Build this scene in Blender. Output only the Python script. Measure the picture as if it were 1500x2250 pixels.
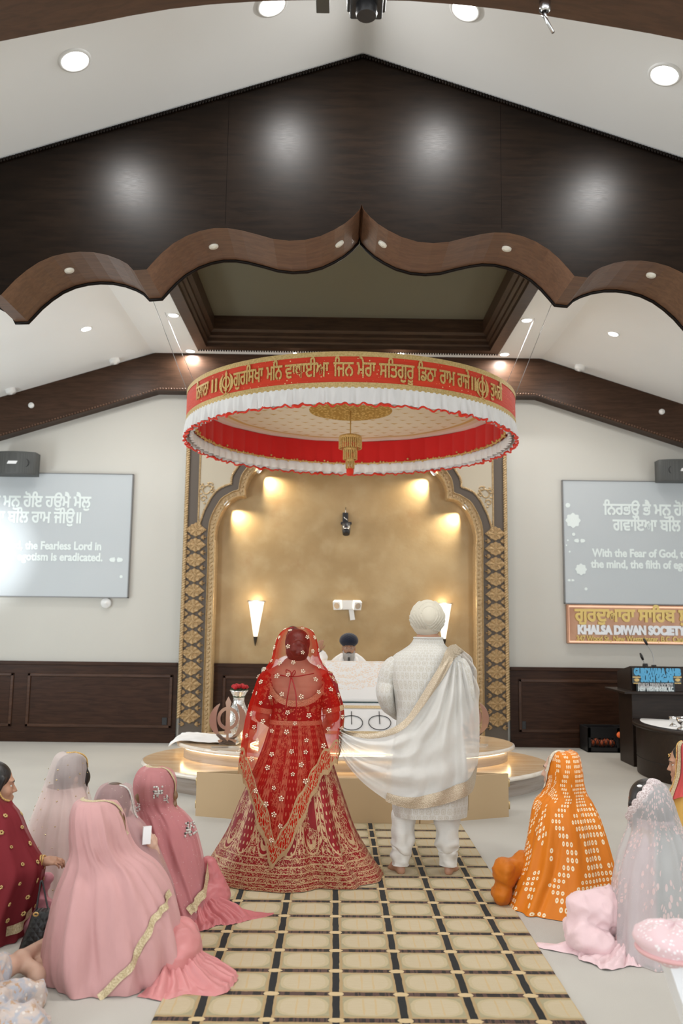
import bpy, bmesh, math, random
import numpy as np
from mathutils import Vector, Matrix, noise
from mathutils.geometry import tessellate_polygon
PI = math.pi
for _o in list(bpy.data.objects): bpy.data.objects.remove(_o)
SC = bpy.context.scene
COL = SC.collection

# ------------------------------------------------------------------ camera
F_PX, CAM_H, CAM_X = 1850.0, 1.75, -0.16
PITCH, YAW, ROLL = math.atan(243 / F_PX), math.atan(14 / F_PX), math.radians(0.72)
FW = Vector((math.sin(YAW) * math.cos(PITCH), math.cos(YAW) * math.cos(PITCH), math.sin(PITCH)))
_r = FW.cross(Vector((0, 0, 1))).normalized(); _u = _r.cross(FW)
RT = _r * math.cos(ROLL) + _u * math.sin(ROLL); UP = _u * math.cos(ROLL) - _r * math.sin(ROLL)
cam = bpy.data.cameras.new('camera'); camo = bpy.data.objects.new('camera', cam); COL.objects.link(camo)
cam.sensor_fit = 'VERTICAL'; cam.sensor_height = 36.0; cam.lens = 36.0 * F_PX / 2250.0
cam.clip_start = 0.05; cam.clip_end = 100
_m = Matrix((RT, UP, -FW)).transposed().to_4x4(); _m.translation = (CAM_X, 0, CAM_H)
camo.matrix_world = _m
SC.camera = camo
cam.dof.use_dof = True; cam.dof.focus_distance = 6.1; cam.dof.aperture_fstop = 2.0

# ------------------------------------------------------------------ world, exposure
SC.view_settings.view_transform = 'Standard'; SC.view_settings.look = 'None'
SC.view_settings.gamma = 1.0; SC.view_settings.use_curve_mapping = False
SC.view_settings.exposure = 0.24
w = bpy.data.worlds.new('world'); SC.world = w; w.use_nodes = True
w.node_tree.nodes['Background'].inputs[0].default_value = (0.93, 0.96, 1.0, 1)
w.node_tree.nodes['Background'].inputs[1].default_value = 1.35

def area_light(name, loc, target, size, power, color=(1, 1, 1), shape='DISK', size_y=None, spread=PI):
    l = bpy.data.lights.new(name, 'AREA'); l.shape = shape; l.size = size
    if size_y: l.size_y = size_y
    l.energy = power; l.color = color; l.spread = spread
    o = bpy.data.objects.new(name, l); COL.objects.link(o)
    o.location = loc
    o.rotation_euler = (Vector(target) - Vector(loc)).to_track_quat('-Z', 'Y').to_euler()
    return o

def spot_light(name, loc, target, power, angle, blend=0.5, color=(1, 1, 1), radius=0.03):
    l = bpy.data.lights.new(name, 'SPOT'); l.energy = power; l.spot_size = angle; l.spot_blend = blend
    l.color = color; l.shadow_soft_size = radius
    o = bpy.data.objects.new(name, l); COL.objects.link(o); o.location = loc
    o.rotation_euler = (Vector(target) - Vector(loc)).to_track_quat('-Z', 'Y').to_euler()
    return o

# unseen area lights added at both side walls to brighten ceiling and hall
area_light('fill_light_left', (-6.3, -1.5, 2.2), (0, 2.5, 2.4), 3.0, 260, (0.9, 0.95, 1.0), 'RECTANGLE', 2.0)
area_light('fill_light_right', (6.3, -1.5, 2.2), (0, 2.5, 2.4), 3.0, 190, (0.9, 0.95, 1.0), 'RECTANGLE', 2.0)
area_light('fill_light_rear_left', (-6.5, 8.6, 1.9), (0, 10.0, 3.6), 2.6, 150, (0.86, 0.94, 1.0), 'RECTANGLE', 1.6)  # added for the rear ceiling, low and cool after the left wall's shadow
area_light('fill_light_rear_right', (6.5, 8.6, 1.9), (0, 10.0, 3.6), 2.6, 60, (0.93, 0.97, 1.0), 'RECTANGLE', 1.6)  # weaker right-hand match, also added for the rear ceiling

# ------------------------------------------------------------------ pixel <-> place
def ray(px, py):
    return FW + RT * ((px - 750) / F_PX) + UP * ((1125 - py) / F_PX)
def atY(px, py, Y):
    d = ray(px, py); t = Y / d.y
    return Vector((CAM_X + d.x * t, Y, CAM_H + d.z * t))
def atZ(px, py, Z=0.0):
    d = ray(px, py); t = (Z - CAM_H) / d.z
    return Vector((CAM_X + d.x * t, d.y * t, Z))

# ------------------------------------------------------------------ colour / node helpers
def lin(c):
    c = c / 255.0
    return c / 12.92 if c <= 0.04045 else ((c + 0.055) / 1.055) ** 2.4
def rgb(r, g, b): return (lin(r), lin(g), lin(b), 1.0)

class NT:
    """tiny expression builder over a material's node tree"""
    def __init__(s, name):
        s.m = bpy.data.materials.new(name); s.m.use_nodes = True
        s.t = s.m.node_tree; s.t.nodes.clear()
        s.out = s.t.nodes.new('ShaderNodeOutputMaterial')
    def node(s, typ, **kw):
        n = s.t.nodes.new(typ)
        for k, v in kw.items(): setattr(n, k, v)
        return n
    def put(s, inp, v):
        if isinstance(v, E): s.t.links.new(v.k, inp)
        elif isinstance(v, (tuple, list)) and len(v) == 3 and inp.type == 'RGBA': inp.default_value = (*v, 1)
        else: inp.default_value = v
    def math(s, op, a, b=0.0, c=None):
        n = s.node('ShaderNodeMath', operation=op); s.put(n.inputs[0], a); s.put(n.inputs[1], b)
        if c is not None: s.put(n.inputs[2], c)
        return E(s, n.outputs[0])
    def coord(s, kind='Object'):
        n = s.node('ShaderNodeTexCoord'); return E(s, n.outputs[kind])
    def xyz(s, v):
        n = s.node('ShaderNodeSeparateXYZ'); s.put(n.inputs[0], v); return [E(s, o) for o in n.outputs]
    def vec(s, x, y, z=0.0):
        n = s.node('ShaderNodeCombineXYZ')
        for i, q in enumerate((x, y, z)): s.put(n.inputs[i], q)
        return E(s, n.outputs[0])
    def scale(s, v, sc):
        n = s.node('ShaderNodeVectorMath', operation='MULTIPLY'); s.put(n.inputs[0], v)
        n.inputs[1].default_value = sc; return E(s, n.outputs[0])
    def noise(s, v, scale=5, detail=3, rough=0.5, dist=0.0):
        n = s.node('ShaderNodeTexNoise'); s.put(n.inputs['Vector'], v); n.inputs['Scale'].default_value = scale
        n.inputs['Detail'].default_value = detail; n.inputs['Roughness'].default_value = rough
        n.inputs['Distortion'].default_value = dist
        return E(s, n.outputs[0])
    def voro(s, v, scale=5, feature='F1', rnd=1.0, out='Distance'):
        n = s.node('ShaderNodeTexVoronoi', feature=feature); s.put(n.inputs['Vector'], v)
        n.inputs['Scale'].default_value = scale; n.inputs['Randomness'].default_value = rnd
        return E(s, n.outputs[out])
    def ramp(s, f, a, b):
        """smooth 0..1 as f goes a..b"""
        n = s.node('ShaderNodeMapRange', interpolation_type='SMOOTHSTEP'); s.put(n.inputs[0], f)
        n.inputs[1].default_value = a; n.inputs[2].default_value = b
        return E(s, n.outputs[0])
    def mix(s, f, a, b):
        n = s.node('ShaderNodeMix', data_type='RGBA'); s.put(n.inputs[0], f); s.put(n.inputs[6], a); s.put(n.inputs[7], b)
        return E(s, n.outputs[2])
    def bump(s, h, strength=0.3, dist=0.01):
        n = s.node('ShaderNodeBump'); n.inputs['Strength'].default_value = strength
        n.inputs['Distance'].default_value = dist; s.put(n.inputs['Height'], h); return E(s, n.outputs[0])
    def bsdf(s, color, rough=0.5, metal=0.0, normal=None, spec=0.5, sheen=0.0, trans=0.0, alpha=None, emit=None, emit_s=0.0, coat=0.0, sss=0.0):
        n = s.node('ShaderNodeBsdfPrincipled')
        s.put(n.inputs['Base Color'], color); s.put(n.inputs['Roughness'], rough); s.put(n.inputs['Metallic'], metal)
        s.put(n.inputs['Specular IOR Level'], spec)
        if sheen: n.inputs['Sheen Weight'].default_value = sheen
        if trans: n.inputs['Transmission Weight'].default_value = trans
        if coat: n.inputs['Coat Weight'].default_value = coat; n.inputs['Coat Roughness'].default_value = 0.2
        if sss: n.inputs['Subsurface Weight'].default_value = sss; n.inputs['Subsurface Radius'].default_value = (0.012, 0.005, 0.003); n.inputs['Subsurface Scale'].default_value = 1.0
        if alpha is not None: s.put(n.inputs['Alpha'], alpha)
        if emit is not None: s.put(n.inputs['Emission Color'], emit); s.put(n.inputs['Emission Strength'], emit_s)
        if normal is not None: s.put(n.inputs['Normal'], normal)
        s.t.links.new(n.outputs[0], s.out.inputs[0])
        return s.m
class E:
    def __init__(s, nt, k): s.nt = nt; s.k = k
    def __add__(s, o): return s.nt.math('ADD', s, o)
    __radd__ = __add__
    def __sub__(s, o): return s.nt.math('SUBTRACT', s, o)
    def __rsub__(s, o): return s.nt.math('SUBTRACT', o, s)
    def __mul__(s, o): return s.nt.math('MULTIPLY', s, o)
    __rmul__ = __mul__
    def __truediv__(s, o): return s.nt.math('DIVIDE', s, o)
    def abs(s): return s.nt.math('ABSOLUTE', s)
    def sin(s): return s.nt.math('SINE', s)
    def fract(s): return s.nt.math('FRACT', s)
    def floor(s): return s.nt.math('FLOOR', s)
    def sqrt(s): return s.nt.math('SQRT', s)
    def lt(s, o): return s.nt.math('LESS_THAN', s, o)
    def gt(s, o): return s.nt.math('GREATER_THAN', s, o)
    def max(s, o): return s.nt.math('MAXIMUM', s, o)
    def min(s, o): return s.nt.math('MINIMUM', s, o)
    def mod(s, o): return s.nt.math('FLOORED_MODULO', s, o)

def simple(name, c, rough=0.5, metal=0.0, bump=0.0, bscale=80, **kw):
    t = NT(name); nrm = None
    if bump: nrm = t.bump(t.noise(t.coord(), bscale, 3), bump, 0.004)
    return t.bsdf(c, rough, metal, nrm, **kw)
def glow(name, c, strength):
    t = NT(name); n = t.node('ShaderNodeEmission'); t.put(n.inputs[0], c); n.inputs[1].default_value = strength
    t.t.links.new(n.outputs[0], t.out.inputs[0]); return t.m

# ------------------------------------------------------------------ scene objects
def tag(o, label=None, cat=None, group=None, kind=None):
    if label: o['label'] = label
    if cat: o['category'] = cat
    if group: o['group'] = group
    if kind: o['kind'] = kind
    return o
def empty(name, loc=(0, 0, 0), label=None, cat=None, group=None, rz=0.0):
    o = bpy.data.objects.new(name, None); COL.objects.link(o); o.location = loc; o.rotation_euler = (0, 0, rz)
    o.empty_display_size = 0.1
    return tag(o, label, cat, group)
def link(o, parent=None):
    """children are built in world coordinates: undo the parent's transform"""
    COL.objects.link(o)
    if parent is not None:
        o.parent = parent
        p = parent; M = Matrix()
        chain = []
        while p is not None: chain.append(p); p = p.parent
        for q in reversed(chain):
            M = M @ (Matrix.Translation(q.location) @ q.rotation_euler.to_matrix().to_4x4())
        inv = M.inverted()
        o.data.transform(inv)
    return o
def copy_tree(o, parent=None):
    c = o.copy(); COL.objects.link(c)
    if parent: c.parent = parent
    for ch in [x for x in bpy.data.objects if x.parent == o]: copy_tree(ch, c)
    return c

class MB:
    def __init__(s): s.v = []; s.f = []; s.mi = []; s.sm = []; s.uv = {}
    def add(s, V, Fc, mat=0, smooth=False, uvs=None):
        b = len(s.v); s.v.extend([tuple(x) for x in V])
        for k, f in enumerate(Fc):
            if uvs is not None: s.uv[len(s.f)] = [uvs[i] for i in f]
            s.f.append(tuple(i + b for i in f)); s.mi.append(mat); s.sm.append(smooth)
        return s
    def box(s, a, b, mat=0, bev=0.0):
        x0, y0, z0 = (min(a[i], b[i]) for i in range(3)); x1, y1, z1 = (max(a[i], b[i]) for i in range(3))
        if bev <= 0:
            V = [(x0, y0, z0), (x1, y0, z0), (x1, y1, z0), (x0, y1, z0), (x0, y0, z1), (x1, y0, z1), (x1, y1, z1), (x0, y1, z1)]
            s.add(V, [(0, 3, 2, 1), (4, 5, 6, 7), (0, 1, 5, 4), (1, 2, 6, 5), (2, 3, 7, 6), (3, 0, 4, 7)], mat)
        else:
            bm = bmesh.new(); bmesh.ops.create_cube(bm, size=1)
            for v in bm.verts: v.co = Vector(((x0 + x1) / 2 + v.co.x * (x1 - x0), (y0 + y1) / 2 + v.co.y * (y1 - y0), (z0 + z1) / 2 + v.co.z * (z1 - z0)))
            bmesh.ops.bevel(bm, geom=bm.edges[:], offset=bev, segments=2, affect='EDGES', profile=0.5)
            s.bm(bm, mat)
        return s
    def bm(s, bm, mat=0, smooth=False, M=None):
        bm.verts.index_update()
        V = [(M @ v.co if M else v.co) for v in bm.verts]
        s.add([tuple(v) for v in V], [tuple(v.index for v in f.verts) for f in bm.faces], mat, smooth); bm.free(); return s
    def obox(s, c, ax, ay, az, mat=0):
        """oriented box: centre and three half axes"""
        c, ax, ay, az = (Vector(q) for q in (c, ax, ay, az))
        V = [c + i * ax + j * ay + k * az for k in (-1, 1) for j in (-1, 1) for i in (-1, 1)]
        s.add(V, [(0, 2, 3, 1), (4, 5, 7, 6), (0, 1, 5, 4), (1, 3, 7, 5), (3, 2, 6, 7), (2, 0, 4, 6)], mat); return s
    def grid(s, P, mat=0, smooth=True, cu=False, cv=False, uv=None, flip=False):
        P = np.asarray(P, float); nu, nv = P.shape[:2]
        V = P.reshape(-1, 3); Fc = []; UV = []
        for i in range(nu if cu else nu - 1):
            for j in range(nv if cv else nv - 1):
                i2, j2 = (i + 1) % nu, (j + 1) % nv
                f = (i * nv + j, i2 * nv + j, i2 * nv + j2, i * nv + j2)
                Fc.append(f[::-1] if flip else f)
                if uv is not None:
                    q = [(i, j), (i + 1, j), (i + 1, j + 1), (i, j + 1)]
                    w_ = [uv(a, b) for a, b in q]; UV.append(w_[::-1] if flip else w_)
        b = len(s.v); s.v.extend(map(tuple, V))
        for k, f in enumerate(Fc):
            if uv is not None: s.uv[len(s.f)] = UV[k]
            s.f.append(tuple(i + b for i in f)); s.mi.append(mat); s.sm.append(smooth)
        return s
    def tube(s, pts, r, n=8, mat=0, smooth=True, closed=False, cap=True):
        pts = [Vector(p) for p in pts]; m = len(pts)
        rs = r if isinstance(r, (list, tuple, np.ndarray)) else [r] * m
        rings = []; prev = None
        for i, p in enumerate(pts):
            a = pts[(i - 1) % m] if (closed or i > 0) else p; b = pts[(i + 1) % m] if (closed or i < m - 1) else p
            t = (b - a)
            t = t.normalized() if t.length > 1e-9 else Vector((0, 0, 1))
            if prev is None:
                up = Vector((0, 0, 1)) if abs(t.z) < 0.9 else Vector((1, 0, 0)); x = t.cross(up).normalized()
            else: x = (prev - t * prev.dot(t)).normalized()
            prev = x; y = t.cross(x)
            rings.append([p + (x * math.cos(2 * PI * k / n) + y * math.sin(2 * PI * k / n)) * rs[i] for k in range(n)])
        s.grid(np.array([[tuple(q) for q in rg] for rg in rings]), mat, smooth, cu=closed, cv=True, flip=True)
        if cap and not closed:
            b = len(s.v) - m * n
            s.f.append(tuple(b + k for k in range(n))); s.mi.append(mat); s.sm.append(False)
            s.f.append(tuple(b + (m - 1) * n + k for k in range(n))[::-1]); s.mi.append(mat); s.sm.append(False)
        return s
    def lathe(s, prof, c=(0, 0, 0), n=32, mat=0, smooth=True, sx=1.0, sy=1.0):
        P = [[(c[0] + r * math.cos(2 * PI * k / n) * sx, c[1] + r * math.sin(2 * PI * k / n) * sy, c[2] + z) for k in range(n)] for r, z in prof]
        return s.grid(P, mat, smooth, cv=True, flip=True)
    def ell(s, c, r, n=16, mat=0, rot=None):
        P = []
        for i in range(n + 1):
            th = PI * i / n; row = []
            for k in range(2 * n):
                ph = PI * k / n; q = Vector((math.sin(th) * math.cos(ph) * r[0], math.sin(th) * math.sin(ph) * r[1], math.cos(th) * r[2]))
                if rot is not None: q = rot @ q
                row.append((c[0] + q.x, c[1] + q.y, c[2] + q.z))
            P.append(row)
        return s.grid(P, mat, True, cv=True)
    def prism(s, poly, y0, y1, mat=0, side_mat=None, axis='Y', holes=()):
        """polygon in XZ (axis Y), extruded from y0 to y1"""
        def pt(p, d): return (p[0], d, p[1]) if axis == 'Y' else ((p[0], p[1], d) if axis == 'Z' else (d, p[0], p[1]))
        loops = [list(poly)] + [list(h) for h in holes]
        flat = [p for l in loops for p in l]; n = len(flat)
        tri = tessellate_polygon([[Vector((p[0], p[1], 0)) for p in l] for l in loops])
        V = [pt(p, y0) for p in flat] + [pt(p, y1) for p in flat]
        Fc = []
        for t in tri:
            a, b, c = (Vector((*flat[i], 0)) for i in t)
            if (b - a).cross(c - a).z < 0: t = t[::-1]
            Fc.append(tuple(t)); Fc.append(tuple(i + n for i in t[::-1]))
        s.add(V, Fc, mat)
        b0 = 0; sf = []
        for l in loops:
            m = len(l)
            for i in range(m): sf.append((b0 + i, b0 + (i + 1) % m, b0 + (i + 1) % m + n, b0 + i + n))
            b0 += m
        s.add(V, sf, mat if side_mat is None else side_mat)
        return s
    def build(s, name, mats, parent=None, auto=None, recalc=True, weld=0.0):
        me = bpy.data.meshes.new(name); me.from_pydata(s.v, [], s.f)
        me.polygons.foreach_set('material_index', s.mi); me.polygons.foreach_set('use_smooth', s.sm)
        if s.uv:
            l = me.uv_layers.new(name='UVMap'); buf = np.zeros((len(me.loops), 2))
            for fi, q in s.uv.items():
                st = me.polygons[fi].loop_start
                for k, t in enumerate(q): buf[st + k] = t
            l.data.foreach_set('uv', buf.ravel())
        for m in (mats if isinstance(mats, (list, tuple)) else [mats]): me.materials.append(m)
        if recalc or weld:
            bm = bmesh.new(); bm.from_mesh(me)
            if weld: bmesh.ops.remove_doubles(bm, verts=bm.verts, dist=weld)
            if recalc: bmesh.ops.recalc_face_normals(bm, faces=bm.faces)
            bm.to_mesh(me); bm.free()
        me.update()
        o = bpy.data.objects.new(name, me)
        return link(o, parent)

def crom(pts, n):
    """Catmull-Rom through rows of numbers, n samples"""
    P = np.asarray(pts, float); m = len(P); out = []
    for t in np.linspace(0, m - 1, n):
        i = min(int(t), m - 2); f = t - i
        p0 = P[max(i - 1, 0)]; p1 = P[i]; p2 = P[i + 1]; p3 = P[min(i + 2, m - 1)]
        out.append(0.5 * (2 * p1 + (p2 - p0) * f + (2 * p0 - 5 * p1 + 4 * p2 - p3) * f * f + (3 * p1 - p0 - 3 * p2 + p3) * f ** 3))
    return np.array(out)
def path(pts, n): return [Vector(p) for p in crom([tuple(p) for p in pts], n)]

# ------------------------------------------------------------------ writing
def text_polys(body, size=1.0, align='CENTER'):
    """outlines of a line of text as [(outer, [holes])], normalised to the given size; sihari is typed before its consonant"""
    cu = bpy.data.curves.new('tmp', 'FONT'); cu.body = body; cu.size = size; cu.align_x = align; cu.resolution_u = 3
    o = bpy.data.objects.new('tmp', cu); COL.objects.link(o)
    dg = bpy.context.evaluated_depsgraph_get(); c2 = o.to_curve(dg)
    loops = []
    for sp in c2.splines:
        pts = []
        if sp.type == 'BEZIER':
            bp = sp.bezier_points; m = len(bp)
            for i in range(m):
                a, b = bp[i], bp[(i + 1) % m]
                p0, h0, h1, p1 = a.co, a.handle_right, b.handle_left, b.co
                straight = (h0 - p0).cross(p1 - p0).length < 1e-7 and (h1 - p1).cross(p1 - p0).length < 1e-7
                k = 1 if straight else 4
                for j in range(k):
                    t = j / k
                    q = p0 * (1 - t) ** 3 + 3 * h0 * t * (1 - t) ** 2 + 3 * h1 * t * t * (1 - t) + p1 * t ** 3
                    pts.append((q.x, q.y))
        else: pts = [(p.co.x, p.co.y) for p in sp.points]
        cl = []
        for p in pts:
            if not cl or (p[0] - cl[-1][0]) ** 2 + (p[1] - cl[-1][1]) ** 2 > 1e-10: cl.append(p)
        if len(cl) > 2: loops.append(cl)
    o.to_curve_clear(); bpy.data.objects.remove(o); bpy.data.curves.remove(cu)
    def area(l): return 0.5 * sum(l[i][0] * l[(i + 1) % len(l)][1] - l[(i + 1) % len(l)][0] * l[i][1] for i in range(len(l)))
    def inside(p, l):
        r = False
        for i in range(len(l)):
            (x1, y1), (x2, y2) = l[i], l[(i + 1) % len(l)]
            if (y1 > p[1]) != (y2 > p[1]) and p[0] < (x2 - x1) * (p[1] - y1) / (y2 - y1) + x1: r = not r
        return r
    if not loops: return []
    A = [area(l) for l in loops]
    sgn = 1 if A[max(range(len(A)), key=lambda i: abs(A[i]))] > 0 else -1
    outs = [[l, []] for l, a in zip(loops, A) if a * sgn > 0]
    for l, a in zip(loops, A):
        if a * sgn < 0:
            best = [q for q in outs if inside(l[0], q[0])]
            if best: min(best, key=lambda q: abs(area(q[0])))[1].append(l)
    return outs
def text_mb(body, size, place, bold=0.0, align='CENTER', mat=0, mb=None, width=None, depth=0.004):
    """solid letters: place(x, y, d) maps the text plane (d = out of the surface) into the world"""
    mb = mb or MB(); P = text_polys(body, size, align)
    if width and P:
        xs = [p[0] for o, h in P for p in o]; k = width / (max(xs) - min(xs))
        mid = (max(xs) + min(xs)) / 2 if align == 'CENTER' else min(xs)
        P = [([((x - mid) * k, y) for x, y in o], [[((x - mid) * k, y) for x, y in h] for h in hs]) for o, hs in P]
    def grow(l, outer):
        n = len(l); A = sum(l[i][0] * l[(i + 1) % n][1] - l[(i + 1) % n][0] * l[i][1] for i in range(n)); sg = (1 if A > 0 else -1) * (1 if outer else -1)
        out = []
        for i in range(n):
            p, q, r = Vector(l[i - 1]), Vector(l[i]), Vector(l[(i + 1) % n])
            d1, d2 = (q - p).normalized(), (r - q).normalized(); t = d1 + d2
            t = t.normalized() if t.length > .2 else d1
            k = min(1.5, 1 / max(.4, math.sqrt(max(0, (1 + d1.dot(d2)) / 2))))
            out.append((q.x + t.y * bold * sg * k, q.y - t.x * bold * sg * k))
        return out
    for pi_, (o, hs) in enumerate(P):
        dd = depth + .0006 * (pi_ % 6)
        loops = [o] + hs; flat = [p for l in loops for p in l]; n = len(flat)
        tri = tessellate_polygon([[Vector((p[0], p[1], 0)) for p in l] for l in loops])
        V = [place(x, y, dd) for x, y in flat]; Fc = [tuple(t) for t in tri]; b0 = 0
        rim = [p for li, l in enumerate(loops) for p in (grow(l, li == 0) if bold else l)]
        V += [place(x, y, dd - .0001) for x, y in rim] + [place(x, y, 0) for x, y in rim]
        for l in loops:
            m = len(l)
            for i in range(m):
                j = b0 + (i + 1) % m; i = b0 + i
                Fc.append((i, j, j + n, i + n)); Fc.append((i + n, j + n, j + 2 * n, i + 2 * n))
            b0 += m
        mb.add(V, Fc, mat)
    return mb

# ------------------------------------------------------------------ bodies: smooth blends of tapered limbs
def cone(a, b, ra, rb): return ('cone', np.array(a, float), np.array(b, float), ra, rb)
def ball(c, r, rot=None): return ('ell', np.array(c, float), np.array(r if hasattr(r, '__len__') else (r, r, r), float), rot)
def _sd(p, X):
    if p[0] == 'cone':
        _, a, b, ra, rb = p; d = b - a; L2 = d @ d + 1e-12
        t = np.clip(((X - a) @ d) / L2, 0, 1)
        return np.linalg.norm(X - a - t[:, None] * d, axis=1) - (ra + (rb - ra) * t)
    _, c, r, rot = p; Q = X - c
    if rot is not None: Q = Q @ np.array(rot)
    k0 = np.linalg.norm(Q / r, axis=1); k1 = np.linalg.norm(Q / (r * r), axis=1) + 1e-9
    return k0 * (k0 - 1.0) / k1
def smin(a, b, k):
    h = np.clip(0.5 + 0.5 * (b - a) / k, 0, 1); return b * (1 - h) + a * h - k * h * (1 - h)
def sdf_mesh(prims, h=0.01, k=0.03, lo=None, hi=None):
    """prims: list of (prim, k) or prim; ('-', prim, k) carves. Surface nets -> verts, faces"""
    ext = []
    for q in prims:
        p = q[0] if isinstance(q[0], tuple) else q
        if q[0] == '-': continue
        if p[0] == 'cone': ext += [p[1] - p[3], p[1] + p[3], p[2] - p[4], p[2] + p[4]]
        else: m = max(p[2]); ext += [p[1] - m, p[1] + m]
    ext = np.array(ext); l0 = ext.min(0) - 3 * h if lo is None else np.array(lo, float); h0 = ext.max(0) + 3 * h if hi is None else np.array(hi, float)
    n = np.ceil((h0 - l0) / h).astype(int) + 1
    ax = [l0[i] + h * np.arange(n[i]) for i in range(3)]
    D = np.full(tuple(n), 1e3)
    for q in prims:
        carve = q[0] == '-'
        if carve: p, kk = q[1], q[2]
        elif isinstance(q[0], tuple): p, kk = q
        else: p, kk = q, k
        if p[0] == 'cone': a = np.minimum(p[1] - p[3], p[2] - p[4]); b = np.maximum(p[1] + p[3], p[2] + p[4])
        else: m = max(p[2]); a = p[1] - m; b = p[1] + m
        i0 = np.maximum(np.floor((a - 3 * kk - 2 * h - l0) / h).astype(int), 0); i1 = np.minimum(np.ceil((b + 3 * kk + 2 * h - l0) / h).astype(int) + 1, n)
        if (i1 <= i0).any(): continue
        G = np.stack(np.meshgrid(*[ax[i][i0[i]:i1[i]] for i in range(3)], indexing='ij'), -1)
        d = _sd(p, G.reshape(-1, 3)).reshape(G.shape[:3])
        sl = tuple(slice(i0[i], i1[i]) for i in range(3))
        D[sl] = -smin(-D[sl], d, kk) if carve else smin(D[sl], d, kk)
    S = D < 0
    c = np.zeros(tuple(n - 1), int)
    for dx in (0, 1):
        for dy in (0, 1):
            for dz in (0, 1): c += S[dx:n[0] - 1 + dx, dy:n[1] - 1 + dy, dz:n[2] - 1 + dz]
    act = (c > 0) & (c < 8); idx = np.full(act.shape, -1); cells = np.argwhere(act); idx[act] = np.arange(len(cells))
    acc = np.zeros((len(cells), 3)); cnt = np.zeros(len(cells))
    for a in range(3):
        for o1 in (0, 1):
            for o2 in (0, 1):
                off = [0, 0, 0]; bx = [q for q in range(3) if q != a]; off[bx[0]] = o1; off[bx[1]] = o2
                A = cells + off; Bq = A.copy(); Bq[:, a] += 1
                da = D[tuple(A.T)]; db = D[tuple(Bq.T)]; cr = (da < 0) != (db < 0)
                t = np.where(cr, da / (da - db + 1e-12), 0); P = A.astype(float); P[:, a] += t
                acc[cr] += P[cr]; cnt[cr] += 1
    V = l0 + h * acc / cnt[:, None]
    Fc = []
    for a in range(3):
        b, c_ = [(1, 2), (2, 0), (0, 1)][a]
        s0 = [slice(None)] * 3; s1 = [slice(None)] * 3; s0[a] = slice(0, -1); s1[a] = slice(1, None)
        cr = S[tuple(s0)] != S[tuple(s1)]
        E_ = np.argwhere(cr)
        E_ = E_[(E_[:, b] > 0) & (E_[:, c_] > 0) & (E_[:, b] < n[b] - 1) & (E_[:, c_] < n[c_] - 1)]
        q = []
        for ob, oc in ((0, 0), (-1, 0), (-1, -1), (0, -1)):
            K = E_.copy(); K[:, b] += ob; K[:, c_] += oc; q.append(idx[tuple(K.T)])
        q = np.stack(q, 1); inn = S[tuple(E_.T)]
        q[~inn] = q[~inn][:, ::-1]; Fc.append(q)
    Fc = np.concatenate(Fc); Fc = Fc[(Fc >= 0).all(1)]
    return V, Fc
def sdf_obj(name, prims, mat, parent=None, h=0.01, k=0.03, paint=None):
    V, Fc = sdf_mesh(prims, h, k)
    me = bpy.data.meshes.new(name); me.from_pydata(V.tolist(), [], Fc.tolist())
    me.polygons.foreach_set('use_smooth', [True] * len(Fc))
    mats = mat if isinstance(mat, (list, tuple)) else [mat]
    for m in mats: me.materials.append(m)
    if paint:
        cen = V[Fc].mean(1); me.polygons.foreach_set('material_index', [paint(c) for c in cen])
    me.update(); return link(bpy.data.objects.new(name, me), parent)

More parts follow.
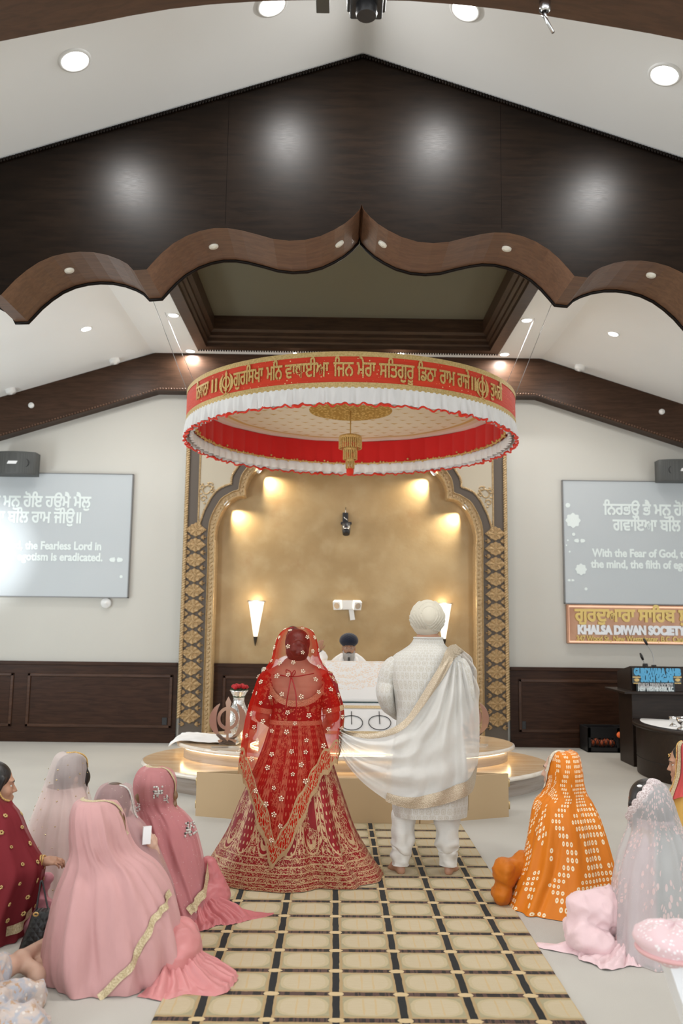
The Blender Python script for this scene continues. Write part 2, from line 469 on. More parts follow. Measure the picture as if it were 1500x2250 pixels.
# ------------------------------------------------------------------ cloth: rings lofted down a body, with hanging folds
class Drape:
    """rows: (z, cx, cy, rx, ry) from top to bottom; theta 0 = +X, -90 deg = towards the viewer (-Y)"""
    def __init__(s, rows, folds=(), ripple=0.0, seed=1, amp=1.0, power=2.0, nfreq=3.0, hemwave=0.0, hemn=9):
        s.rows = np.array(rows, float); s.folds = folds; s.ripple = ripple; s.seed = seed; s.amp = amp
        s.power = power; s.nf = nfreq; s.hw = hemwave; s.hn = hemn
        s.T = crom(s.rows, 200)
    def at(s, th, v, off=0.0):
        q = s.T[int(min(max(v, 0), 1) * 199)]
        f = v * 199; i = min(int(f), 198); q = s.T[i] * (1 - (f - i)) + s.T[i + 1] * (f - i)
        z, cx, cy, rx, ry = q
        c, sn = math.cos(th), math.sin(th)
        e = 2.0 / s.power
        x = math.copysign(abs(c) ** e, c); y = math.copysign(abs(sn) ** e, sn)
        d = off
        for t0, slope, wd, a, v0, v1 in s.folds:
            if v < v0 or v > v1: continue
            dt = th - (t0 + slope * (v - v0)); dt = (dt + PI) % (2 * PI) - PI
            env = math.sin(PI * min(1, (v - v0) / max(1e-6, (v1 - v0)) * 0.5 + (0.0 if v1 >= 1 else 0))) if v1 >= 1 else math.sin(PI * (v - v0) / (v1 - v0))
            d += s.amp * a * env * math.exp(-(dt / wd) ** 2)
        if s.ripple:
            p = Vector((c * s.nf, sn * s.nf, v * 2.2 + s.seed * 7.3))
            d += s.ripple * (noise.noise(p) + 0.5 * noise.noise(p * 2.3)) * min(1.0, v * 3)
        if s.hw: d += s.hw * math.sin(s.hn * th + s.seed) * max(0, v - 0.35) ** 1.5
        return Vector((cx + (rx + d) * x, cy + (ry + d) * y, max(z, 0.004)))
    def mesh(s, name, mat, parent=None, nv=70, nt=110, t0=0.0, t1=2 * PI, v0=0.0, v1=1.0, off=0.0, zfun=None, thick=0.0, vfun=None, uvs=(1, 1)):
        closed = abs(t1 - t0 - 2 * PI) < 1e-6
        P = []
        for i in range(nv):
            row = []
            for j in range(nt):
                th = t0 + (t1 - t0) * j / (nt if closed else nt - 1)
                a, b = (v0, v1) if vfun is None else vfun(th)
                row.append(tuple(s.at(th, a + (b - a) * i / (nv - 1), off)))
            P.append(row)
        mb = MB(); mb.grid(P, 0, True, cv=closed, uv=lambda i, j: (j / nt * uvs[0], i / (nv - 1) * uvs[1]))
        o = mb.build(name, mat, parent, recalc=True)
        if thick:
            md = o.modifiers.new('thickness', 'SOLIDIFY'); md.thickness = thick; md.offset = 0
        return o
    def strip(s, tv, width, n=60, off=0.006, mat=0, mb=None):
        """ribbon following (theta, v) points"""
        mb = mb or MB(); Q = crom(tv, n); P = []
        for i in range(n):
            th, v = Q[i]; p = s.at(th, v, off)
            a = Q[max(i - 1, 0)]; b = Q[min(i + 1, n - 1)]
            t = (s.at(b[0], b[1], off) - s.at(a[0], a[1], off)).normalized()
            nx = (s.at(th + 0.02, v, off) - s.at(th - 0.02, v, off)).cross(s.at(th, min(v + 0.01, 1), off) - s.at(th, max(v - 0.01, 0), off))
            nx = nx.normalized() if nx.length > 1e-9 else Vector((0, -1, 0))
            w_ = t.cross(nx).normalized() * width / 2
            P.append([tuple(p - w_), tuple(p + nx * .0), tuple(p + w_)])
        mb.grid(P, mat, True, uv=lambda i, j: (i / n * 12, j / 2)); return mb
def rows_px(L, Y):
    """silhouette rows (py, left px, right px, ry[, dy]) read at depth Y -> drape rows"""
    out = []
    for q in L:
        py, xl, xr, ry = q[:4]; dy = q[4] if len(q) > 4 else 0.0
        a = atY(xl, py, Y); b = atY(xr, py, Y)
        out.append(((a.z + b.z) / 2, (a.x + b.x) / 2, Y + dy, max((b.x - a.x) / 2, 0.004), ry))
    return out
# ------------------------------------------------------------------ materials of the setting
def m_plaster(name, c, bump=0.06):
    t = NT(name); p = t.coord(); n = t.noise(p, 1.3, 3); f = t.noise(p, 160, 2)
    return t.bsdf(t.mix(n, [x * 0.97 for x in c[:3]], [min(1, x * 1.03) for x in c[:3]]), 0.75, normal=t.bump(f, bump, 0.003), spec=0.25)
def m_wood(name, c1, c2, rough=0.36, sc=(0.6, 6, 6), spec=0.5):
    t = NT(name); p = t.coord(); q = t.scale(p, sc)
    g = t.noise(q, 5, 6, 0.6, 0.6); f = t.noise(t.scale(p, [s * 6 for s in sc]), 5, 3)
    col = t.mix(t.ramp(g, 0.3, 0.7), c1, c2)
    return t.bsdf(col, t.ramp(f, 0, 1) * 0.10 + (rough - 0.05), normal=t.bump(f, 0.05, 0.002), spec=spec)
M_WALL = m_plaster('cream_paint', (0.57, 0.555, 0.505))
M_CEIL = m_plaster('white_ceiling_paint', (0.88, 0.885, 0.875))
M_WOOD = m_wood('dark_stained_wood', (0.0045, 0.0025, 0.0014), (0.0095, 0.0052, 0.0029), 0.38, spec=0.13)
M_WOOD2 = m_wood('lighter_brown_wood', (0.095, 0.045, 0.024), (0.15, 0.075, 0.04), 0.38)  # lighter copy of the beam wood: soffit lit from below, also the beading
M_WAINS = m_wood('wainscot_wood', (0.028, 0.0125, 0.007), (0.056, 0.025, 0.0135), 0.4, spec=0.15)
def m_floor():
    t = NT('cream_carpet'); p = t.coord(); f = t.noise(p, 240, 2); n = t.noise(p, 1.2, 4)
    return t.bsdf(t.mix(t.ramp(n, 0.3, 0.7), (0.47, 0.445, 0.40), (0.50, 0.475, 0.425)), 0.95, normal=t.bump(f, 0.5, 0.006), spec=0.1, sheen=0.1)
M_FLOOR = m_floor()
WALL_Y = 12.5

def struct(o, label): return tag(o, label, None, None, 'structure')
b = MB(); b.add([(-6.6, -4, 0), (6.6, -4, 0), (6.6, WALL_Y, 0), (-6.6, WALL_Y, 0)], [(0, 1, 2, 3)])
struct(b.build('floor', M_FLOOR), 'cream wall-to-wall carpet of the prayer hall')
b = MB(); b.box((-6.6, WALL_Y, 0), (6.6, WALL_Y + 0.2, 7.0)); struct(b.build('wall_back', M_WALL), 'cream back wall behind the golden arch')
b = MB(); b.box((-6.8, -4, 0), (-6.6, WALL_Y + .2, 7.0)); struct(b.build('wall_left', M_WALL), 'cream side wall on the left of the hall')
b = MB(); b.box((6.6, -4, 0), (6.8, WALL_Y + .2, 7.0)); struct(b.build('wall_right', M_WALL), 'cream side wall on the right of the hall')

# gabled ceiling in front of the scalloped beam
RIDGE, SLOPE = 5.9, 0.3345
def gable(x): return RIDGE - SLOPE * abs(x)
b = MB()
b.add([(-6.6, -4, gable(6.6)), (0, -4, RIDGE), (0, 5.72, RIDGE), (-6.6, 5.72, gable(6.6))], [(0, 1, 2, 3)])
b.add([(0, -4, RIDGE), (6.6, -4, gable(6.6)), (6.6, 5.72, gable(6.6)), (0, 5.72, RIDGE)], [(0, 1, 2, 3)])
struct(b.build('ceiling', M_CEIL), 'white gabled ceiling in front of the scalloped beam')
# rear ceiling: flat middle with a tray, sloping sides
ZC, XC, RS = 5.742, 2.93, 0.32
TX, TY0, TY1 = 2.22, 7.2, 12.02
def rearz(x): return ZC - RS * max(0, abs(x) - XC)
b = MB(); y0, y1 = 6.2, WALL_Y
for sg in (-1, 1):
    b.add([(sg * XC, y0, ZC), (sg * 6.6, y0, rearz(6.6)), (sg * 6.6, y1, rearz(6.6)), (sg * XC, y1, ZC)], [(0, 1, 2, 3)])
    b.add([(sg * TX, y0, ZC), (sg * XC, y0, ZC), (sg * XC, y1, ZC), (sg * TX, y1, ZC)], [(0, 1, 2, 3)])
b.add([(-TX, y0, ZC), (TX, y0, ZC), (TX, TY0, ZC), (-TX, TY0, ZC)], [(0, 1, 2, 3)])
b.add([(-TX, TY1, ZC), (TX, TY1, ZC), (TX, y1, ZC), (-TX, y1, ZC)], [(0, 1, 2, 3)])
struct(b.build('ceiling.001', M_CEIL), 'white rear ceiling with sloping sides around the dark tray')
# tray: wooden frame with stepped cove, olive recess
M_OLIVE = m_plaster('olive_recess_paint', (0.15, 0.142, 0.105))
steps = [(0.0, 0.0), (0.0, -0.03), (0.15, -0.03), (0.15, 0.03), (0.18, 0.05), (0.18, 0.10), (0.22, 0.12), (0.22, 0.17), (0.27, 0.20), (0.27, 0.40)]
b = MB(); P = []
for dx, dz in steps:
    P.append([(-TX + dx, TY0 + dx, ZC + dz), (TX - dx, TY0 + dx, ZC + dz), (TX - dx, TY1 - dx, ZC + dz), (-TX + dx, TY1 - dx, ZC + dz)])
b.grid(P, 0, False, cv=True)
tr = b.build('trim_3', m_wood('tray_wood', (0.03, 0.014, 0.007), (0.06, 0.03, 0.015), 0.42)); struct(tr, 'dark wooden stepped frame of the ceiling tray')
b = MB(); b.box((-TX, TY0, ZC + .40), (TX, TY1, ZC + .46)); struct(b.build('ceiling.002', M_OLIVE), 'olive recess inside the ceiling tray')
# row of little dentils along the frame's rear edge
b = MB(); n = 120
for i in range(n):
    x = -TX + 2 * TX * (i + .5) / n; b.box((x - .010, TY1 - .004, ZC - .045), (x + .010, TY1 + .016, ZC - .002))
struct(b.build('trim_4', M_WOOD), 'dentil strip along the rear edge of the ceiling tray')

# ------------------------------------------------------------------ the scalloped beam
YB0, YB1 = 5.70, 6.25
half = [(797, 449), (790, 460), (775, 476), (757, 491), (735, 504), (705, 518), (670, 527), (635, 529), (600, 525), (565, 515), (530, 506), (500, 501), (470, 501), (440, 507), (410, 518), (380, 535), (355, 556), (335, 577), (322, 592)]
tip1 = (293, 594)
lob2 = [(280, 580), (262, 570), (235, 560), (205, 554), (175, 553), (145, 556), (115, 563), (85, 576), (58, 594), (33, 615), (15, 634), (2, 648)]
pl = [(0.0, atY(*half[0], YB0).z)]
for p in half[1:]:
    q = atY(*p, YB0); pl.append((-q.x, q.z))
q = atY(*tip1, YB0); pl.append((-q.x, q.z))
for p in lob2:
    q = atY(*p, YB0); pl.append((-q.x, q.z))
x0 = pl[-1][0]
pl.append((x0 + 0.095, pl[-1][1] - 0.004))
for k in range(1, 13):                       # one more lobe runs into the side wall
    a = PI * k / 12; pl.append((x0 + 0.095 + 0.5 * (1 - math.cos(a)), pl[len(pl) - 1][1] if k == 0 else 3.99 - 0.05 * k / 12 + 0.22 * math.sin(a)))
pl.append((6.6, 3.75)); 
under = [(-x, z) for x, z in pl[::-1]] + pl[1:]
poly = [(-6.6, 7.0)] + under + [(6.6, 7.0)]
b = MB(); b.prism(poly[::-1], YB0, YB1, 0, 0)
me_s = b
# same wood, light from below put into the soffit colour: rebuild sides separately
b = MB()
flat = poly[::-1]
tri = tessellate_polygon([[Vector((p[0], p[1], 0)) for p in flat]])
for yy in (YB0, YB1): b.add([(p[0], yy, p[1]) for p in flat], [tuple(t) for t in tri], 0)
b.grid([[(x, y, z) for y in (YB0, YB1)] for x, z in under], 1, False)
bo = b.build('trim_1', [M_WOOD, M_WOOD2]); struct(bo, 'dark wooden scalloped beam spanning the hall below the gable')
# lipping along the lower rear edge, and rope beading along the gable line
b = MB()
b.tube([(x, YB1 - .012, z - .006) for x, z in under], 0.014, 6)
struct(b.build('trim_6', M_WOOD), 'thin dark bead along the rear lower edge of the scalloped beam')
b = MB(); n = 150
for sg in (-1, 1):
    for i in range(n):
        x = 3.2 * (i + .5) / n
        b.ell((sg * x, YB0 - .010, gable(x) - .022), (0.013, 0.012, 0.016), 4)
struct(b.build('trim_7', M_WOOD), 'dark rope beading where the scalloped beam meets the ceiling')
b = MB()
for px in (497, 1101):
    x = atY(px, 420, YB0).x; b.box((x - .0016, YB0 - .0005, 4.56), (x + .0016, YB0 + .001, gable(x) - .05))
struct(b.build('trim_8', simple('seam_dark', (0.003, .002, .0015, 1), .8, spec=.05)), 'vertical panel seams on the face of the scalloped beam')

# ------------------------------------------------------------------ nearer beam at the top of the picture
YN0, YN1 = 3.55, 4.0
tr_ = [(0, 91), (100, 71), (200, 52), (290, 34), (373, 20), (460, 10), (550, 4), (640, 1), (768, -1), (900, 2), (990, 9), (1080, 18), (1170, 30), (1260, 45), (1350, 60), (1430, 74), (1500, 88)]
ar = [(atY(*p, YN1).x, atY(*p, YN1).z) for p in tr_]
L0, R0 = ar[0], ar[-1]
ar = [(-6.6, L0[1] - (6.6 + L0[0]) * .235)] + ar + [(6.6, R0[1] - (6.6 - R0[0]) * .235)]
b = MB()
flat = [(-6.6, 7)] + ar + [(6.6, 7)]; flat = flat[::-1]
tri = tessellate_polygon([[Vector((p[0], p[1], 0)) for p in flat]])
for yy in (YN0, YN1): b.add([(p[0], yy, p[1]) for p in flat], [tuple(t) for t in tri], 0)
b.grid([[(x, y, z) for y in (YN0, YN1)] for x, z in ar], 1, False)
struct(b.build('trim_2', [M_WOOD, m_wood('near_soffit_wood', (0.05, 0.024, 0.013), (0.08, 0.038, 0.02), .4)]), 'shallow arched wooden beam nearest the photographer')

# ------------------------------------------------------------------ beam along the back wall
YR = 12.28
zt = lambda x: rearz(x) + .01
b = MB(); xs = [-6.6, -2.86, 2.86, 6.6]
bot = [5.18 - RS * max(0, abs(x) - 2.78) for x in xs]
poly = [(x, z) for x, z in zip(xs, bot)] + [(x, zt(x)) for x in xs[::-1]]
b.prism(poly, YR, WALL_Y, 0)
struct(b.build('trim_5', m_wood('rear_beam_wood', (0.034, 0.0175, 0.0098), (0.060, 0.030, 0.017), .4, spec=.2)), 'dark wooden beam following the ceiling along the back wall')
b = MB(); n = 260
for i in range(n):
    x = -5.4 + 10.8 * (i + .5) / n
    b.ell((x, YR - .004, 5.18 - RS * max(0, abs(x) - 2.82) + .008), (.014, .011, .013), 4)
struct(b.build('trim_9', M_WOOD2), 'rope beading along the lower edge of the back wall beam')

# ------------------------------------------------------------------ wainscot
WZ = 1.135
def wain(x0, x1, panels, name, label):
    b = MB(); yf = WALL_Y - .035
    b.box((x0, yf, 0), (x1, WALL_Y + .01, WZ))
    b.box((x0, yf - .025, WZ - .045), (x1, WALL_Y, WZ + .006), 0, .006)
    b.box((x0, yf - .018, 0), (x1, WALL_Y, .13), 0, .004)
    for a, c in panels:
        z0, z1 = 0.21, 0.97; w_ = .045
        for (p, q) in (((a, z0), (c, z0 + w_)), ((a, z1 - w_), (c, z1)), ((a, z0), (a + w_, z1)), ((c - w_, z0), (c, z1))):
            b.box((p[0], yf - .022, p[1]), (q[0], yf + .01, q[1]), 1, .008)
    return struct(b.build(name, [M_WAINS, M_WAINS2]), label)
M_WAINS2 = m_wood('wainscot_moulding', (0.045, 0.020, 0.011), (0.08, 0.037, 0.02), .34, spec=.25)
px = lambda x, y=1540: atY(x, y, WALL_Y - .04).x
wain(-6.6, -2.42, [(px(58), px(378)), (px(58) - 2.36, px(58) - .2)], 'wainscot', 'dark wood panelled wainscot left of the arch')
wain(-1.96, 1.96, [(px(488), px(760) - .1), (px(760) + .1, 1.80)], 'wainscot.001', 'dark wood panelled wainscot under the golden niche')
wain(2.42, 6.6, [(px(1139), px(1139) + 2.1), (px(1139) + 2.3, px(1139) + 4)], 'wainscot.002', 'dark wood panelled wainscot right of the arch')
# ------------------------------------------------------------------ recessed ceiling lights
M_LENS = glow('lamp_lens', (1, 0.985, 0.95, 1), 14)
M_RING = simple('white_lamp_ring', (0.8, 0.8, 0.78, 1), 0.4)
def tilt_for(x, rear):
    if rear: s = 0 if abs(x) < XC else (-RS if x > 0 else RS)
    else: s = -SLOPE if x > 0 else SLOPE
    return Vector((s, 0, -1)).normalized()      # downward normal of the ceiling there
def downlight(x, y, rear, label, group, r=0.085, power=22, color=(1, .99, .97)):
    z = rearz(x) if rear else gable(x)
    n = tilt_for(x, rear); c = Vector((x, y, z))
    o = empty('recessed_light', c, label, 'ceiling light', group)
    q = n.to_track_quat('-Z', 'Y').to_matrix()
    W = lambda p: tuple(c + q @ Vector(p))
    b = MB(); prof = [(r, 0.012), (r * 1.02, -.012), (r * 1.22, -.008), (r * 1.27, 0.004)]
    b.grid([[W((a * math.cos(2 * PI * k / 28), a * math.sin(2 * PI * k / 28), d)) for k in range(28)] for a, d in prof], 0, True, cv=True)
    b.build('trim_ring', M_RING, o)
    b = MB(); ring = [W((r * math.cos(2 * PI * k / 28), r * math.sin(2 * PI * k / 28), -.004)) for k in range(28)]
    b.add(ring, [tuple(range(28))]); b.build('lens', M_LENS, o)
    p = c + n * .03
    if power: area_light('lamp_light', p, p + n, r * 2, power, color)
    return o
def on_ceiling(px, py, rear):
    z = 5.2
    for _ in range(30):
        q = atZ(px, py, z); z = rearz(q.x) if rear else gable(q.x)
    return q
NEAR = [((164, 132), 'recessed light in the white gable, left of the ridge near the picture edge'), ((597, 10), 'recessed light beside the near beam, just left of the ridge'),
        ((1022, 20), 'recessed light beside the near beam, just right of the ridge'), ((1460, 163), 'recessed light in the white gable at the right picture edge')]
for p, l in NEAR:
    q = on_ceiling(*p, False); downlight(q.x, q.y, False, l, 'recessed lights in the gable', 0.085, 30)
REAR = [((381, 692), 'recessed light left of the ceiling tray'), ((189, 722), 'recessed light in the left sloping rear ceiling'), ((418, 771), 'recessed light at the rear left corner of the ceiling tray'),
        ((880, 777), 'recessed light above the canopy, right of its middle'), ((1108, 778), 'recessed light at the rear right corner of the ceiling tray'),
        ((1157, 703), 'recessed light right of the ceiling tray'), ((1347, 733), 'recessed light in the right sloping rear ceiling'), ((648, 775), 'small recessed spot above the canopy, left of its middle')]
for p, l in REAR:
    q = on_ceiling(*p, True); downlight(q.x, q.y, True, l, 'recessed lights in the rear ceiling', 0.064 if p[0] != 648 else .03, 21 if p[0] != 648 else 4)
# the same rows continue out of the picture, over the guests
for x in (-4.6, 4.6): 
    area_light('hall_light', (x, 4.9, gable(x) - .04), (x, 4.9, 0), .18, 24, (1, .985, .955))
for y in (2.4, 0.4, -2.0):
    for x in (-3.6, -1.2, 1.2, 3.6):
        area_light('hall_light', (x, y, gable(x) - .04), (x, y, 0), .18, 3, (1, .985, .955))
for x, pw in ((-4.9, 22), (4.9, 12)):
    area_light('hall_light', (x, 9.0, rearz(x) - .04), (x, 9, 0), .16, pw, (.95, .98, 1) if x < 0 else (1, .985, .955))
# ------------------------------------------------------------------ gilded arch around the golden niche
YA = 12.28
def m_gold(name, c1, c2, rough=0.42, metal=0.35, sc=40, bump=0.4):
    t = NT(name); p = t.coord(); n = t.noise(p, sc, 4)
    return t.bsdf(t.mix(t.ramp(n, .3, .7), c1, c2), rough, metal, t.bump(n, bump, .006), spec=.4)
M_GOLD = m_gold('antique_gold', (0.30, 0.19, 0.085), (0.46, 0.31, 0.15))
M_GOLD2 = m_gold('pale_antique_gold', (0.40, 0.28, 0.14), (0.56, 0.41, 0.23))
M_TAUPE = simple('taupe_paint', (0.105, 0.085, 0.068, 1), 0.7, bump=.05)
M_SPAN = m_plaster('spandrel_cream', (0.48, 0.43, 0.335))
def m_niche():
    t = NT('mottled_gold_plaster'); p = t.coord()
    a = t.noise(p, 1.0, 4, .55, .15); c = t.noise(p, 4.0, 4, .55, .2); f = t.noise(p, 26, 3)
    col = t.mix(t.ramp(a, .25, .75), (0.30, 0.195, 0.08), (0.43, 0.305, 0.15))
    col = t.mix(t.ramp(c, .42, .8) * .45, col, (0.45, 0.345, 0.19))
    col = t.mix(t.ramp(t.noise(p, 2.6, 4, .6, .2), .56, .8) * .35, col, (0.27, 0.13, 0.042))
    return t.bsdf(col, 0.40, 0.2, t.bump(f, .10, .01), spec=.5)
M_NICHE = m_niche()
arch = empty('niche_arch', (0, YA, 0), 'tall gilded arch surround with rosette columns framing the golden niche', 'arch')
inner = [(473, 1240), (473, 1183), (476, 1158), (483.6, 1136), (494, 1116), (505.6, 1102.7), (517, 1095), (527.6, 1091.7), (538.6, 1090), (539.5, 1076), (543, 1061.6), (549.6, 1048), (560.6, 1034.5), (575, 1020), (595, 1006), (618, 996), (640, 990)]
outer = [(455.5, 1240), (455.5, 1200), (458.7, 1154), (466, 1129), (480.7, 1102.7), (489, 1093), (499.7, 1086.5), (511, 1080), (523, 1076), (524.7, 1069), (527.6, 1052.8), (532, 1042), (539, 1032), (553, 1016), (575, 1000), (605, 985), (638, 977)]
band = [(438, 1160), (438.5, 1152), (439.6, 1146.7), (448.4, 1121.7), (463, 1094), (472, 1082), (482, 1073), (495, 1067), (508.5, 1063), (508.0, 1057), (508.5, 1051), (511, 1043), (516, 1035), (530, 1014), (556, 992), (592, 974), (636, 964)]
def A2(p): q = atY(p[0], p[1], YA); return (q.x, q.z)
IN = [A2(p) for p in inner]; OU = [A2(p) for p in outer]; BA = [A2(p) for p in band]
def tidy(L, apex):                    # straight jamb to the floor, ogee tip over the middle
    x0 = L[0][0]
    return [(x0, 0.0)] + L + [(-0.25, L[-1][1] + .07), (-0.1, L[-1][1] + .16), (0.0, apex)]
IN = tidy(IN, IN[-1][1] + .32); OU = tidy(OU, OU[-1][1] + .36); BA = tidy(BA, BA[-1][1] + .42)
for L in (IN, OU, BA):
    for i in range(len(L)):
        pass
def mirror(L): return L + [(-x, z) for x, z in L[::-1][1:]]
XO, ZT = 2.345, 5.2
# wall panel of the niche
b = MB(); b.prism(mirror(IN)[::-1], WALL_Y - .012, WALL_Y - .002, 0); 
o = b.build('back_panel', M_NICHE, arch); tag(o, 'mottled golden plaster back of the niche')
# taupe field between the outer frame and the arch moulding, with the cream spandrel above the band
b = MB(); P_out = [(-XO, 0), (-XO, ZT), (XO, ZT), (XO, 0)]
b.prism((P_out + mirror(OU)[::-1])[::-1], YA, WALL_Y - .005, 0)
o = b.build('field', M_TAUPE, arch); tag(o, 'flat taupe field of the arch surround')
XS = atY(437, 1100, YA).x
for sg in (-1, 1):
    L = [(x, z) for x, z in BA if z > A2((438, 1152))[1] - .02]
    poly = [(XS, L[0][1])] + [(XS, ZT)] + [(0, ZT)] + L[::-1]
    poly = [(-sg * x, z) for x, z in poly]
    b = MB(); b.prism(poly if sg < 0 else poly[::-1], YA - .006, YA + .01, 0)
    tag(b.build('spandrel', M_SPAN, arch), 'cream spandrel above the arch band')
# arch moulding: shaped gold band with studs
def sweep(name, A, B, prof, mat, studs=None, both=True):
    """A, B matching outlines; prof: (t across 0..1, depth)"""
    Am, Bm = mirror(A), mirror(B)
    n = min(len(Am), len(Bm))
    Aq, Bq = crom(Am, 260), crom(Bm, 260)
    b = MB()
    b.grid([[(Aq[i][0] + (Bq[i][0] - Aq[i][0]) * t, YA - d, Aq[i][1] + (Bq[i][1] - Aq[i][1]) * t) for t, d in prof] for i in range(260)], 0, False)
    return b, Aq, Bq
prof = [(-.02, -.215), (0, .0), (0, .035), (.10, .05), (.16, .03), (.2, .012), (.8, .012), (.84, .03), (.92, .05), (1.0, .035), (1.0, -.03)]
b, Aq, Bq = sweep('arch_molding', IN, OU, prof, M_GOLD2)
# raised leaf studs running along the band
Lm = mirror([((a[0] + c[0]) / 2, (a[1] + c[1]) / 2) for a, c in zip(IN, OU)])
def resample(L, step):
    out = []; acc = 0; 
    for i in range(len(L) - 1):
        a, c = Vector(L[i]), Vector(L[i + 1]); d = (c - a).length
        while acc <= d:
            p = a + (c - a) * (acc / d if d else 0); out.append((p.x, p.y, math.atan2(c.y - a.y, c.x - a.x))); acc += step
        acc -= d
    return out
for k, (x, z, a) in enumerate(resample(Lm, .062)):
    R = Matrix.Rotation(-a + (.6 if k % 2 else -.6) * 0 + .7, 3, 'Y')
    b.ell((x, YA - .014, z), (.026, .016, .015), 5, 0, R)
tag(b.build('arch_molding', M_GOLD2, arch), 'gold leaf-studded moulding of the arch')
def rope(L, r, name, label, y=YA, mat=None, step=None):
    b = MB(); 
    for k, (x, z, a) in enumerate(resample(L, step or r * 1.35)):
        b.ell((x, y - r * .5, z), (r * 1.25, r * .85, r * .62), 4, 0, Matrix.Rotation(-a + .75, 3, 'Y'))
    return tag(b.build(name, mat or M_GOLD2, arch), label)
for sg in (-1, 1):
    L = [(-sg * x, z) for x, z in BA if z > 3.0]
    rope(L, .019, 'rope_trim', 'twisted gold rope along the arch band')
    rope([(sg * XO, .4), (sg * XO, ZT)], .034, 'outer_rope', 'thick gold rope edging the column', step=.036)
    rope([(-sg * XS, A2((438, 1150))[1]), (-sg * XS, ZT)], .017, 'inner_rope', 'thin gold rope beside the spandrel')
    # curling tendrils in the corner of the spandrel
    b = MB()
    for cx, cy, r in ((455, 1078, 13), (447, 1096, 7), (462, 1066, 6), (444, 1072, 6), (466, 1079, 5)):
        c0 = atY(cx, cy, YA); rr = r / 1850 * YA * 1.03
        pts = [(-sg * (c0.x + rr * (1 - .04 * k) * math.cos(k * .42)), YA - .012, c0.z + rr * (1 - .04 * k) * math.sin(k * .42)) for k in range(15)]
        b.tube(pts, .011, 5)
    for px_, py_ in ((445, 1064), (458, 1062), (468, 1070), (442, 1085), (449, 1106), (469, 1086), (452, 1091)):
        c0 = atY(px_, py_, YA); b.ell((-sg * c0.x, YA - .012, c0.z), (.02, .012, .014), 4)
    tag(b.build('tendril_scroll', M_GOLD2, arch), 'gold tendril scroll in the spandrel corner')
# rosettes and the leaf ornaments between them
def rosette(x, z, parent):
    b = MB(); R0 = .098; n = 48
    prof = [(1.0, 0), (1.0, .014), (.93, .022), (.80, .012), (.62, .020), (.40, .010), (.26, .020), (.12, .016), (0.02, .022)]
    P = []
    for f, d in prof:
        row = []
        for k in range(n):
            a = 2 * PI * k / n; lob = 1 + .075 * math.cos(8 * a) * (f > .3)
            dd = d + (.006 * math.cos(8 * a) if .3 < f < .95 else 0)
            row.append((x + R0 * f * lob * math.cos(a), YA - dd - .002, z + R0 * f * lob * math.sin(a)))
        P.append(row)
    b.grid(P, 0, True, cv=True)
    for sg in (-1, 1):
        poly = [(x + sg * .085, z + .055), (x + sg * .115, z + .030), (x + sg * .155, z), (x + sg * .115, z - .030), (x + sg * .085, z - .055)]
        b.prism(poly if sg < 0 else poly[::-1], YA - .018, YA, 0)
        b.ell((x + sg * .118, YA - .016, z), (.022, .012, .018), 5)
    return b.build('rosette', M_GOLD, parent)
z1 = atY(433, 1164, YA).z; dz = .2222
XM = atY(433, 1164, YA).x + .0; XM2 = atY(413, 1590, YA).x
xm = (XM + XM2) / 2
first = None
for sg in (-1, 1):
    for k in range(15):
        z = z1 - dz * k
        if z < .35: break
        if first is None:
            first = rosette(xm, z, arch); f0 = z; lv = {}
            for s2 in (-1, 1):
                lb = MB(); zz = z - dz / 2
                for a_ in (-.55, 0, .55):
                    R = Matrix.Rotation(-a_ if s2 > 0 else a_, 3, 'Y'); d = R @ Vector((s2 * .03, 0, 0))
                    lb.ell((xm + s2 * .075 + d.x, YA - .008, zz + d.z), (.036, .012, .013), 4, 0, R)
                lb.tube([(xm + s2 * .08, YA - .008, zz), (xm + s2 * .145, YA - .012, zz)], .006, 4)
                lb.ell((xm + s2 * .145, YA - .012, zz), (.012, .012, .012), 4)
                lv[s2] = lb.build('leaf_ornament', M_GOLD, arch)
        else:
            for src in (first, lv[-1], lv[1]):
                c = src.copy(); COL.objects.link(c); c.parent = arch
                c.location = (0 if sg < 0 else -2 * xm, 0, z - f0)
# little spots inside the arch and the light they throw on the gold
M_SPOT = glow('niche_spot_lens', (1, .93, .8, 1), 18)
SP = [((499, 1108), 0), ((571, 1034), 1), ((965, 1035), 2), ((1032, 1122), 3)]
nm = ['lower left', 'upper left', 'upper right', 'lower right']
for (p, k) in SP:
    q = atY(*SP[{0: 0, 1: 1, 2: 1, 3: 0}[k]][0], YA + .02)
    if k > 1: q.x = -q.x
    sx = 1 if q.x < 0 else -1
    d = Vector((sx * .75, .1, -.65)).normalized(); qq = d.to_track_quat('-Z', 'Y').to_matrix()
    b = MB(); b.add([tuple(q + qq @ Vector((.038 * math.cos(t * PI / 10), .038 * math.sin(t * PI / 10), -.012))) for t in range(20)], [tuple(range(20))]); LN = b
    b = MB(); b.grid([[tuple(q + qq @ Vector((r * math.cos(t * PI / 10), r * math.sin(t * PI / 10), dz_))) for t in range(20)] for r, dz_ in ((.04, -.008), (.044, -.016), (.052, -.012), (.052, .03))], 0, True, cv=True); o = b.build('spot_lamp', M_RING, arch); tag(o, 'small round spot lamp'); LN.build('lens', M_SPOT, o)
    src = Vector((q.x + sx * .03, WALL_Y - .085, q.z - .03))
    spot_light('arch_spot_light', src, src + Vector((sx * .62, .02, -.72)), 110, math.radians(92), 1.0, (1, .90, .74), .015)
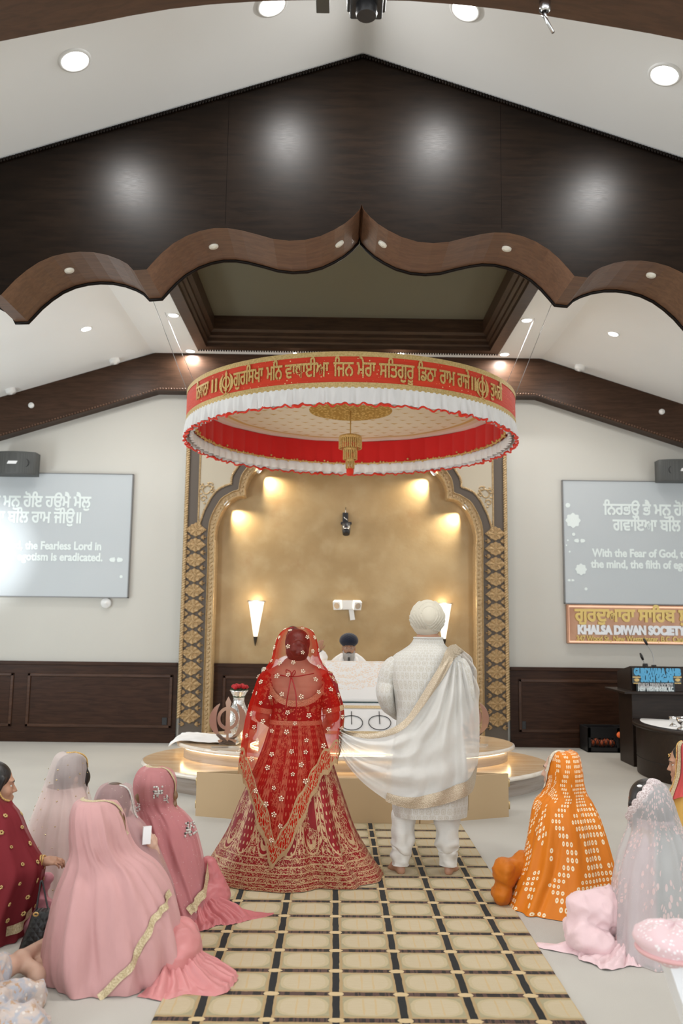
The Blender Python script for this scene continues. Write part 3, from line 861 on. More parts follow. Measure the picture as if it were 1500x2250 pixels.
# ------------------------------------------------------------------ round canopy
CY, CR = 9.3, 1.825
ZB, ZBAND0, ZBAND1 = 3.72, 3.885, 4.185
M_RED = None
def m_cloth(name, c, rough=.8, sheen=.2, bump=.25, sc=(60, 60, 60), dist=.003, spec=.2, var=.06):
    t = NT(name); p = t.coord(); n = t.noise(t.scale(p, sc), 1, 3); n2 = t.noise(p, 7, 3)
    a = [x * (1 - var) for x in c[:3]]; d = [min(1, x * (1 + var)) for x in c[:3]]
    return t.bsdf(t.mix(n2, a, d), rough, 0, t.bump(n, bump, dist), spec=spec, sheen=sheen)
def m_band():
    t = NT('red_sequined_band'); p = t.coord()
    n = t.noise(t.scale(p, (4, 4, 60)), 1, 4)
    col = t.mix(n, (0.52, 0.028, 0.009), (0.72, 0.060, 0.018))
    d = t.voro(p, 17, rnd=1.0); dot = d.lt(.10)
    d2 = t.voro(p, 30, rnd=1.0); dot = dot.max(d2.lt(.07))
    x, y, z = t.xyz(p)
    col = t.mix(dot, col, (0.85, 0.62, 0.32))
    return t.bsdf(col, .62, dot * .5, t.bump(n, .4, .006), spec=.3, sheen=.1)
M_BAND = m_band()
M_GLET = m_gold('gold_embroidery', (0.50, 0.30, 0.085), (0.80, 0.56, 0.22), .45, .45, 150, .6)
M_GTRIM = m_gold('gold_ribbon', (0.52, 0.36, 0.13), (0.68, 0.50, 0.22), .5, .35, 60, .3)
M_RUFF = m_cloth('white_satin_ruffle', (0.82, 0.80, 0.77, 1), .5, .2)
M_REDEDGE = m_cloth('red_ruffle_edge', (0.70, 0.035, 0.012, 1), .6)
M_REDLIN = m_cloth('red_lining', (0.60, 0.012, 0.010, 1), .6)
def m_under():
    t = NT('embroidered_canopy_lining'); p = t.coord(); x, y, z = t.xyz(p)
    x = x * 1.0; y = y * 1.0
    r = (x * x + y * y).sqrt()
    base = t.mix(t.noise(p, 3, 3), (0.74, 0.63, 0.47), (0.82, 0.72, 0.57))
    # small sprigs on a staggered grid
    gx = x * 5.6; gy = y * 5.6; row = gy.floor()
    cx = (gx + row.mod(2.0) * .5).fract() - .5; cy = gy.fract() - .5
    spr = (cx.abs() * 1.0 + (cy + cx.abs() * .7).abs() * 1.8).lt(.26)
    med = r.lt(.47); rr = (r * 46).sin(); ang = t.math('ARCTAN2', y, x)
    fil = t.voro(p, 26, rnd=.8).lt(.36)
    ring = (r - 1.50).abs().lt(.03)
    col = t.mix(spr * r.lt(1.46) * r.gt(.5), base, (0.62, 0.40, 0.15))
    col = t.mix(med, col, t.mix(fil, (0.45, 0.26, 0.055), (0.76, 0.52, 0.19)))
    col = t.mix(ring, col, (0.66, 0.45, 0.18))
    col = t.mix(r.gt(1.62), col, (0.82, 0.78, 0.72))
    h = t.noise(p, 60, 3)
    return t.bsdf(col, .7, med * .25, t.bump(h, .4, .006), spec=.25)
can = empty('canopy', (0, CY, ZB), 'round red and white canopy with gold writing hung above the altar', 'canopy')
def cyl(name, z0, z1, r, mat, label=None, nz=2, dr=None, n=240, flare=0.0):
    b = MB(); P = []
    for i in range(nz):
        f = i / (nz - 1); row = []
        for k in range(n):
            a = 2 * PI * k / n; rr = r + flare * (1 - f) + (dr(a, f) if dr else 0)
            row.append((rr * math.cos(a), CY + rr * math.sin(a), z0 + (z1 - z0) * f))
        P.append(row)
    b.grid(P, 0, True, cv=True); o = b.build(name, mat, can)
    if label: tag(o, label)
    return o
cyl('band', ZBAND0, ZBAND1, CR, M_BAND, 'red sequined band of the canopy', 6, lambda a, f: .004 * noise.noise(Vector((a * 9, f * 3, 0))))
cyl('upper_ribbon', ZBAND1 - .012, ZBAND1 + .035, CR + .004, M_GTRIM, 'gold ribbon along the top of the band')
cyl('lower_ribbon', ZBAND0 - .008, ZBAND0 + .045, CR + .005, M_GTRIM, 'gold ribbon along the foot of the band')
# gathered white ruffle with a crinkled red edge
def ruf(a, f): return (1 - f) * (.016 * math.sin(a * 96 + 3 * math.sin(a * 7)) + .010 * math.sin(a * 151 + 1)) + .004 * math.sin(a * 190)
cyl('ruffle', ZB + .008, ZBAND0, CR + .005, M_RUFF, 'white gathered ruffle', 8, ruf, 900, .006)
b = MB(); n = 900; P = []
for k in range(n):
    a = 2 * PI * k / n; rr = CR + .008 + ruf(a, 0) * .8; z = ZB + .010 * math.sin(a * 61) + .008 * math.sin(a * 143)
    P.append((rr * math.cos(a), CY + rr * math.sin(a), z))
for k in range(n):
    a = 2 * PI * k / n; 
b.tube(P, [.007 + .004 * abs(math.sin(k * .37)) + (.007 if (k // 9) % 7 == 0 else 0) for k in range(n)], 5, closed=True)
tag(b.build('ruffle_edge', M_REDEDGE, can), 'crinkled red edge of the ruffle')
# inside: red pleated lining with beaded edge, white lining disc
RI = CR - .07
def pleat(a, f): return -.03 * (abs(math.sin(a * 26)) ** .5) * (1 - f * .6) 
cyl('inner_skirt', 3.845, 4.15, RI, M_REDLIN, 'red pleated inner skirt', 6, pleat, 720)
cyl('inner_ruffle', ZB + .02, 3.86, RI + .01, M_RUFF, 'white inner ruffle', 6, lambda a, f: (1 - f) * .02 * math.sin(a * 88), 720)
b = MB()
for k in range(260):
    a = 2 * PI * (k + .5) / 260; rr = RI - .035 + .008 * math.sin(k * 2.1); b.ell((rr * math.cos(a), CY + rr * math.sin(a), 3.852 + .012 * math.sin(k * 1.7) + (.025 if k % 9 == 0 else 0)), (.016, .012, .014), 3)
b.tube([(( RI - .035) * math.cos(2 * PI * k / 120), CY + (RI - .035) * math.sin(2 * PI * k / 120), 3.852) for k in range(120)], .008, 5, closed=True)
tag(b.build('bead_trim', M_GLET, can), 'gold beading between red and white')
b = MB(); P = []
for i in range(40):
    r = (RI + .0) * i / 39; row = []
    for k in range(96):
        a = 2 * PI * k / 96
        row.append((r * math.cos(a), CY + r * math.sin(a), 4.155 - .03 * math.cos(r / RI * PI / 2) + .008 * noise.noise(Vector((r * 3 * math.cos(a), r * 3 * math.sin(a), 1)))))
    P.append(row)
b.grid(P, 0, True, cv=True)
lin_ = b.build('lining', m_under(), can); tag(lin_, 'cream embroidered underside with gold medallion')
b = MB(); b.grid([[((CR - .01) * f * math.cos(2 * PI * k / 96), CY + (CR - .01) * f * math.sin(2 * PI * k / 96), ZBAND1 + .03 + .10 * (1 - f * f)) for k in range(96)] for f in np.linspace(0.001, 1, 10)], 0, True, cv=True)
tag(b.build('top_cover', M_GTRIM, can), 'gold cloth top cover')
# tiered hanging tassel
tz = 4.12; b = MB()
def fringe(z0, z1, r, n, mat=0):
    b.lathe([(r * .5, z0 + .02), (r, z0), (r * 1.03, z0 - .02), (r * 1.0, z0 - .035)], (0, CY, 0), 24, mat)
    for k in range(n):
        a = 2 * PI * k / n; 
        for j in range(7):
            z = z0 - .035 - (z0 - .035 - z1) * j / 6; b.ell((r * math.cos(a), CY + r * math.sin(a), z), (.0075, .0075, .013), 3, mat)
b.tube([(0, CY, 4.16), (0, CY, 3.50)], .008, 6)
fringe(3.835, 3.70, .125, 34); fringe(3.70, 3.575, .075, 22); fringe(3.575, 3.47, .045, 14)
tag(b.build('tassel', M_GLET, can), 'tiered gold bead tassel')
b = MB(); b.lathe([(.01, 3.49), (.04, 3.48), (.042, 3.43), (.036, 3.385), (.004, 3.38)], (0, CY, 0), 20)
b.build('tassel_tip', M_REDEDGE, can)
# writing and emblems on the band
def wrapc(x, y, d):
    a = -PI / 2 + x / CR; r = CR + .006 + d
    return (r * math.cos(a), CY + r * math.sin(a), y)
def khanda_mb(place, s, mat=0, b=None, cx=0, cy=0):
    """double-edged sword, ring and two curved swords; s = half height"""
    b = b or MB()
    def poly(P, d=.006):
        n = len(P); tri = tessellate_polygon([[Vector((x, y, 0)) for x, y in P]])
        V = [place(cx + x * s, cy + y * s, d) for x, y in P] + [place(cx + x * s, cy + y * s, 0) for x, y in P]
        b.add(V, [tuple(t) for t in tri] + [(i, (i + 1) % n, (i + 1) % n + n, i + n) for i in range(n)] + [tuple(i + n for i in t[::-1]) for t in tri], mat)
    poly([(0, 1), (.13, .74), (.09, .55), (.10, -.45), (.16, -.50), (.16, -.58), (.05, -.60), (.06, -.85), (0, -.93), (-.06, -.85), (-.05, -.60), (-.16, -.58), (-.16, -.50), (-.10, -.45), (-.09, .55), (-.13, .74)])
    n = 28
    for k in range(n):
        a0, a1 = 2 * PI * k / n, 2 * PI * (k + 1) / n
        P = [(.33 * math.cos(a0), .05 + .36 * math.sin(a0)), (.47 * math.cos(a0), .05 + .50 * math.sin(a0)), (.47 * math.cos(a1), .05 + .50 * math.sin(a1)), (.33 * math.cos(a1), .05 + .36 * math.sin(a1))]
        poly(P, .005)
    for sg in (-1, 1):
        O = []; I = []
        for k in range(15):
            t = k / 14; a = math.radians(62 - 150 * t)
            ro = .80 + .02 * t; w_ = .04 + .27 * math.sin(PI * min(1, t * 1.15)) ** .8
            O.append((sg * ro * math.cos(a), ro * math.sin(a) * .98 + .0)); I.append((sg * (ro - w_) * math.cos(a), (ro - w_) * math.sin(a)))
        P = O + [(-sg * .20, -.98), (-sg * .34, -.86), (-sg * .26, -.78)] + I[::-1]
        for k in range(14):
            poly([O[k], O[k + 1], I[k + 1], I[k]], .005)
        poly([O[-1], (-sg * .36, -1.0), (-sg * .42, -.88), I[-1]], .005)
    return b
def band_x(px):                      # arc length along the band under a picture column (front half)
    lo, hi = -PI / 2 * CR, PI / 2 * CR
    for _ in range(50):
        m = (lo + hi) / 2; p = Vector(wrapc(m, 4.03, 0)); v = p - Vector((CAM_X, 0, CAM_H))
        q = 750 + F_PX * v.dot(RT) / v.dot(FW)
        if q < px: lo = m
        else: hi = m
    return lo
WORDS = [('ਗੁਰਿਸਖਾ', 514, 578), ('ਮਿਨ', 586, 620), ('ਵਾਧਾਈਆ', 627, 722), ('ਿਜਨ', 733, 776), ('ਮੇਰਾ', 784, 824), ('ਸਿਤਗੁਰੂ', 833, 909), ('ਿਡਠਾ', 917, 957), ('ਰਾਮ', 965, 998), ('ਰਾਜੇ', 1004, 1030), ('॥', 1035, 1044), ('ਤੁਮਰੀ', 1077, 1101), ('॥', 466, 477), ('ਿਨਧਾਨਾ', 432, 459)]
for wd, p0, p1 in WORDS:
    a, c = band_x(p0), band_x(p1)
    text_mb(wd, .205, lambda x, y, d: wrapc((a + c) / 2 + x, 3.985 + y, d), .0032, width=(c - a), depth=.008).build('lettering', M_GLET, can)
for p_ in (497, 1059):
    b = khanda_mb(lambda x, y, d: wrapc(x, y, d), .128, 0, None, band_x(p_), 4.038)
    tag(b.build('emblem', M_GLET, can), 'gold double-sword emblem on the band')
M_WIRE = simple('steel_wire', (.4, .4, .4, 1), .4, .9)
for sx in (-1, 1):
    for yy, ye in ((CY - .3, 9.2), (CY + .6, 10.6)):
        xx = sx * math.sqrt(CR * CR - (yy - CY) ** 2) * .99
        b = MB(); b.tube([(xx, yy, ZBAND1 + .02), (sx * 2.42, ye, ZC)], .003, 5)
        b.build('suspension_wire', M_WIRE, can)
# ------------------------------------------------------------------ stepped oval dais with glowing nosings
def m_onyx(name, c1, c2, c3, rough=.16, sc=(1.2, 9, 9)):
    t = NT(name); p = t.coord(); q = t.scale(p, sc)
    a = t.noise(q, 1.1, 5, .6, .5); v = t.noise(q, 3.0, 5, .65, .8)
    col = t.mix(t.ramp(a, .3, .7), c1, c2); col = t.mix(t.ramp(v, .55, .72) * .7, col, c3)
    return t.bsdf(col, rough, spec=.5)
M_ONYX = m_onyx('honey_onyx', (0.62, 0.42, 0.24), (0.74, 0.58, 0.40), (0.50, 0.28, 0.12))
M_NOSE = m_onyx('pale_onyx_edge', (0.72, 0.64, 0.54), (0.80, 0.74, 0.66), (0.66, 0.54, 0.42))
M_RISER = m_onyx('grey_onyx_riser', (0.26, 0.21, 0.17), (0.36, 0.31, 0.27), (0.20, 0.14, 0.10), .2, (.8, .8, 16))
M_LED = glow('warm_light_strip', (1, .76, .42, 1), 15)
def oval(a, bb, cy, z, n=128): return [(a * math.cos(2 * PI * k / n), cy + bb * math.sin(2 * PI * k / n), z) for k in range(n)]
def tier(a, bb, cy, z0, z1, ra, rb, name, par, led=None):
    b = MB(); b.grid([oval(ra, rb, cy, z0), oval(ra, rb, cy, z1 - .03)], 0, True, cv=True); b.build('riser', M_RISER, par)
    b = MB(); nz = [(1, z1), (1.008, z1 - .006), (1.012, z1 - .022), (1.008, z1 - .042), (.99, z1 - .05)]
    b.grid([oval(a * f, bb * f, cy, z) for f, z in nz] + [oval(ra * .99, rb * .99, cy, z1 - .05)], 0, True, cv=True); b.build('nosing', M_NOSE, par)
    b = MB(); b.grid([oval(a * f + .0001, bb * f + .0001, cy, z1 + .0005) for f in (1, .8, .6, .4, .2, 0)], 0, True, cv=True); b.build('step_top', M_ONYX, par)
    if led:
        b = MB(); b.tube(oval(ra + .025, rb + .025, cy, z1 - .058), .006, 4, closed=True, cap=False); tag(b.build('light_strip', M_LED, par), 'warm light strip under the step edge')
dais = empty('dais', (0, 9.9, 0), 'stepped oval onyx dais with warm light strips under its edges', 'dais')
tier(2.28, 1.50, 9.87, 0, .21, 2.24, 1.44, 'lower', dais)
tier(1.93, 1.17, 10.05, .21, .39, 1.87, 1.04, 'upper', dais, True)
b = MB(); b.tube(oval(1.06, .62, 9.60, .402), .006, 4, closed=True, cap=False); tag(b.build('light_strip', M_LED, dais), 'warm light strip around the foot of the altar bed')
tier_outlet = MB(); q = atY(1190, 1725, 9.2); tier_outlet.box((q.x - .03, 9.20, .06), (q.x + .03, 9.26, .15)); 
# ------------------------------------------------------------------ cloth-covered altar bed
M_WHITE = m_cloth('white_altar_cloth', (0.86, 0.855, 0.84, 1), .7, .2, .15)
def m_mand():
    t = NT('gold_embroidered_white_cloth'); u = t.coord('UV'); x, y, z = t.xyz(u)
    dx = x - .5; dy = (y - .93) * .62
    r = (dx * dx + dy * dy).sqrt(); ang = t.math('ARCTAN2', dx, dy)
    lob = (ang * 11).sin().abs() * .02
    rr = r + lob
    fil = t.voro(u, 42, rnd=.9).lt(.34)
    rings = (rr * 62).sin().gt(.1)
    f = rr.lt(.43) * rr.gt(.06) * (fil.max(rings * t.voro(u, 70).lt(.45)))
    edge = (y - .955).abs().lt(.012)
    col = t.mix(f * .60, (0.86, 0.85, 0.83), (0.80, 0.55, 0.33))
    col = t.mix(edge * .5, col, (0.74, 0.60, 0.42))
    return t.bsdf(col, .7, 0, t.bump(t.noise(u, 120, 2), .2, .003), sheen=.2, spec=.25)
bed = empty('altar_bed', (0, 9.6, .39), 'white cloth-covered altar bed with a raised embroidered panel', 'altar')
HW = .62
def prof_surface(name, prof, hw, mat, wav=.0, n=60, label=None, thick=.0, hw2=None):
    Q = crom(prof, 40); P = []
    for i, (y, z) in enumerate(Q):
        h = hw + ((hw2 or hw) - hw) * i / 39
        P.append([(-h + 2 * h * k / (n - 1), y + wav * noise.noise(Vector((k * .12, i * .1, 2))), z + wav * noise.noise(Vector((k * .15, i * .13, 7)))) for k in range(n)])
    b = MB(); b.grid(P, 0, True, uv=lambda i, j: (j / (n - 1), i / 39)); o = b.build(name, mat, bed)
    if thick: m = o.modifiers.new('t', 'SOLIDIFY'); m.thickness = thick; m.offset = -1
    if label: tag(o, label)
    return o
prof_surface('panel', [(9.54, .872), (9.66, .96), (9.80, 1.06), (9.95, 1.17), (10.08, 1.265)], HW + .02, m_mand(), .003, label='raised white panel with gold embroidery', thick=.05, hw2=HW + .06)
b = MB(); b.tube([(-HW - .02 + (2 * HW + .04) * k / 30, 10.10 + .006 * math.sin(k), 1.27 + .006 * math.sin(k * 1.9)) for k in range(31)], .026, 10)
tag(b.build('bolster_roll', m_cloth('cream_roll', (.80, .74, .64, 1)), bed), 'cream cloth roll along the top of the panel')
prof_surface('cover', [(9.53, .868), (9.40, .80), (9.28, .725), (9.16, .635), (9.08, .58), (9.03, .52), (9.02, .45), (9.02, .395)], HW + .08, M_WHITE, .004, label='white cover sloping to the front', hw2=.93)
for sg in (-1, 1):
    b = MB()
    b.grid([[(sg * (HW + .07 + .01 * math.sin(z * 40)), 9.54 + (10.0 - 9.54) * k / 20, zz) for k in range(21)] for z, zz in [(0, .87), (.3, .75), (.6, .6), (1, .395)]], 0, True)
    b.grid([[(sg * (HW + .06 + (.93 - HW - .06) * f + .015 * noise.noise(Vector((f * 6, k, 3)))), 9.54 - .48 * f + .008 * math.sin(f * 30), .395 + (.475 - .31 * f) * k / 10) for f in np.linspace(0, 1, 20)] for k in range(11)], 0, True)
    b.build('side_drape', M_WHITE, bed)
# gold braid lines and ring emblems on the sloping cover
M_BRAID = m_gold('gold_braid', (0.62, 0.46, 0.24), (0.80, 0.66, 0.42), .5, .3, 90)
def onc(px, py):
    for Y in np.linspace(9.0, 9.56, 200):
        z = np.interp(Y, [9.02, 9.03, 9.08, 9.16, 9.28, 9.40, 9.53], [.45, .52, .58, .635, .725, .80, .868])
        q = atY(px, py, Y)
        if abs(q.z - z) < .004 or q.z < z: return Vector((q.x, Y, z + .004))
    return Vector((q.x, Y, z))
def cz(Y): return float(np.interp(Y, [9.02, 9.03, 9.08, 9.16, 9.28, 9.40, 9.53], [.45, .52, .58, .635, .725, .80, .868]))
for Y, w_ in ((9.45, .05), (9.10, .04)):
    b = MB(); b.grid([[(x, Y + d, cz(Y + d) + .008) for d in (-w_ / 2, w_ / 2)] for x in np.linspace(-HW - .02, HW + .02, 40)], 0, True); tag(b.build('braid', M_BRAID, bed), 'gold braid across the white cover')
M_INK = simple('black_embroidery', (.03, .028, .026, 1), .6)
for px_ in (772, 834, 710):
    q = onc(px_, 1589); r = .118; b = MB()
    b.tube([(q.x + r * math.cos(t * PI / 20), q.y + .09 * math.sin(t * PI / 20), cz(q.y + .09 * math.sin(t * PI / 20)) + .009) for t in range(40)], .0045, 5, closed=True)
    b.tube([(q.x, q.y - .02, cz(q.y - .02) + .009), (q.x, q.y + .15, cz(q.y + .15) + .009)], .004, 4)
    tag(b.build('ring_emblem', M_INK, bed), 'black embroidered ring')
for px_ in (765,):
    z0 = 1.19; Y0 = 9.976; b = MB()
    for k in range(8):
        a = 2 * PI * k / 8; b.ell((.0 + .045 * math.cos(a), Y0 - .012 + .03 * math.sin(a), z0 + .030 * math.sin(a)), (.022, .012, .02), 4)
    tag(b.build('flower_badge', simple('orange_badge', (.75, .26, .07, 1), .6), bed), 'orange flower badge')
b = MB(); b.tube([(-HW, 9.535, .874), (HW, 9.535, .874)], .008, 6); tag(b.build('crease_line', simple('dark_teal_line', (.03, .07, .07, 1), .5), bed), 'dark teal line in the fold of the cover')  # dark teal line drawn along the crease between panel and cover

# round white cushion, draped sheet at the left, vase, sword emblems
tag_ = None
b = MB(); b.ell((-.93, 10.0, .68), (.20, .17, .10), 14)
b.tube([(-.93 + .2 * math.cos(t * PI / 24), 10.0 + .17 * math.sin(t * PI / 24), .68) for t in range(48)], .008, 5, closed=True)
b.lathe([(.14, .391), (.15, .41), (.10, .5), (.10, .63)], (-.93, 10.0, 0), 24)
o = b.build('bolster_cushion', M_WHITE); tag(o, 'round white cushion on a stool behind the vase', 'cushion')
P = []
for i in range(30):
    row = []
    for j in range(30):
        u, v = i / 29, j / 29
        x = -1.99 + .78 * u + .10 * v; y = 9.72 + .62 * v - .20 * u
        e = min(u, v, 1 - u, 1 - v)
        z = .402 + .035 * abs(noise.noise(Vector((u * 5, v * 5, 3)))) + .02 * (1 - u)
        r = ((x / 1.94) ** 2 + ((y - 10.05) / 1.18) ** 2) ** .5
        if r > 1: z -= min(.16, (r - 1) * 1.2)
        row.append((x, y, z))
    P.append(row)
b = MB(); b.grid(P, 0, True); o = b.build('white_sheet', M_WHITE); md = o.modifiers.new('t', 'SOLIDIFY'); md.thickness = .008; md.offset = 1
tag(o, 'folded white sheet over the left end of the upper step', 'sheet')
def m_mosaic():
    t = NT('mirror_mosaic'); p = t.coord(); c = t.voro(p, 70, out='Color'); e = t.voro(p, 70, feature='DISTANCE_TO_EDGE')
    sep = t.node('ShaderNodeSeparateColor'); t.put(sep.inputs[0], c); f = E(t, sep.outputs[0])
    return t.bsdf(t.mix(f, (.62, .62, .60), (.90, .90, .88)), f * .2 + .12, .75, t.bump(f, .5, .004))
vx, vy = -1.22, 9.72
vase = empty('flower_vase', (vx, vy, .39), 'silver mosaic vase of red roses on the upper step', 'vase')
b = MB(); b.lathe([(.001, .392), (.085, .392), (.09, .41), (.10, .46), (.125, .54), (.138, .62), (.135, .68), (.11, .75), (.075, .81), (.06, .86), (.066, .91), (.09, .955), (.105, .975), (.10, .978), (.085, .955)], (vx, vy, 0), 48)
b.build('vessel', m_mosaic(), vase)
M_ROSE = simple('red_rose', (.50, .008, .014, 1), .6, bump=.2); rng = random.Random(4)
for k in range(9):
    a = k * 2.4; r = .035 + .05 * (k / 9); b = MB(); c = Vector((vx + r * math.cos(a), vy + r * math.sin(a), 1.005 + .018 * (1 - k / 9)))
    for j in range(11):
        aa = j * 2.3; f = j / 11; tl = .25 + 1.0 * f; R = Matrix.Rotation(aa, 3, 'Z') @ Matrix.Rotation(tl, 3, 'Y')
        d = R @ Vector((0, 0, .024)); b.ell(tuple(c + Vector((d.x, d.y, d.z * .9))), (.021, .021, .006), 4, 0, R)
    b.ell(tuple(c), (.022, .022, .022), 5); b.build('rose', M_ROSE, vase)
b = MB()
for k in range(14):
    a = k * .45; b.ell((vx + .085 * math.cos(a), vy + .085 * math.sin(a), .985), (.02, .012, .006), 4)
b.tube([(vx, vy, .9), (vx, vy, .99)], .07, 10); b.build('greenery', simple('leaf_green', (.03, .06, .02, 1), .7), vase)
def m_acr():
    t = NT('rose_tinted_acrylic'); return t.bsdf((.62, .42, .33), .08, .55, spec=.6)
M_ACR = m_acr()
def statue(x, y, label, rz):
    R = Matrix.Rotation(rz, 3, 'Z')
    o = empty('emblem_stand', (x, y, .39), label, 'ornament', 'sword emblems on the dais')
    def pl_(a, c_, d): v = R @ Vector((a, -d * 4.0, 0)); return (x + v.x, y + v.y, .70 + c_)
    khanda_mb(pl_, .245, 0).build('emblem', M_ACR, o)
    b = MB()
    for sg in (-1, 1):
        pts = [R @ Vector((sg * (-.11 + .20 * t), -.005 * sg, -.15 - .10 * t - .03 * math.sin(t * PI))) for t in np.linspace(0, 1, 9)]
        b.tube([(x + p.x, y + p.y, .70 + p.z) for p in pts], [.022 - .008 * abs(t - .5) for t in np.linspace(0, 1, 9)], 8)
    b.build('crossed_hilts', simple('smoky_acrylic', (.13, .09, .07, 1), .15, .3), o)
    b = MB(); b.obox((x, y, .40), tuple(R @ Vector((.17, 0, 0))), tuple(R @ Vector((0, .07, 0))), (0, 0, .010)); b.build('base_plate', simple('clear_base', (.7, .62, .52, 1), .1), o)
statue(-1.285, 9.30, 'tall clear double-sword emblem standing on the dais beside the rose vase', .12)
statue(1.42, 9.75, 'clear double-sword emblem on the right of the dais, half hidden by the standing man', -.35)

# ------------------------------------------------------------------ low folding gold screen in front of the dais
M_SCR = simple('gold_satin_panel', (0.50, 0.365, 0.215, 1), .42, .12, spec=.4)
M_HINGE = simple('brass_hinge', (.55, .40, .2, 1), .3, .8)
scr = empty('folding_screen', (0, 7.7, 0), 'low matt gold folding screen standing in front of the dais', 'screen')
pts = [(-1.385, 7.93), (-.62, 7.70), (.62, 7.70), (1.47, 8.03)]
SH = .385
def panel(a, c, h=SH, z=0.0):
    a, c = Vector((*a, 0)), Vector((*c, 0)); d = (c - a); n = Vector((-d.y, d.x, 0)).normalized() * .012
    b = MB(); m = (a + c) / 2; b.obox((m.x, m.y, z + h / 2), tuple(d / 2 * .995), tuple(n), (0, 0, h / 2)); return b.build('panel', M_SCR, scr)
for i in range(3): panel(pts[i], pts[i + 1])
panel((-1.375, 7.955), (-.66, 8.22), SH - .01); panel((1.46, 8.055), (.72, 8.25), SH - .01)
for x, y in (pts[0], pts[3]):
    for z in (.10, .30):
        b = MB(); b.tube([(x + (.0 if x < 0 else .008), y + .006, z - .035), (x + (.0 if x < 0 else .008), y + .006, z + .035)], .011, 8); b.build('hinge', M_HINGE, scr)
# ------------------------------------------------------------------ things on the back wall
def sconce(px_, label):
    q0 = atY(px_, 1321, 12.40); zt, zb = 2.045, 1.53; x = q0.x
    o = empty('wall_sconce', (x, WALL_Y - .01, zb), label, 'wall lamp', 'sconces in the golden niche')
    b = MB(); P = []
    for i in range(12):
        f = i / 11; r = .028 + (.116 - .028) * (1 - f); z = zt + (zb - zt) * f
        P.append([(x + r * math.cos(PI + PI * k / 20), WALL_Y - .015 + r * .8 * math.sin(PI + PI * k / 20), z) for k in range(21)])
    b.grid(P, 0, True)
    b.add([(x - .028, WALL_Y - .015, zb), (x + .028, WALL_Y - .015, zb), (x, WALL_Y - .04, zb - .01)], [(0, 1, 2)])
    t = NT('frosted_shade'); p = t.coord(); xx, yy, zz = t.xyz(p)
    e = t.ramp(zz, zb - .02, zb + .10) * .55 + .45
    tag(b.build('lamp_shade', t.bsdf((.9, .84, .74), .5, emit=(1, .87, .70), emit_s=1.15), o), 'lit frosted glass shade')
    b = MB(); r = .12; b.tube([(x + r * math.cos(PI + PI * k / 20), WALL_Y - .012 + r * .8 * math.sin(PI + PI * k / 20), zt + .004) for k in range(21)], .008, 5)
    b.tube([(x - .12, WALL_Y - .012, zt + .004), (x + .12, WALL_Y - .012, zt + .004)], .006, 5)
    b.build('rim', M_WIRE, o)
    b = MB(); b.lathe([(.03, zb + .004), (.026, zb - .03), (.014, zb - .09), (.002, zb - .135)], (x, WALL_Y - .035, 0), 16); tag(b.build('finial', simple('dark_bronze', (.035, .028, .02, 1), .4, .5), o), 'dark pointed finial')
    l = bpy.data.lights.new('sconce_light', 'POINT'); l.energy = 3.2; l.color = (1, .80, .55); l.shadow_soft_size = .05
    lo = bpy.data.objects.new('sconce_light', l); COL.objects.link(lo); lo.location = (x, WALL_Y - .22, zt + .02)
sconce(562, 'lit cone-shaped wall sconce left of the bearded man')
sconce(976, 'lit cone-shaped wall sconce behind the ivory turban')
M_WPL = simple('white_plastic', (.78, .78, .76, 1), .4); M_BLK = simple('black_plastic', (.012, .012, .013, 1), .4); M_CHR = simple('chrome', (.7, .7, .7, 1), .15, 1.0)
# emergency light
o = empty('emergency_light', (0.03, WALL_Y - .01, 1.93), 'white two-headed emergency light above the bearded man', 'emergency light')
b = MB(); b.prism([(-.165, 2.075), (.235, 2.075), (.20, 1.945), (-.12, 1.935)][::-1], WALL_Y - .14, WALL_Y - .012, 0); b.build('housing', M_WPL, o)
for x, tl in ((-.105, -.35), (.175, .35)):
    b = MB(); R = Matrix.Rotation(tl, 3, 'Z') @ Matrix.Rotation(.35, 3, 'X'); c = Vector((x, WALL_Y - .17, 2.005))
    b.obox(tuple(c), tuple(R @ Vector((.055, 0, 0))), tuple(R @ Vector((0, .045, 0))), tuple(R @ Vector((0, 0, .06)))); hd = b.build('lamp_head', M_WPL, o)
    b = MB(); cc = c - R @ Vector((0, .047, 0)); b.add([tuple(cc + R @ Vector((.042 * math.cos(k * PI / 10), 0, .046 * math.sin(k * PI / 10)))) for k in range(20)], [tuple(range(20))]); b.build('reflector', M_CHR, hd)
b = MB(); b.obox((.105, WALL_Y - .06, 1.87), (.035, 0, .005), (0, .02, 0), (-.012, 0, .08)); b.build('conduit_cover', M_WPL, o)
# camera on a bracket
o = empty('ceiling_camera', (0, WALL_Y - .02, 3.2), 'black camera on a bracket high in the golden niche', 'camera')
b = MB(); b.box((-.05, WALL_Y - .12, 3.22), (.035, WALL_Y - .012, 3.37), 0, .008); b.box((-.075, WALL_Y - .17, 3.19), (.085, WALL_Y - .05, 3.225), 0, .006); b.build('mount', M_BLK, o)
b = MB(); b.tube([(-.004, WALL_Y - .06, 3.36), (-.004, WALL_Y - .02, 3.46)], .008, 6); b.tube([(-.03, WALL_Y - .135, 3.30), (.02, WALL_Y - .135, 3.25)], .010, 6); b.build('bracket', M_CHR, o)
b = MB(); b.tube([(.005, WALL_Y - .20, 3.19), (.005, WALL_Y - .22, 3.10), (.005, WALL_Y - .25, 3.03)], [.06, .062, .05], 20); b.build('camera_body', M_BLK, o)
b = MB(); b.tube([(.005, WALL_Y - .285, 3.115), (.005, WALL_Y - .29, 3.095)], [.045, .046], 16); b.build('ring', M_CHR, o)

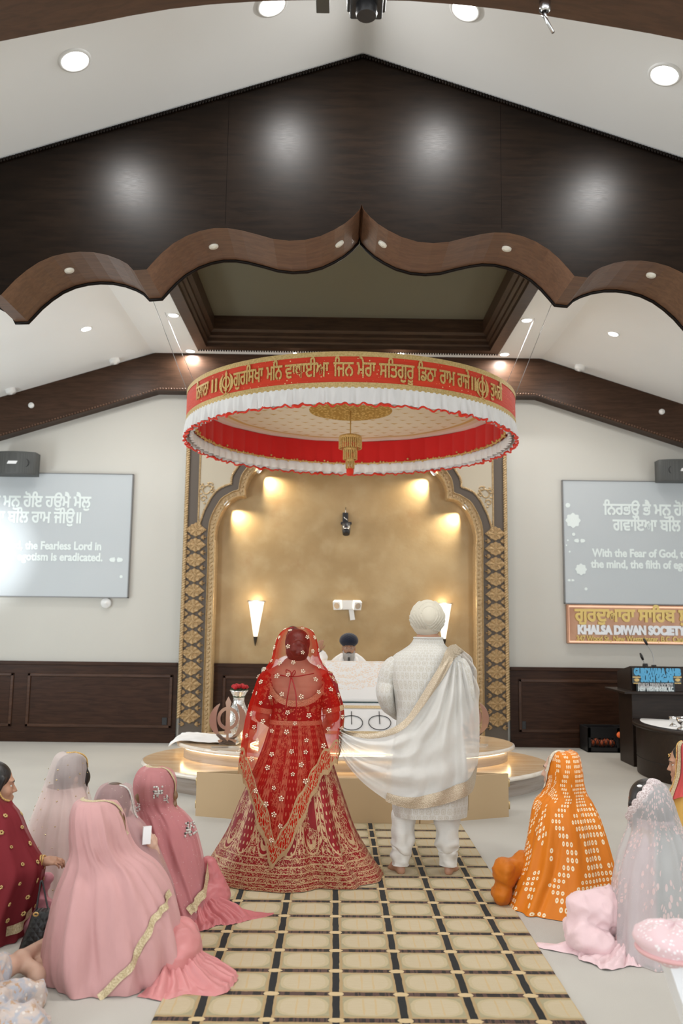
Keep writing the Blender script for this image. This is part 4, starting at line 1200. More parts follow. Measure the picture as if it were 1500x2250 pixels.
# ------------------------------------------------------------------ projection screens
def m_screen():
    t = NT('projection_screen_grey'); p = t.coord(); n = t.noise(p, .8, 2)
    return t.bsdf(t.mix(n, (.42, .45, .46), (.48, .50, .505)), .5, spec=.3, emit=(.42, .5, .56), emit_s=.10)
M_SCREEN = m_screen()
M_STEXT = NT('projected_text').bsdf((.66, .71, .69), .6, emit=(.62, .72, .69), emit_s=.13)
M_FRAME = simple('thin_dark_frame', (.2, .2, .2, 1), .4)
YS = WALL_Y - .06
def screen(x0, x1, label, side):
    o = empty('projection_screen', ((x0 + x1) / 2, WALL_Y, 2.08), label, 'screen', 'projection screens on the back wall')
    b = MB(); b.box((x0, YS, 2.078), (x1, WALL_Y - .005, 3.905)); b.build('surface', M_SCREEN, o)
    b = MB()
    for a, c in (((x0 - .012, 2.066), (x1 + .012, 2.08)), ((x0 - .012, 3.903), (x1 + .012, 3.915)), ((x0 - .012, 2.07), (x0, 3.91)), ((x1, 2.07), (x1 + .012, 3.91))):
        b.box((a[0], YS - .008, a[1]), (c[0], WALL_Y - .004, c[1]))
    b.build('frame', M_FRAME, o)
    mx = (x0 + x1) / 2; s = (x1 - x0) / 3.25
    def line(txt, z, h, w_, bold):
        text_mb(txt, h, lambda x, y, d: (mx + x, YS - .004 - d, z + y), bold, width=w_ * s, depth=.001).build('projected_line', M_STEXT, o)
    line('ਿਨਰਭਉ ਭੈ ਮਨੁ ਹੋਇ ਹਉਮੈ ਮੈਲੁ', 3.40, .25, 2.05, .007); line('ਗਵਾਇਆ ਬਿਲ ਰਾਮ ਜੀਉ॥', 3.165, .25, 1.78, .007)
    line('With the Fear of God, the Fearless Lord in', 2.77, .165, 2.42, .006); line('the mind, the filth of egotism is eradicated.', 2.605, .165, 2.47, .006)
    def P2(px_, py_): q = atY(px_, py_, YS - .004); return q.x, q.z
    def disc(px_, py_, r, lob=0):
        b = MB(); x, z = P2(px_, py_); n = 40; V = [(x, YS - .006, z)]
        for k in range(n):
            a = 2 * PI * k / n; rr = r * (1 + .1 * math.cos(8 * a) * (1 if lob else 0)); V.append((x + rr * math.cos(a), YS - .006, z + rr * math.sin(a)))
        b.add(V, [(0, 1 + k, 1 + (k + 1) % n) for k in range(n)]); b.build('projected_flower' if lob else 'projected_dot', M_STEXT, o)
    def fly(px_, py_, r):
        b = MB(); x, z = P2(px_, py_)
        for sg in (-1, 1):
            n = 20; V = [(x + sg * r * .1, YS - .006, z)]
            for k in range(n + 1):
                a = -1.2 + 2.4 * k / n; rr = r * (.75 + .25 * math.cos(3 * a)); V.append((x + sg * (r * .1 + rr * math.cos(a)), YS - .006, z + rr * math.sin(a) * .9))
            b.add(V, [(0, 1 + k, 2 + k) for k in range(n)])
        b.build('projected_butterfly', M_STEXT, o)
    if side == 'R':
        for q in ((1247, 1110, .035, 0), (1258.5, 1143.5, .105, 1), (1259.7, 1174, .024, 0), (1247, 1187, .013, 0), (1244, 1198, .012, 0), (1251, 1212, .014, 0), (1276, 1251, .08, 1), (1287, 1294, .022, 0)): disc(*q)
        fly(1273, 1188, .075); fly(1254, 1275, .045)
    else: fly(255, 1230, .09); disc(266, 1267, .022)
screen(-6.45, -3.195, 'grey projection screen left of the arch, washed out by glare', 'L')
screen(3.25, 6.5, 'grey projection screen right of the arch, above the copper sign', 'R')
# unseen spot added to make the glare on the left screen
spot_light('glare_spot', (-5.2, 6.6, 3.0), (-5.45, WALL_Y, 2.72), 1500, math.radians(20), 1.0, (.9, .96, 1), .05)

# copper sign
sg_ = empty('copper_sign', (4.8, WALL_Y, 1.48), 'backlit copper sign with gold and white lettering under the right screen', 'sign')
zs0, zs1, xs0, xs1 = 1.487, 2.06, 3.262, 6.45
def m_cop():
    t = NT('brushed_copper'); p = t.coord(); n = t.noise(p, 2.2, 4); f = t.noise(t.scale(p, (3, 3, 60)), 1, 3)
    return t.bsdf(t.mix(t.ramp(n, .3, .7), (.36, .175, .10), (.52, .30, .18)), .4, .25, t.bump(f, .1, .003))
b = MB(); b.box((xs0, WALL_Y - .07, zs0), (xs1, WALL_Y - .004, zs1), 0, .01); b.build('board', m_cop(), sg_)
b = MB(); b.tube([(xs0 + .03, WALL_Y - .072, zs0 + .03), (xs1 - .03, WALL_Y - .072, zs0 + .03), (xs1 - .03, WALL_Y - .072, zs1 - .03), (xs0 + .03, WALL_Y - .072, zs1 - .03)], .014, 6, closed=True)
tag(b.build('light_border', glow('pink_neon_border', (1, .62, .42, 1), .95), sg_), 'glowing pink border')
def sgn(txt, px_, py_, h, px1, bold, mat, nm, lab):
    a = atY(px_, py_, WALL_Y - .07); w_ = atY(px1, py_, WALL_Y - .07).x - a.x
    tag(text_mb(txt, h, lambda x, y, d: (a.x + x, WALL_Y - .070 - d, a.z + y), bold, 'LEFT', width=w_, depth=.02).build(nm, mat, sg_), lab)
M_SG = simple('sign_gold_letters', (.66, .48, .15, 1), .45, .2); M_SW = simple('sign_white_letters', (.80, .82, .84, 1), .4)
sgn('ਗੁਰਦੁਆਰਾ ਸਾਿਹਬ ਸੁਖ ਸਾਗਰ', 1263, 1364, .265, 1617, .010, M_SG, 'gurmukhi_lettering', 'gold lettering')
sgn('KHALSA DIWAN SOCIETY', 1270, 1392, .17, 1503, .012, M_SW, 'society_lettering', 'white lettering')
sgn('347 Wood St., New Westminster, B.C. Canada', 1266, 1408, .11, 1515, .003, M_SG, 'address_lettering', 'small gold lettering')

# speakers
def m_spk():
    t = NT('grey_speaker_grille'); p = t.coord(); d = t.voro(p, 130, rnd=0).lt(.3)
    return t.bsdf(t.mix(d, (.075, .077, .073), (.03, .03, .03)), .5, spec=.4)
M_SPK = m_spk()
def speaker(x0, x1, z0, z1, yf, label):
    o = empty('wall_speaker', ((x0 + x1) / 2, WALL_Y, z0), label, 'speaker', 'wall speakers above the screens')
    n = 24; P = []
    for z, f in ((z0, .96), (z0 + .02, 1), (z1 - .03, 1), (z1, .97)):
        row = [(x0, WALL_Y - .16, z)]
        for k in range(n + 1):
            u = k / n; row.append((x0 + (x1 - x0) * u, yf + (1 - f) * .3 + .07 * (2 * u - 1) ** 2, z))
        row.append((x1, WALL_Y - .16, z)); P.append(row)
    b = MB(); b.grid(P, 0, True, cv=True)
    b.add([p for p in P[0]], [tuple(range(n + 3))]); b.add([p for p in P[-1]], [tuple(range(n + 3))]); b.build('cabinet', M_SPK, o)
    xm_ = (x0 + x1) / 2; zm = (z0 + z1) / 2
    for s in (-1, 1):
        b = MB(); b.tube([(xm_ + s * .17 + .06 * math.cos(k * PI / 14), yf + .012 + .07 * (s * .17 / ((x1 - x0) / 2)) ** 2, zm + .06 * math.sin(k * PI / 14)) for k in range(28)], .007, 5, closed=True); b.build('cone_ring', M_BLK, o)
    b = MB(); y = yf - .004; b.add([(xm_ - .075, y, zm - .022), (xm_ + .06, y, zm - .022), (xm_ + .08, y, zm + .022), (xm_ - .055, y, zm + .022)], [(0, 1, 2, 3)]); tag(b.build('badge', simple('badge_white', (.8, .8, .8, 1), .4), o), 'slanted white badge')
    b = MB(); b.box((xm_ - .06, WALL_Y - .18, zm - .05), (xm_ + .06, WALL_Y, zm + .05)); b.build('wall_bracket', M_BLK, o)
speaker(-5.16, -4.55, 3.83, 4.165, 12.06, 'dark grey curved speaker above the left screen')
speaker(4.60, 5.3, 3.87, 4.19, 12.08, 'black speaker above the right screen')
def disc_thing(name, c, n, r, th, mat, label, cat, group=None):
    c = Vector(c); q = Vector(n).to_track_quat('Z', 'Y').to_matrix(); b = MB()
    b.grid([[tuple(c + q @ Vector((rr * math.cos(k * PI / 14), rr * math.sin(k * PI / 14), d))) for k in range(28)] for rr, d in ((r, 0), (r, th * .6), (r * .88, th), (r * .4, th), (r * .3, th * 1.25), (.001, th * 1.3))], 0, True, cv=True)
    return tag(b.build(name, mat), label, cat, group)
q = atY(234, 1325, WALL_Y); disc_thing('wall_sensor', (q.x, WALL_Y, q.z), (0, -1, 0), .078, .05, M_WPL, 'round white sensor below the left screen', 'sensor')
for p, l in (((250, 797), 'small white detector on the left sloping rear ceiling'), ((22, 865), 'small white detector near the left picture edge of the rear ceiling'), ((1274, 805), 'small white detector on the right sloping rear ceiling')):
    q = on_ceiling(*p, True)
    if q.y > 12.2: q = Vector((q.x * 12.1 / q.y, 12.1, rearz(q.x * 12.1 / q.y)))
    disc_thing('smoke_detector', (q.x, q.y, rearz(q.x)), tilt_for(q.x, True), .075, .06, M_WPL, l, 'smoke detector', 'detectors on the rear ceiling')
for p, l in (((69, 891), 'round white sprinkler cover on the left arm of the back beam'), ((1453, 905), 'round white sprinkler cover on the right arm of the back beam')):
    q = atY(*p, YR); disc_thing('sprinkler_cover', (q.x, YR, q.z), (0, -1, 0), .042, .03, M_WPL, l, 'sprinkler', 'sprinkler covers on the back beam')
# unlit puck lights in the soffit of the scalloped beam
US = sorted(under)
for p, l in (((469, 541), 'small unlit puck light in the scallop left of the centre cusp, outer one'), ((745, 535), 'small unlit puck light just left of the centre cusp'), ((841, 535), 'small unlit puck light just right of the centre cusp'),
             ((1113, 545), 'small unlit puck light in the scallop right of the centre cusp, outer one'), ((152, 593), 'small unlit puck light in the far left scallop'), ((1430, 604), 'small unlit puck light in the far right scallop')):
    best = None
    for Y in np.linspace(5.75, 6.2, 60):
        q = atY(*p, Y); z = np.interp(q.x, [u[0] for u in US], [u[1] for u in US]); e = abs(q.z - z)
        if best is None or e < best[0]: best = (e, q.x, Y, z)
    _, x, Y, z = best; dzx = (np.interp(x + .03, [u[0] for u in US], [u[1] for u in US]) - np.interp(x - .03, [u[0] for u in US], [u[1] for u in US])) / .06
    disc_thing('puck_light', (x, Y, z), Vector((dzx, 0, -1)).normalized(), .036, .014, simple('puck_glass', (.75, .72, .62, 1), .25), l, 'puck light', 'puck lights in the scalloped beam')
# wall outlets
for px_, py_, l in ((361, 1586, 'dark wall outlet in the wainscot left of the arch'), (1150, 1594, 'dark wall outlet in the wainscot right of the arch')):
    q = atY(px_, py_, WALL_Y - .045); b = MB(); b.box((q.x - .035, WALL_Y - .045, q.z - .06), (q.x + .035, WALL_Y - .03, q.z + .06), 0, .004); b.box((q.x - .012, WALL_Y - .049, q.z + .012), (q.x + .012, WALL_Y - .04, q.z + .036)); b.box((q.x - .012, WALL_Y - .049, q.z - .036), (q.x + .012, WALL_Y - .04, q.z - .012))
    tag(b.build('wall_outlet', M_BLK), l, 'outlet', 'outlets in the wainscot')
# things under the near beam
o = empty('stage_projector', atY(805, 2, 3.9), 'black projector hanging under the near beam at the top of the picture', 'projector')
q = atY(805, 12, 3.9); b = MB(); b.box((q.x - .085, 3.80, q.z - .005), (q.x + .085, 4.0, q.z + .10), 0, .012); b.box((q.x - .10, 3.82, q.z + .02), (q.x + .10, 3.98, q.z + .05), 0, .008); b.build('housing', M_BLK, o)
b = MB(); b.lathe([(.05, -.06), (.054, -.05), (.054, .02), (.05, .03)], (q.x, 3.9, q.z), 20); b.lathe([(.001, -.058), (.05, -.06)], (q.x, 3.9, q.z), 20); b.build('lens_barrel', M_BLK, o)
q = atY(709, 2, 3.9); b = MB(); b.box((q.x - .035, 3.84, q.z - .008), (q.x + .035, 3.98, q.z + .03), 0, .004); b.box((q.x - .02, 3.86, q.z + .02), (q.x + .02, 3.96, q.z + .06)); tag(b.build('junction_plate', simple('dark_grey_metal', (.05, .045, .035, 1), .5), None), 'small dark plate under the near beam beside the projector', 'plate')
q0, q1, q2 = atY(1197, 22, 3.9), atY(1197, 38, 3.9), atY(1215, 72, 3.9)
o = empty('sprinkler', q0, 'chrome sprinkler with a bent arm under the near beam', 'sprinkler')
b = MB(); b.lathe([(.001, .05), (.028, .05), (.03, .0), (.018, -.01)], tuple(q0), 16); b.tube([q0, q1], .009, 8); b.build('rosette', M_CHR, o)
b = MB(); b.tube([q1 + Vector((-.012, 0, .015)), q1, q2], .0085, 8); b.build('arm', M_CHR, o)

# ------------------------------------------------------------------ lectern and curved counter at the right
M_DKW = m_wood('espresso_wood', (.014, .008, .005), (.026, .015, .010), .42, spec=.3)
lec = empty('lectern', (4.1, 11.1, 0), 'dark espresso lectern with a blue name board on its front', 'lectern')
b = MB(); b.box((3.63, 10.86, 0), (4.75, 11.36, .92), 0, .006); b.build('cabinet', M_DKW, lec)
b = MB(); b.box((3.46, 10.62, .915), (4.9, 11.4, .945), 0, .005); b.build('shelf', M_DKW, lec)
b = MB(); b.prism([(10.78, .945), (10.78, 1.235), (10.80, 1.25), (11.30, 1.16), (11.30, .945)], 3.60, 4.72, axis='X'); b.build('slanted_top', M_DKW, lec)
# name board
BZ = 10.66
nb = empty('name_board', (3.9, BZ, .945), 'dark board with blue and white lettering leaning on the lectern', 'sign')
def B2(px_, py_): q = atY(px_, py_, BZ); return q.x, q.z
x0, z1_ = B2(1389, 1468); x1, z0_ = B2(1497, 1503); 
b = MB(); b.box((x0, BZ, z0_), (x1, BZ + .03, z1_), 0, .004); b.box((B2(1399, 1503)[0], BZ + .004, .946), (B2(1482, 1503)[0], BZ + .03, z0_ + .01)); b.build('board', simple('slate_board', (.035, .055, .065, 1), .5), nb)
def nbt(txt, pa, pb, py_, h, bold, mat):
    xa = B2(pa, py_)[0]; xb, z = B2(pb, py_)
    return text_mb(txt, h, lambda x, y, d: ((xa + xb) / 2 + x, BZ - .001 - d, z + y), bold, width=xb - xa, depth=.008)
M_BLUE = NT('blue_letters').bsdf((.08, .36, .60), .5); M_WLET = simple('white_letters', (.62, .68, .68, 1), .5)
nbt('GURDWARA SAHIB', 1393, 1494, 1484, .115, .007, M_BLUE).build('blue_lettering', M_BLUE, nb)
nbt('SUKH SAGAR', 1408, 1478, 1498, .115, .008, M_BLUE).build('blue_lettering', M_BLUE, nb)
nbt('KHALSA DIWAN SOCIETY', 1402, 1477, 1510.5, .07, .003, M_WLET).build('white_lettering', simple('grey_letters', (.42, .42, .42, 1), .5), nb)
nbt('NEW WESTMINSTER, B.C.', 1402, 1479, 1518.5, .075, .004, M_WLET).build('white_lettering', M_WLET, nb)
for px_ in (1398, 1488):
    x, z = B2(px_, 1494); b = MB(); b.ell((x, BZ - .004, z), (.035, .006, .022), 8); b.box((x - .05, BZ - .006, z + .028), (x + .05, BZ, z + .042)); b.box((x - .04, BZ - .006, z - .046), (x + .04, BZ, z - .034)); tag(b.build('emblem', M_GTRIM, nb), 'small gold crest')
# microphones
def mic(pts, Y, label, nm='gooseneck_microphone'):
    W = [atY(*p, Y) for p in pts]; o = empty(nm, W[0], label, 'microphone', 'microphones on the lectern')
    b = MB(); b.tube(path(W, 20), .005, 6); b.build('gooseneck', M_WIRE, o)
    b = MB(); d = (W[-1] - W[-2]).normalized(); b.tube([W[-1] - d * .02, W[-1] + d * .03, W[-1] + d * .075], [.014, .018, .010], 10); b.build('mic_capsule', M_BLK, o)
    b = MB(); b.lathe([(.001, .03), (.03, .03), (.035, .0), (.03, -.012)], tuple(W[0]), 16); b.build('mic_base', M_BLK, o)
mic([(1436, 1466), (1434, 1440), (1426, 1424), (1420, 1414)], 10.95, 'tall gooseneck microphone on the lectern')
mic([(1417, 1463), (1414, 1454), (1411, 1447)], 10.95, 'short thin microphone on the lectern, left of the tall one')
# curved counter with a white cloth
ctr = empty('curved_counter', (4.76, 10.22, 0), 'low dark curved counter with a white cloth top, in front of the lectern', 'counter')
CC = Vector((4.76, 10.22, 0)); RC = 1.24; ang = [math.radians(150 + 130 * k / 60) for k in range(61)]
def arc(r, z): return [(CC.x + r * math.cos(a), CC.y + r * math.sin(a), z) for a in ang]
b = MB(); b.grid([arc(RC, 0), arc(RC, .20), arc(RC, .205), arc(RC, .56)], 0, True); b.build('front', M_DKW, ctr)
b = MB(); b.tube(arc(RC + .002, .20), .004, 4); b.build('groove', simple('black_line', (.006, .004, .003, 1), .6), ctr)
b = MB(); b.grid([arc(RC + .03, .555), arc(RC + .04, .565), arc(RC + .04, .59), arc(RC + .03, .60), arc(.2, .60)], 0, True); b.build('worktop', M_DKW, ctr)
b = MB(); b.grid([arc(RC - .05, .604), arc(RC - .3, .606), arc(.25, .606)], 0, True); tag(b.build('cloth_top', M_WHITE, ctr), 'white cloth over the counter top')
for px_, py_, s in ((1478, 1596, 1), (1497, 1603, 1.25)):
    q = atZ(px_, py_, .606); b = MB(); b.lathe([(.001, 0), (.045 * s, 0), (.03 * s, .02), (.012, .035), (.012, .05), (.035 * s, .075), (.045 * s, .11 * s), (.042 * s, .11 * s), (.03 * s, .08)], (q.x, q.y, .606), 20)
    tag(b.build('steel_cup', M_CHR), 'small steel cup on the white counter cloth, ' + ('left one' if px_ < 1490 else 'at the picture edge'), 'cup', 'steel cups on the counter')
# milk crates
def crate(x0, x1, label):
    o = empty('milk_crate', ((x0 + x1) / 2, 12.2, 0), label, 'crate', 'black crates by the wainscot')
    y0, y1, h = 12.02, 12.40, .34; b = MB(); t = .015
    for a, c in (((x0, y0, 0), (x1, y1, .02)), ((x0, y0, 0), (x0 + .02, y1, h)), ((x1 - .02, y0, 0), (x1, y1, h)), ((x0, y1 - .02, 0), (x1, y1, h)),
                 ((x0, y0, 0), (x1, y0 + t, .07)), ((x0, y0, .20), (x1, y0 + t, h)), ((x0, y0, 0), (x0 + .05, y0 + t, h)), ((x1 - .05, y0, 0), (x1, y0 + t, h))):
        b.box(a, c, 0, .004)
    n = 7
    for k in range(n):
        x = x0 + .05 + (x1 - x0 - .1) * k / (n - 1)
        for sg in (-1, 1): b.tube([(x - sg * .03, y0 + .008, .07), (x + sg * .03, y0 + .008, .20)], .006, 4)
    b.build('crate_shell', M_BLK, o)
    b = MB(); 
    for k in range(5): b.ell((x0 + .09 + (x1 - x0 - .18) * k / 4, y0 + .12, .11 + .02 * (k % 2)), (.05, .05, .05), 6)
    tag(b.build('filling', simple('dull_orange', (.5, .09, .02, 1), .5), o), 'orange bundle inside the crate')
crate(3.40, 3.86, 'black lattice crate by the wainscot, left of the lectern'); crate(3.87, 4.30, 'black lattice crate half hidden behind the lectern')
q = atY(1361, 1615, 12.0); b = MB(); b.ell(tuple(q), (.042, .042, .042), 10); b.tube([tuple(q), (q.x, q.y + .1, q.z)], .01, 6); tag(b.build('orange_knob', simple('bright_orange', (.9, .16, .03, 1), .5)), 'bright orange round knob on the right crate', 'knob')
# ------------------------------------------------------------------ carpet runner
def m_rug():
    t = NT('woven_runner'); p = t.coord(); x, y, z = t.xyz(p)
    wob = t.noise(t.scale(p, (30, 30, 1)), 1, 2) * .010 - .005
    wob2 = t.noise(t.scale(p, (70, 9, 1)), 1, 2) * .014 - .007
    cx = ((x + .125 + wob2) / .3072 + .5).fract() - .5          # 0 on a black column line
    cy = ((y - 3.983 + wob) / .2660 + .5).fract() - .5
    ax = cx.abs() * .3072; ay = cy.abs() * .2660
    mx = .1536 - ax; my = .1330 - ay                           # distance from the cell centre
    weave = t.noise(t.scale(p, (500, 60, 1)), 1, 2); wv2 = t.noise(t.scale(p, (14, 120, 1)), 1, 3)
    base = t.mix(weave, (.33, .225, .10), (.43, .31, .16))
    # pale centre with rounded corners and grey green corners
    e = ((mx / .118) * (mx / .118) * (mx / .118) + (my / .094) * (my / .094) * (my / .094))
    inbox = mx.lt(.122) * my.lt(.098)
    col = t.mix(inbox, base, t.mix(wv2, (.27, .24, .13), (.40, .35, .22)))
    ring = e.lt(1.0)
    col = t.mix(ring, col, t.mix(weave, (.41, .33, .19), (.50, .41, .26)))
    col = t.mix(e.lt(.62), col, t.mix(wv2, (.52, .44, .30), (.45, .36, .22)))
    ln = (mx - .028).abs().lt(.004) * e.lt(.6); col = t.mix(ln, col, (.50, .37, .20))
    bl = ax.lt(.0175); col = t.mix(bl, col, (.010, .010, .009))
    st = (t.noise(t.scale(p, (45, 1.5, 1)), 1, 2)).gt(.5); hb = ay.lt(.0200) * ax.gt(.0300)
    col = t.mix(hb, col, t.mix(st, (.02, .014, .011), (.085, .045, .034)))
    bead = ((ax / .037) * (ax / .037) + (ay / .022) * (ay / .022)).lt(1.0); col = t.mix(bead, col, (.56, .42, .23))
    return t.bsdf(col, .95, 0, t.bump(t.noise(p, 260, 2) + weave * .6, .45, .004), spec=.1, sheen=.1)
b = MB(); P = []
for i in range(60):
    y = 1.2 + (7.685 - 1.2) * i / 59
    P.append([(-.935 + .004 * noise.noise(Vector((y * 9, 0, 0))), y, .001), (-.930, y, .007), (.980, y, .007), (.985 + .004 * noise.noise(Vector((y * 9, 5, 0))), y, .001)])
b.grid(P, 0, False); tag(b.build('carpet_runner', m_rug()), 'patterned beige runner with black grid lines leading to the dais', 'carpet')
# ------------------------------------------------------------------ people
def m_skin(name, c):
    t = NT(name); p = t.coord(); n = t.noise(p, 18, 3); f = t.noise(p, 300, 2)
    return t.bsdf(t.mix(n, [x * .93 for x in c], [min(1, x * 1.05) for x in c]), .5, normal=t.bump(f, .06, .002), spec=.35, sss=.12)
M_SKIN = m_skin('warm_skin', (.46, .255, .165)); M_SKIN2 = m_skin('light_skin', (.58, .37, .275)); M_SKIN3 = m_skin('tan_skin', (.40, .215, .135))
def m_hair(name, c1, c2):
    t = NT(name); p = t.coord(); n = t.noise(t.scale(p, (90, 90, 8)), 1, 3)
    return t.bsdf(t.mix(n, c1, c2), .42, normal=t.bump(n, .5, .004), spec=.5)
M_HAIR = m_hair('black_hair', (.006, .005, .0045), (.018, .014, .012)); M_HAIRB = m_hair('brown_hair', (.05, .024, .012), (.11, .055, .028)); M_HAIRL = m_hair('light_brown_hair', (.16, .085, .04), (.26, .15, .075))
def sheer(name, c, alpha, trans=.35, pat=None, rough=.6):
    """see-through cloth: pat(t) -> (mask, colour) of opaque embroidery in it"""
    t = NT(name); p = t.coord()
    if callable(alpha): alpha = alpha(t)
    nb = t.bump(t.noise(t.scale(p, (11, 11, 4)), 1, 3), .45, .02)
    d = t.node('ShaderNodeBsdfDiffuse'); t.put(d.inputs['Normal'], nb); tr = t.node('ShaderNodeBsdfTranslucent'); tp = t.node('ShaderNodeBsdfTransparent'); gl = t.node('ShaderNodeBsdfGlossy')
    col = t.mix(t.noise(p, 9, 3), [x * .92 for x in c[:3]], [min(1, x * 1.08) for x in c[:3]]); a = alpha
    if pat:
        m, pc = pat(t); col = t.mix(m, col, pc); a = m.max(alpha) if not isinstance(alpha, E) else m.max(alpha)
    for n in (d, tr): t.put(n.inputs[0], col)
    t.put(gl.inputs[0], (1, 1, 1)); gl.inputs[1].default_value = .35
    tint = [0.84 + .16 * x for x in c[:3]]; tp.inputs[0].default_value = (*tint, 1)
    m1 = t.node('ShaderNodeMixShader'); m1.inputs[0].default_value = trans; t.t.links.new(d.outputs[0], m1.inputs[1]); t.t.links.new(tr.outputs[0], m1.inputs[2])
    m2 = t.node('ShaderNodeMixShader'); t.put(m2.inputs[0], a); t.t.links.new(tp.outputs[0], m2.inputs[1]); t.t.links.new(m1.outputs[0], m2.inputs[2])
    t.t.links.new(m2.outputs[0], t.out.inputs[0]); return t.m
class Fig:
    """a place and a facing: local x = own right, y = ahead, z = up"""
    def __init__(s, c, yaw=0.0, pitch=0.0, sc=1.0, roll=0.0):
        s.c = Vector(c); s.s = sc; s.R = Matrix.Rotation(yaw, 3, 'Z') @ Matrix.Rotation(pitch, 3, 'X') @ Matrix.Rotation(roll, 3, 'Y')
    def p(s, x, y, z): return s.c + s.R @ Vector((x, y, z)) * s.s
    def cone(s, a, b, ra, rb): return cone(s.p(*a), s.p(*b), ra * s.s, rb * s.s)
    def ell(s, c, r): return ball(s.p(*c), [q * s.s for q in r], s.R)
def head_prims(f, neck=True, nose=1.0):
    P = [(f.ell((0, -.012, .032), (.076, .097, .098)), .02), (f.ell((0, .028, -.045), (.060, .066, .074)), .03), (f.ell((0, .072, -.098), (.026, .024, .020)), .02),
         (f.ell((.040, .060, -.028), (.026, .024, .026)), .02), (f.ell((-.040, .060, -.028), (.026, .024, .026)), .02), (f.ell((0, .080, .030), (.052, .018, .013)), .015)]
    P += [('-', f.ell((sx * .031, .104, .006), (.017, .016, .011)), .012) for sx in (-1, 1)]
    P += [(f.cone((0, .088, .012), (0, .101 + .008 * nose, -.028), .007, .0105), .010), (f.ell((.010, .098, -.032), (.008, .009, .007)), .006), (f.ell((-.010, .098, -.032), (.008, .009, .007)), .006),
          (f.ell((0, .092, -.060), (.022, .011, .0065)), .006), (f.ell((0, .090, -.071), (.019, .011, .007)), .006)]
    P += [(f.ell((sx * .031, .0785, .0145), (.016, .010, .0055)), .004) for sx in (-1, 1)] + [(f.ell((sx * .031, .0765, -.003), (.015, .009, .004)), .004) for sx in (-1, 1)]
    P += [(f.ell((sx * .079, -.008, -.012), (.009, .020, .031)), .008) for sx in (-1, 1)]
    P += [('-', f.ell((sx * .089, .000, -.010), (.006, .010, .016)), .005) for sx in (-1, 1)]
    if neck: P += [(f.cone((0, -.018, -.07), (0, -.035, -.19), .052, .058), .025)]
    return P
def eyes(f, parent, iris=(.03, .015, .008, 1)):
    for sx in (-1, 1):
        b = MB(); b.ell(tuple(f.p(sx * .031, .0735, .006)), (.0122 * f.s,) * 3, 10, 0, f.R)
        o = b.build('eye', [simple('eye_white', (.7, .68, .64, 1), .3)], parent)
        b = MB(); b.ell(tuple(f.p(sx * .031, .0830, .006)), (.0062 * f.s, .0035 * f.s, .0062 * f.s), 8, 0, f.R); b.build('iris', simple('iris_dark', iris, .2), o)
def brows(f, parent, mat):
    for sx in (-1, 1):
        b = MB(); b.tube([f.p(sx * .012, .0955, .025), f.p(sx * .03, .0945, .031), f.p(sx * .05, .083, .027)], [.003 * f.s, .0034 * f.s, .0015 * f.s], 6); b.build('eyebrow', mat, parent)
def hand_prims(w, d, up, s=1.0, curl=.5, side=1):
    """wrist point, direction of the fingers, back-of-hand normal; side: which side the thumb is"""
    w, d, up = Vector(w), Vector(d).normalized(), Vector(up); up = (up - d * up.dot(d)).normalized(); x = d.cross(up) * side
    P = [(cone(w, w + d * .045 * s, .022 * s, .026 * s), .012), (cone(w + d * .04 * s + x * .022 * s, w + d * .085 * s + x * .026 * s, .016 * s, .012 * s), .012), (cone(w + d * .04 * s - x * .02 * s, w + d * .08 * s - x * .028 * s, .016 * s, .011 * s), .012), (cone(w + d * .05 * s, w + d * .09 * s, .018 * s, .013 * s), .012)]
    for k, (off, L, r) in enumerate(((.028, .068, .0088), (.009, .078, .0092), (-.010, .072, .0088), (-.028, .055, .0078))):
        p = w + d * (.088 - .004 * k) * s + x * off * s; a = 0
        for j, fr in enumerate((.45, .32, .23)):
            a += curl * (.55 + .35 * j); dd = d * math.cos(a) - up * math.sin(a); q = p + dd * L * fr * s
            P.append((cone(p, q, r * s * (1 - .08 * j), r * s * (.92 - .08 * j)), .003)); p = q
    p = w + d * .022 * s + x * .024 * s; q = p + (d * .6 + x * .75 - up * .35 * curl).normalized() * .038 * s; r = q + (d * .9 + x * .2 - up * .5 * curl).normalized() * .030 * s
    P += [(cone(p, q, .0125 * s, .0105 * s), .006), (cone(q, r, .0102 * s, .0085 * s), .003)]
    return P
def foot_prims(heel, d, s=1.0, side=1):
    """heel on the floor, toes along d; side +1: big toe on the right of d"""
    h, d = Vector(heel), Vector(d).normalized(); x = Vector((d.y, -d.x, 0)) * side; z = Vector((0, 0, 1))
    P = [(ball(tuple(h + z * .032 * s), (.032 * s, .034 * s, .032 * s)), .02), (cone(h + z * .034 * s, h + d * .12 * s + z * .032 * s + x * .006, .030 * s, .030 * s), .02),
         (cone(h + d * .03 * s + z * .10 * s, h + d * .13 * s + z * .042 * s, .034 * s, .026 * s), .03), (cone(h + d * .12 * s + x * .018 * s + z * .024 * s, h + d * .175 * s + x * .022 * s + z * .020 * s, .026 * s, .020 * s), .02), (cone(h + d * .11 * s - x * .018 * s + z * .022 * s, h + d * .155 * s - x * .026 * s + z * .018 * s, .022 * s, .017 * s), .02),
         (ball(tuple(h + d * .005 + z * .085 * s), .030 * s), .03), (ball(tuple(h + d * .01 + z * .078 * s + x * .028 * s), .016 * s), .015), (ball(tuple(h + d * .01 + z * .072 * s - x * .028 * s), .016 * s), .015)]
    for k, (o_, L, r) in enumerate(((.030, .055, .0135), (.012, .052, .0095), (-.002, .047, .009), (-.016, .040, .0085), (-.029, .032, .008))):
        p = h + d * (.178 - .010 * k) * s + x * o_ * s + z * .018 * s; P.append((cone(p, p + d * L * s * .8 - z * .005 * s, r * s, r * s * .9), .004))
    return P
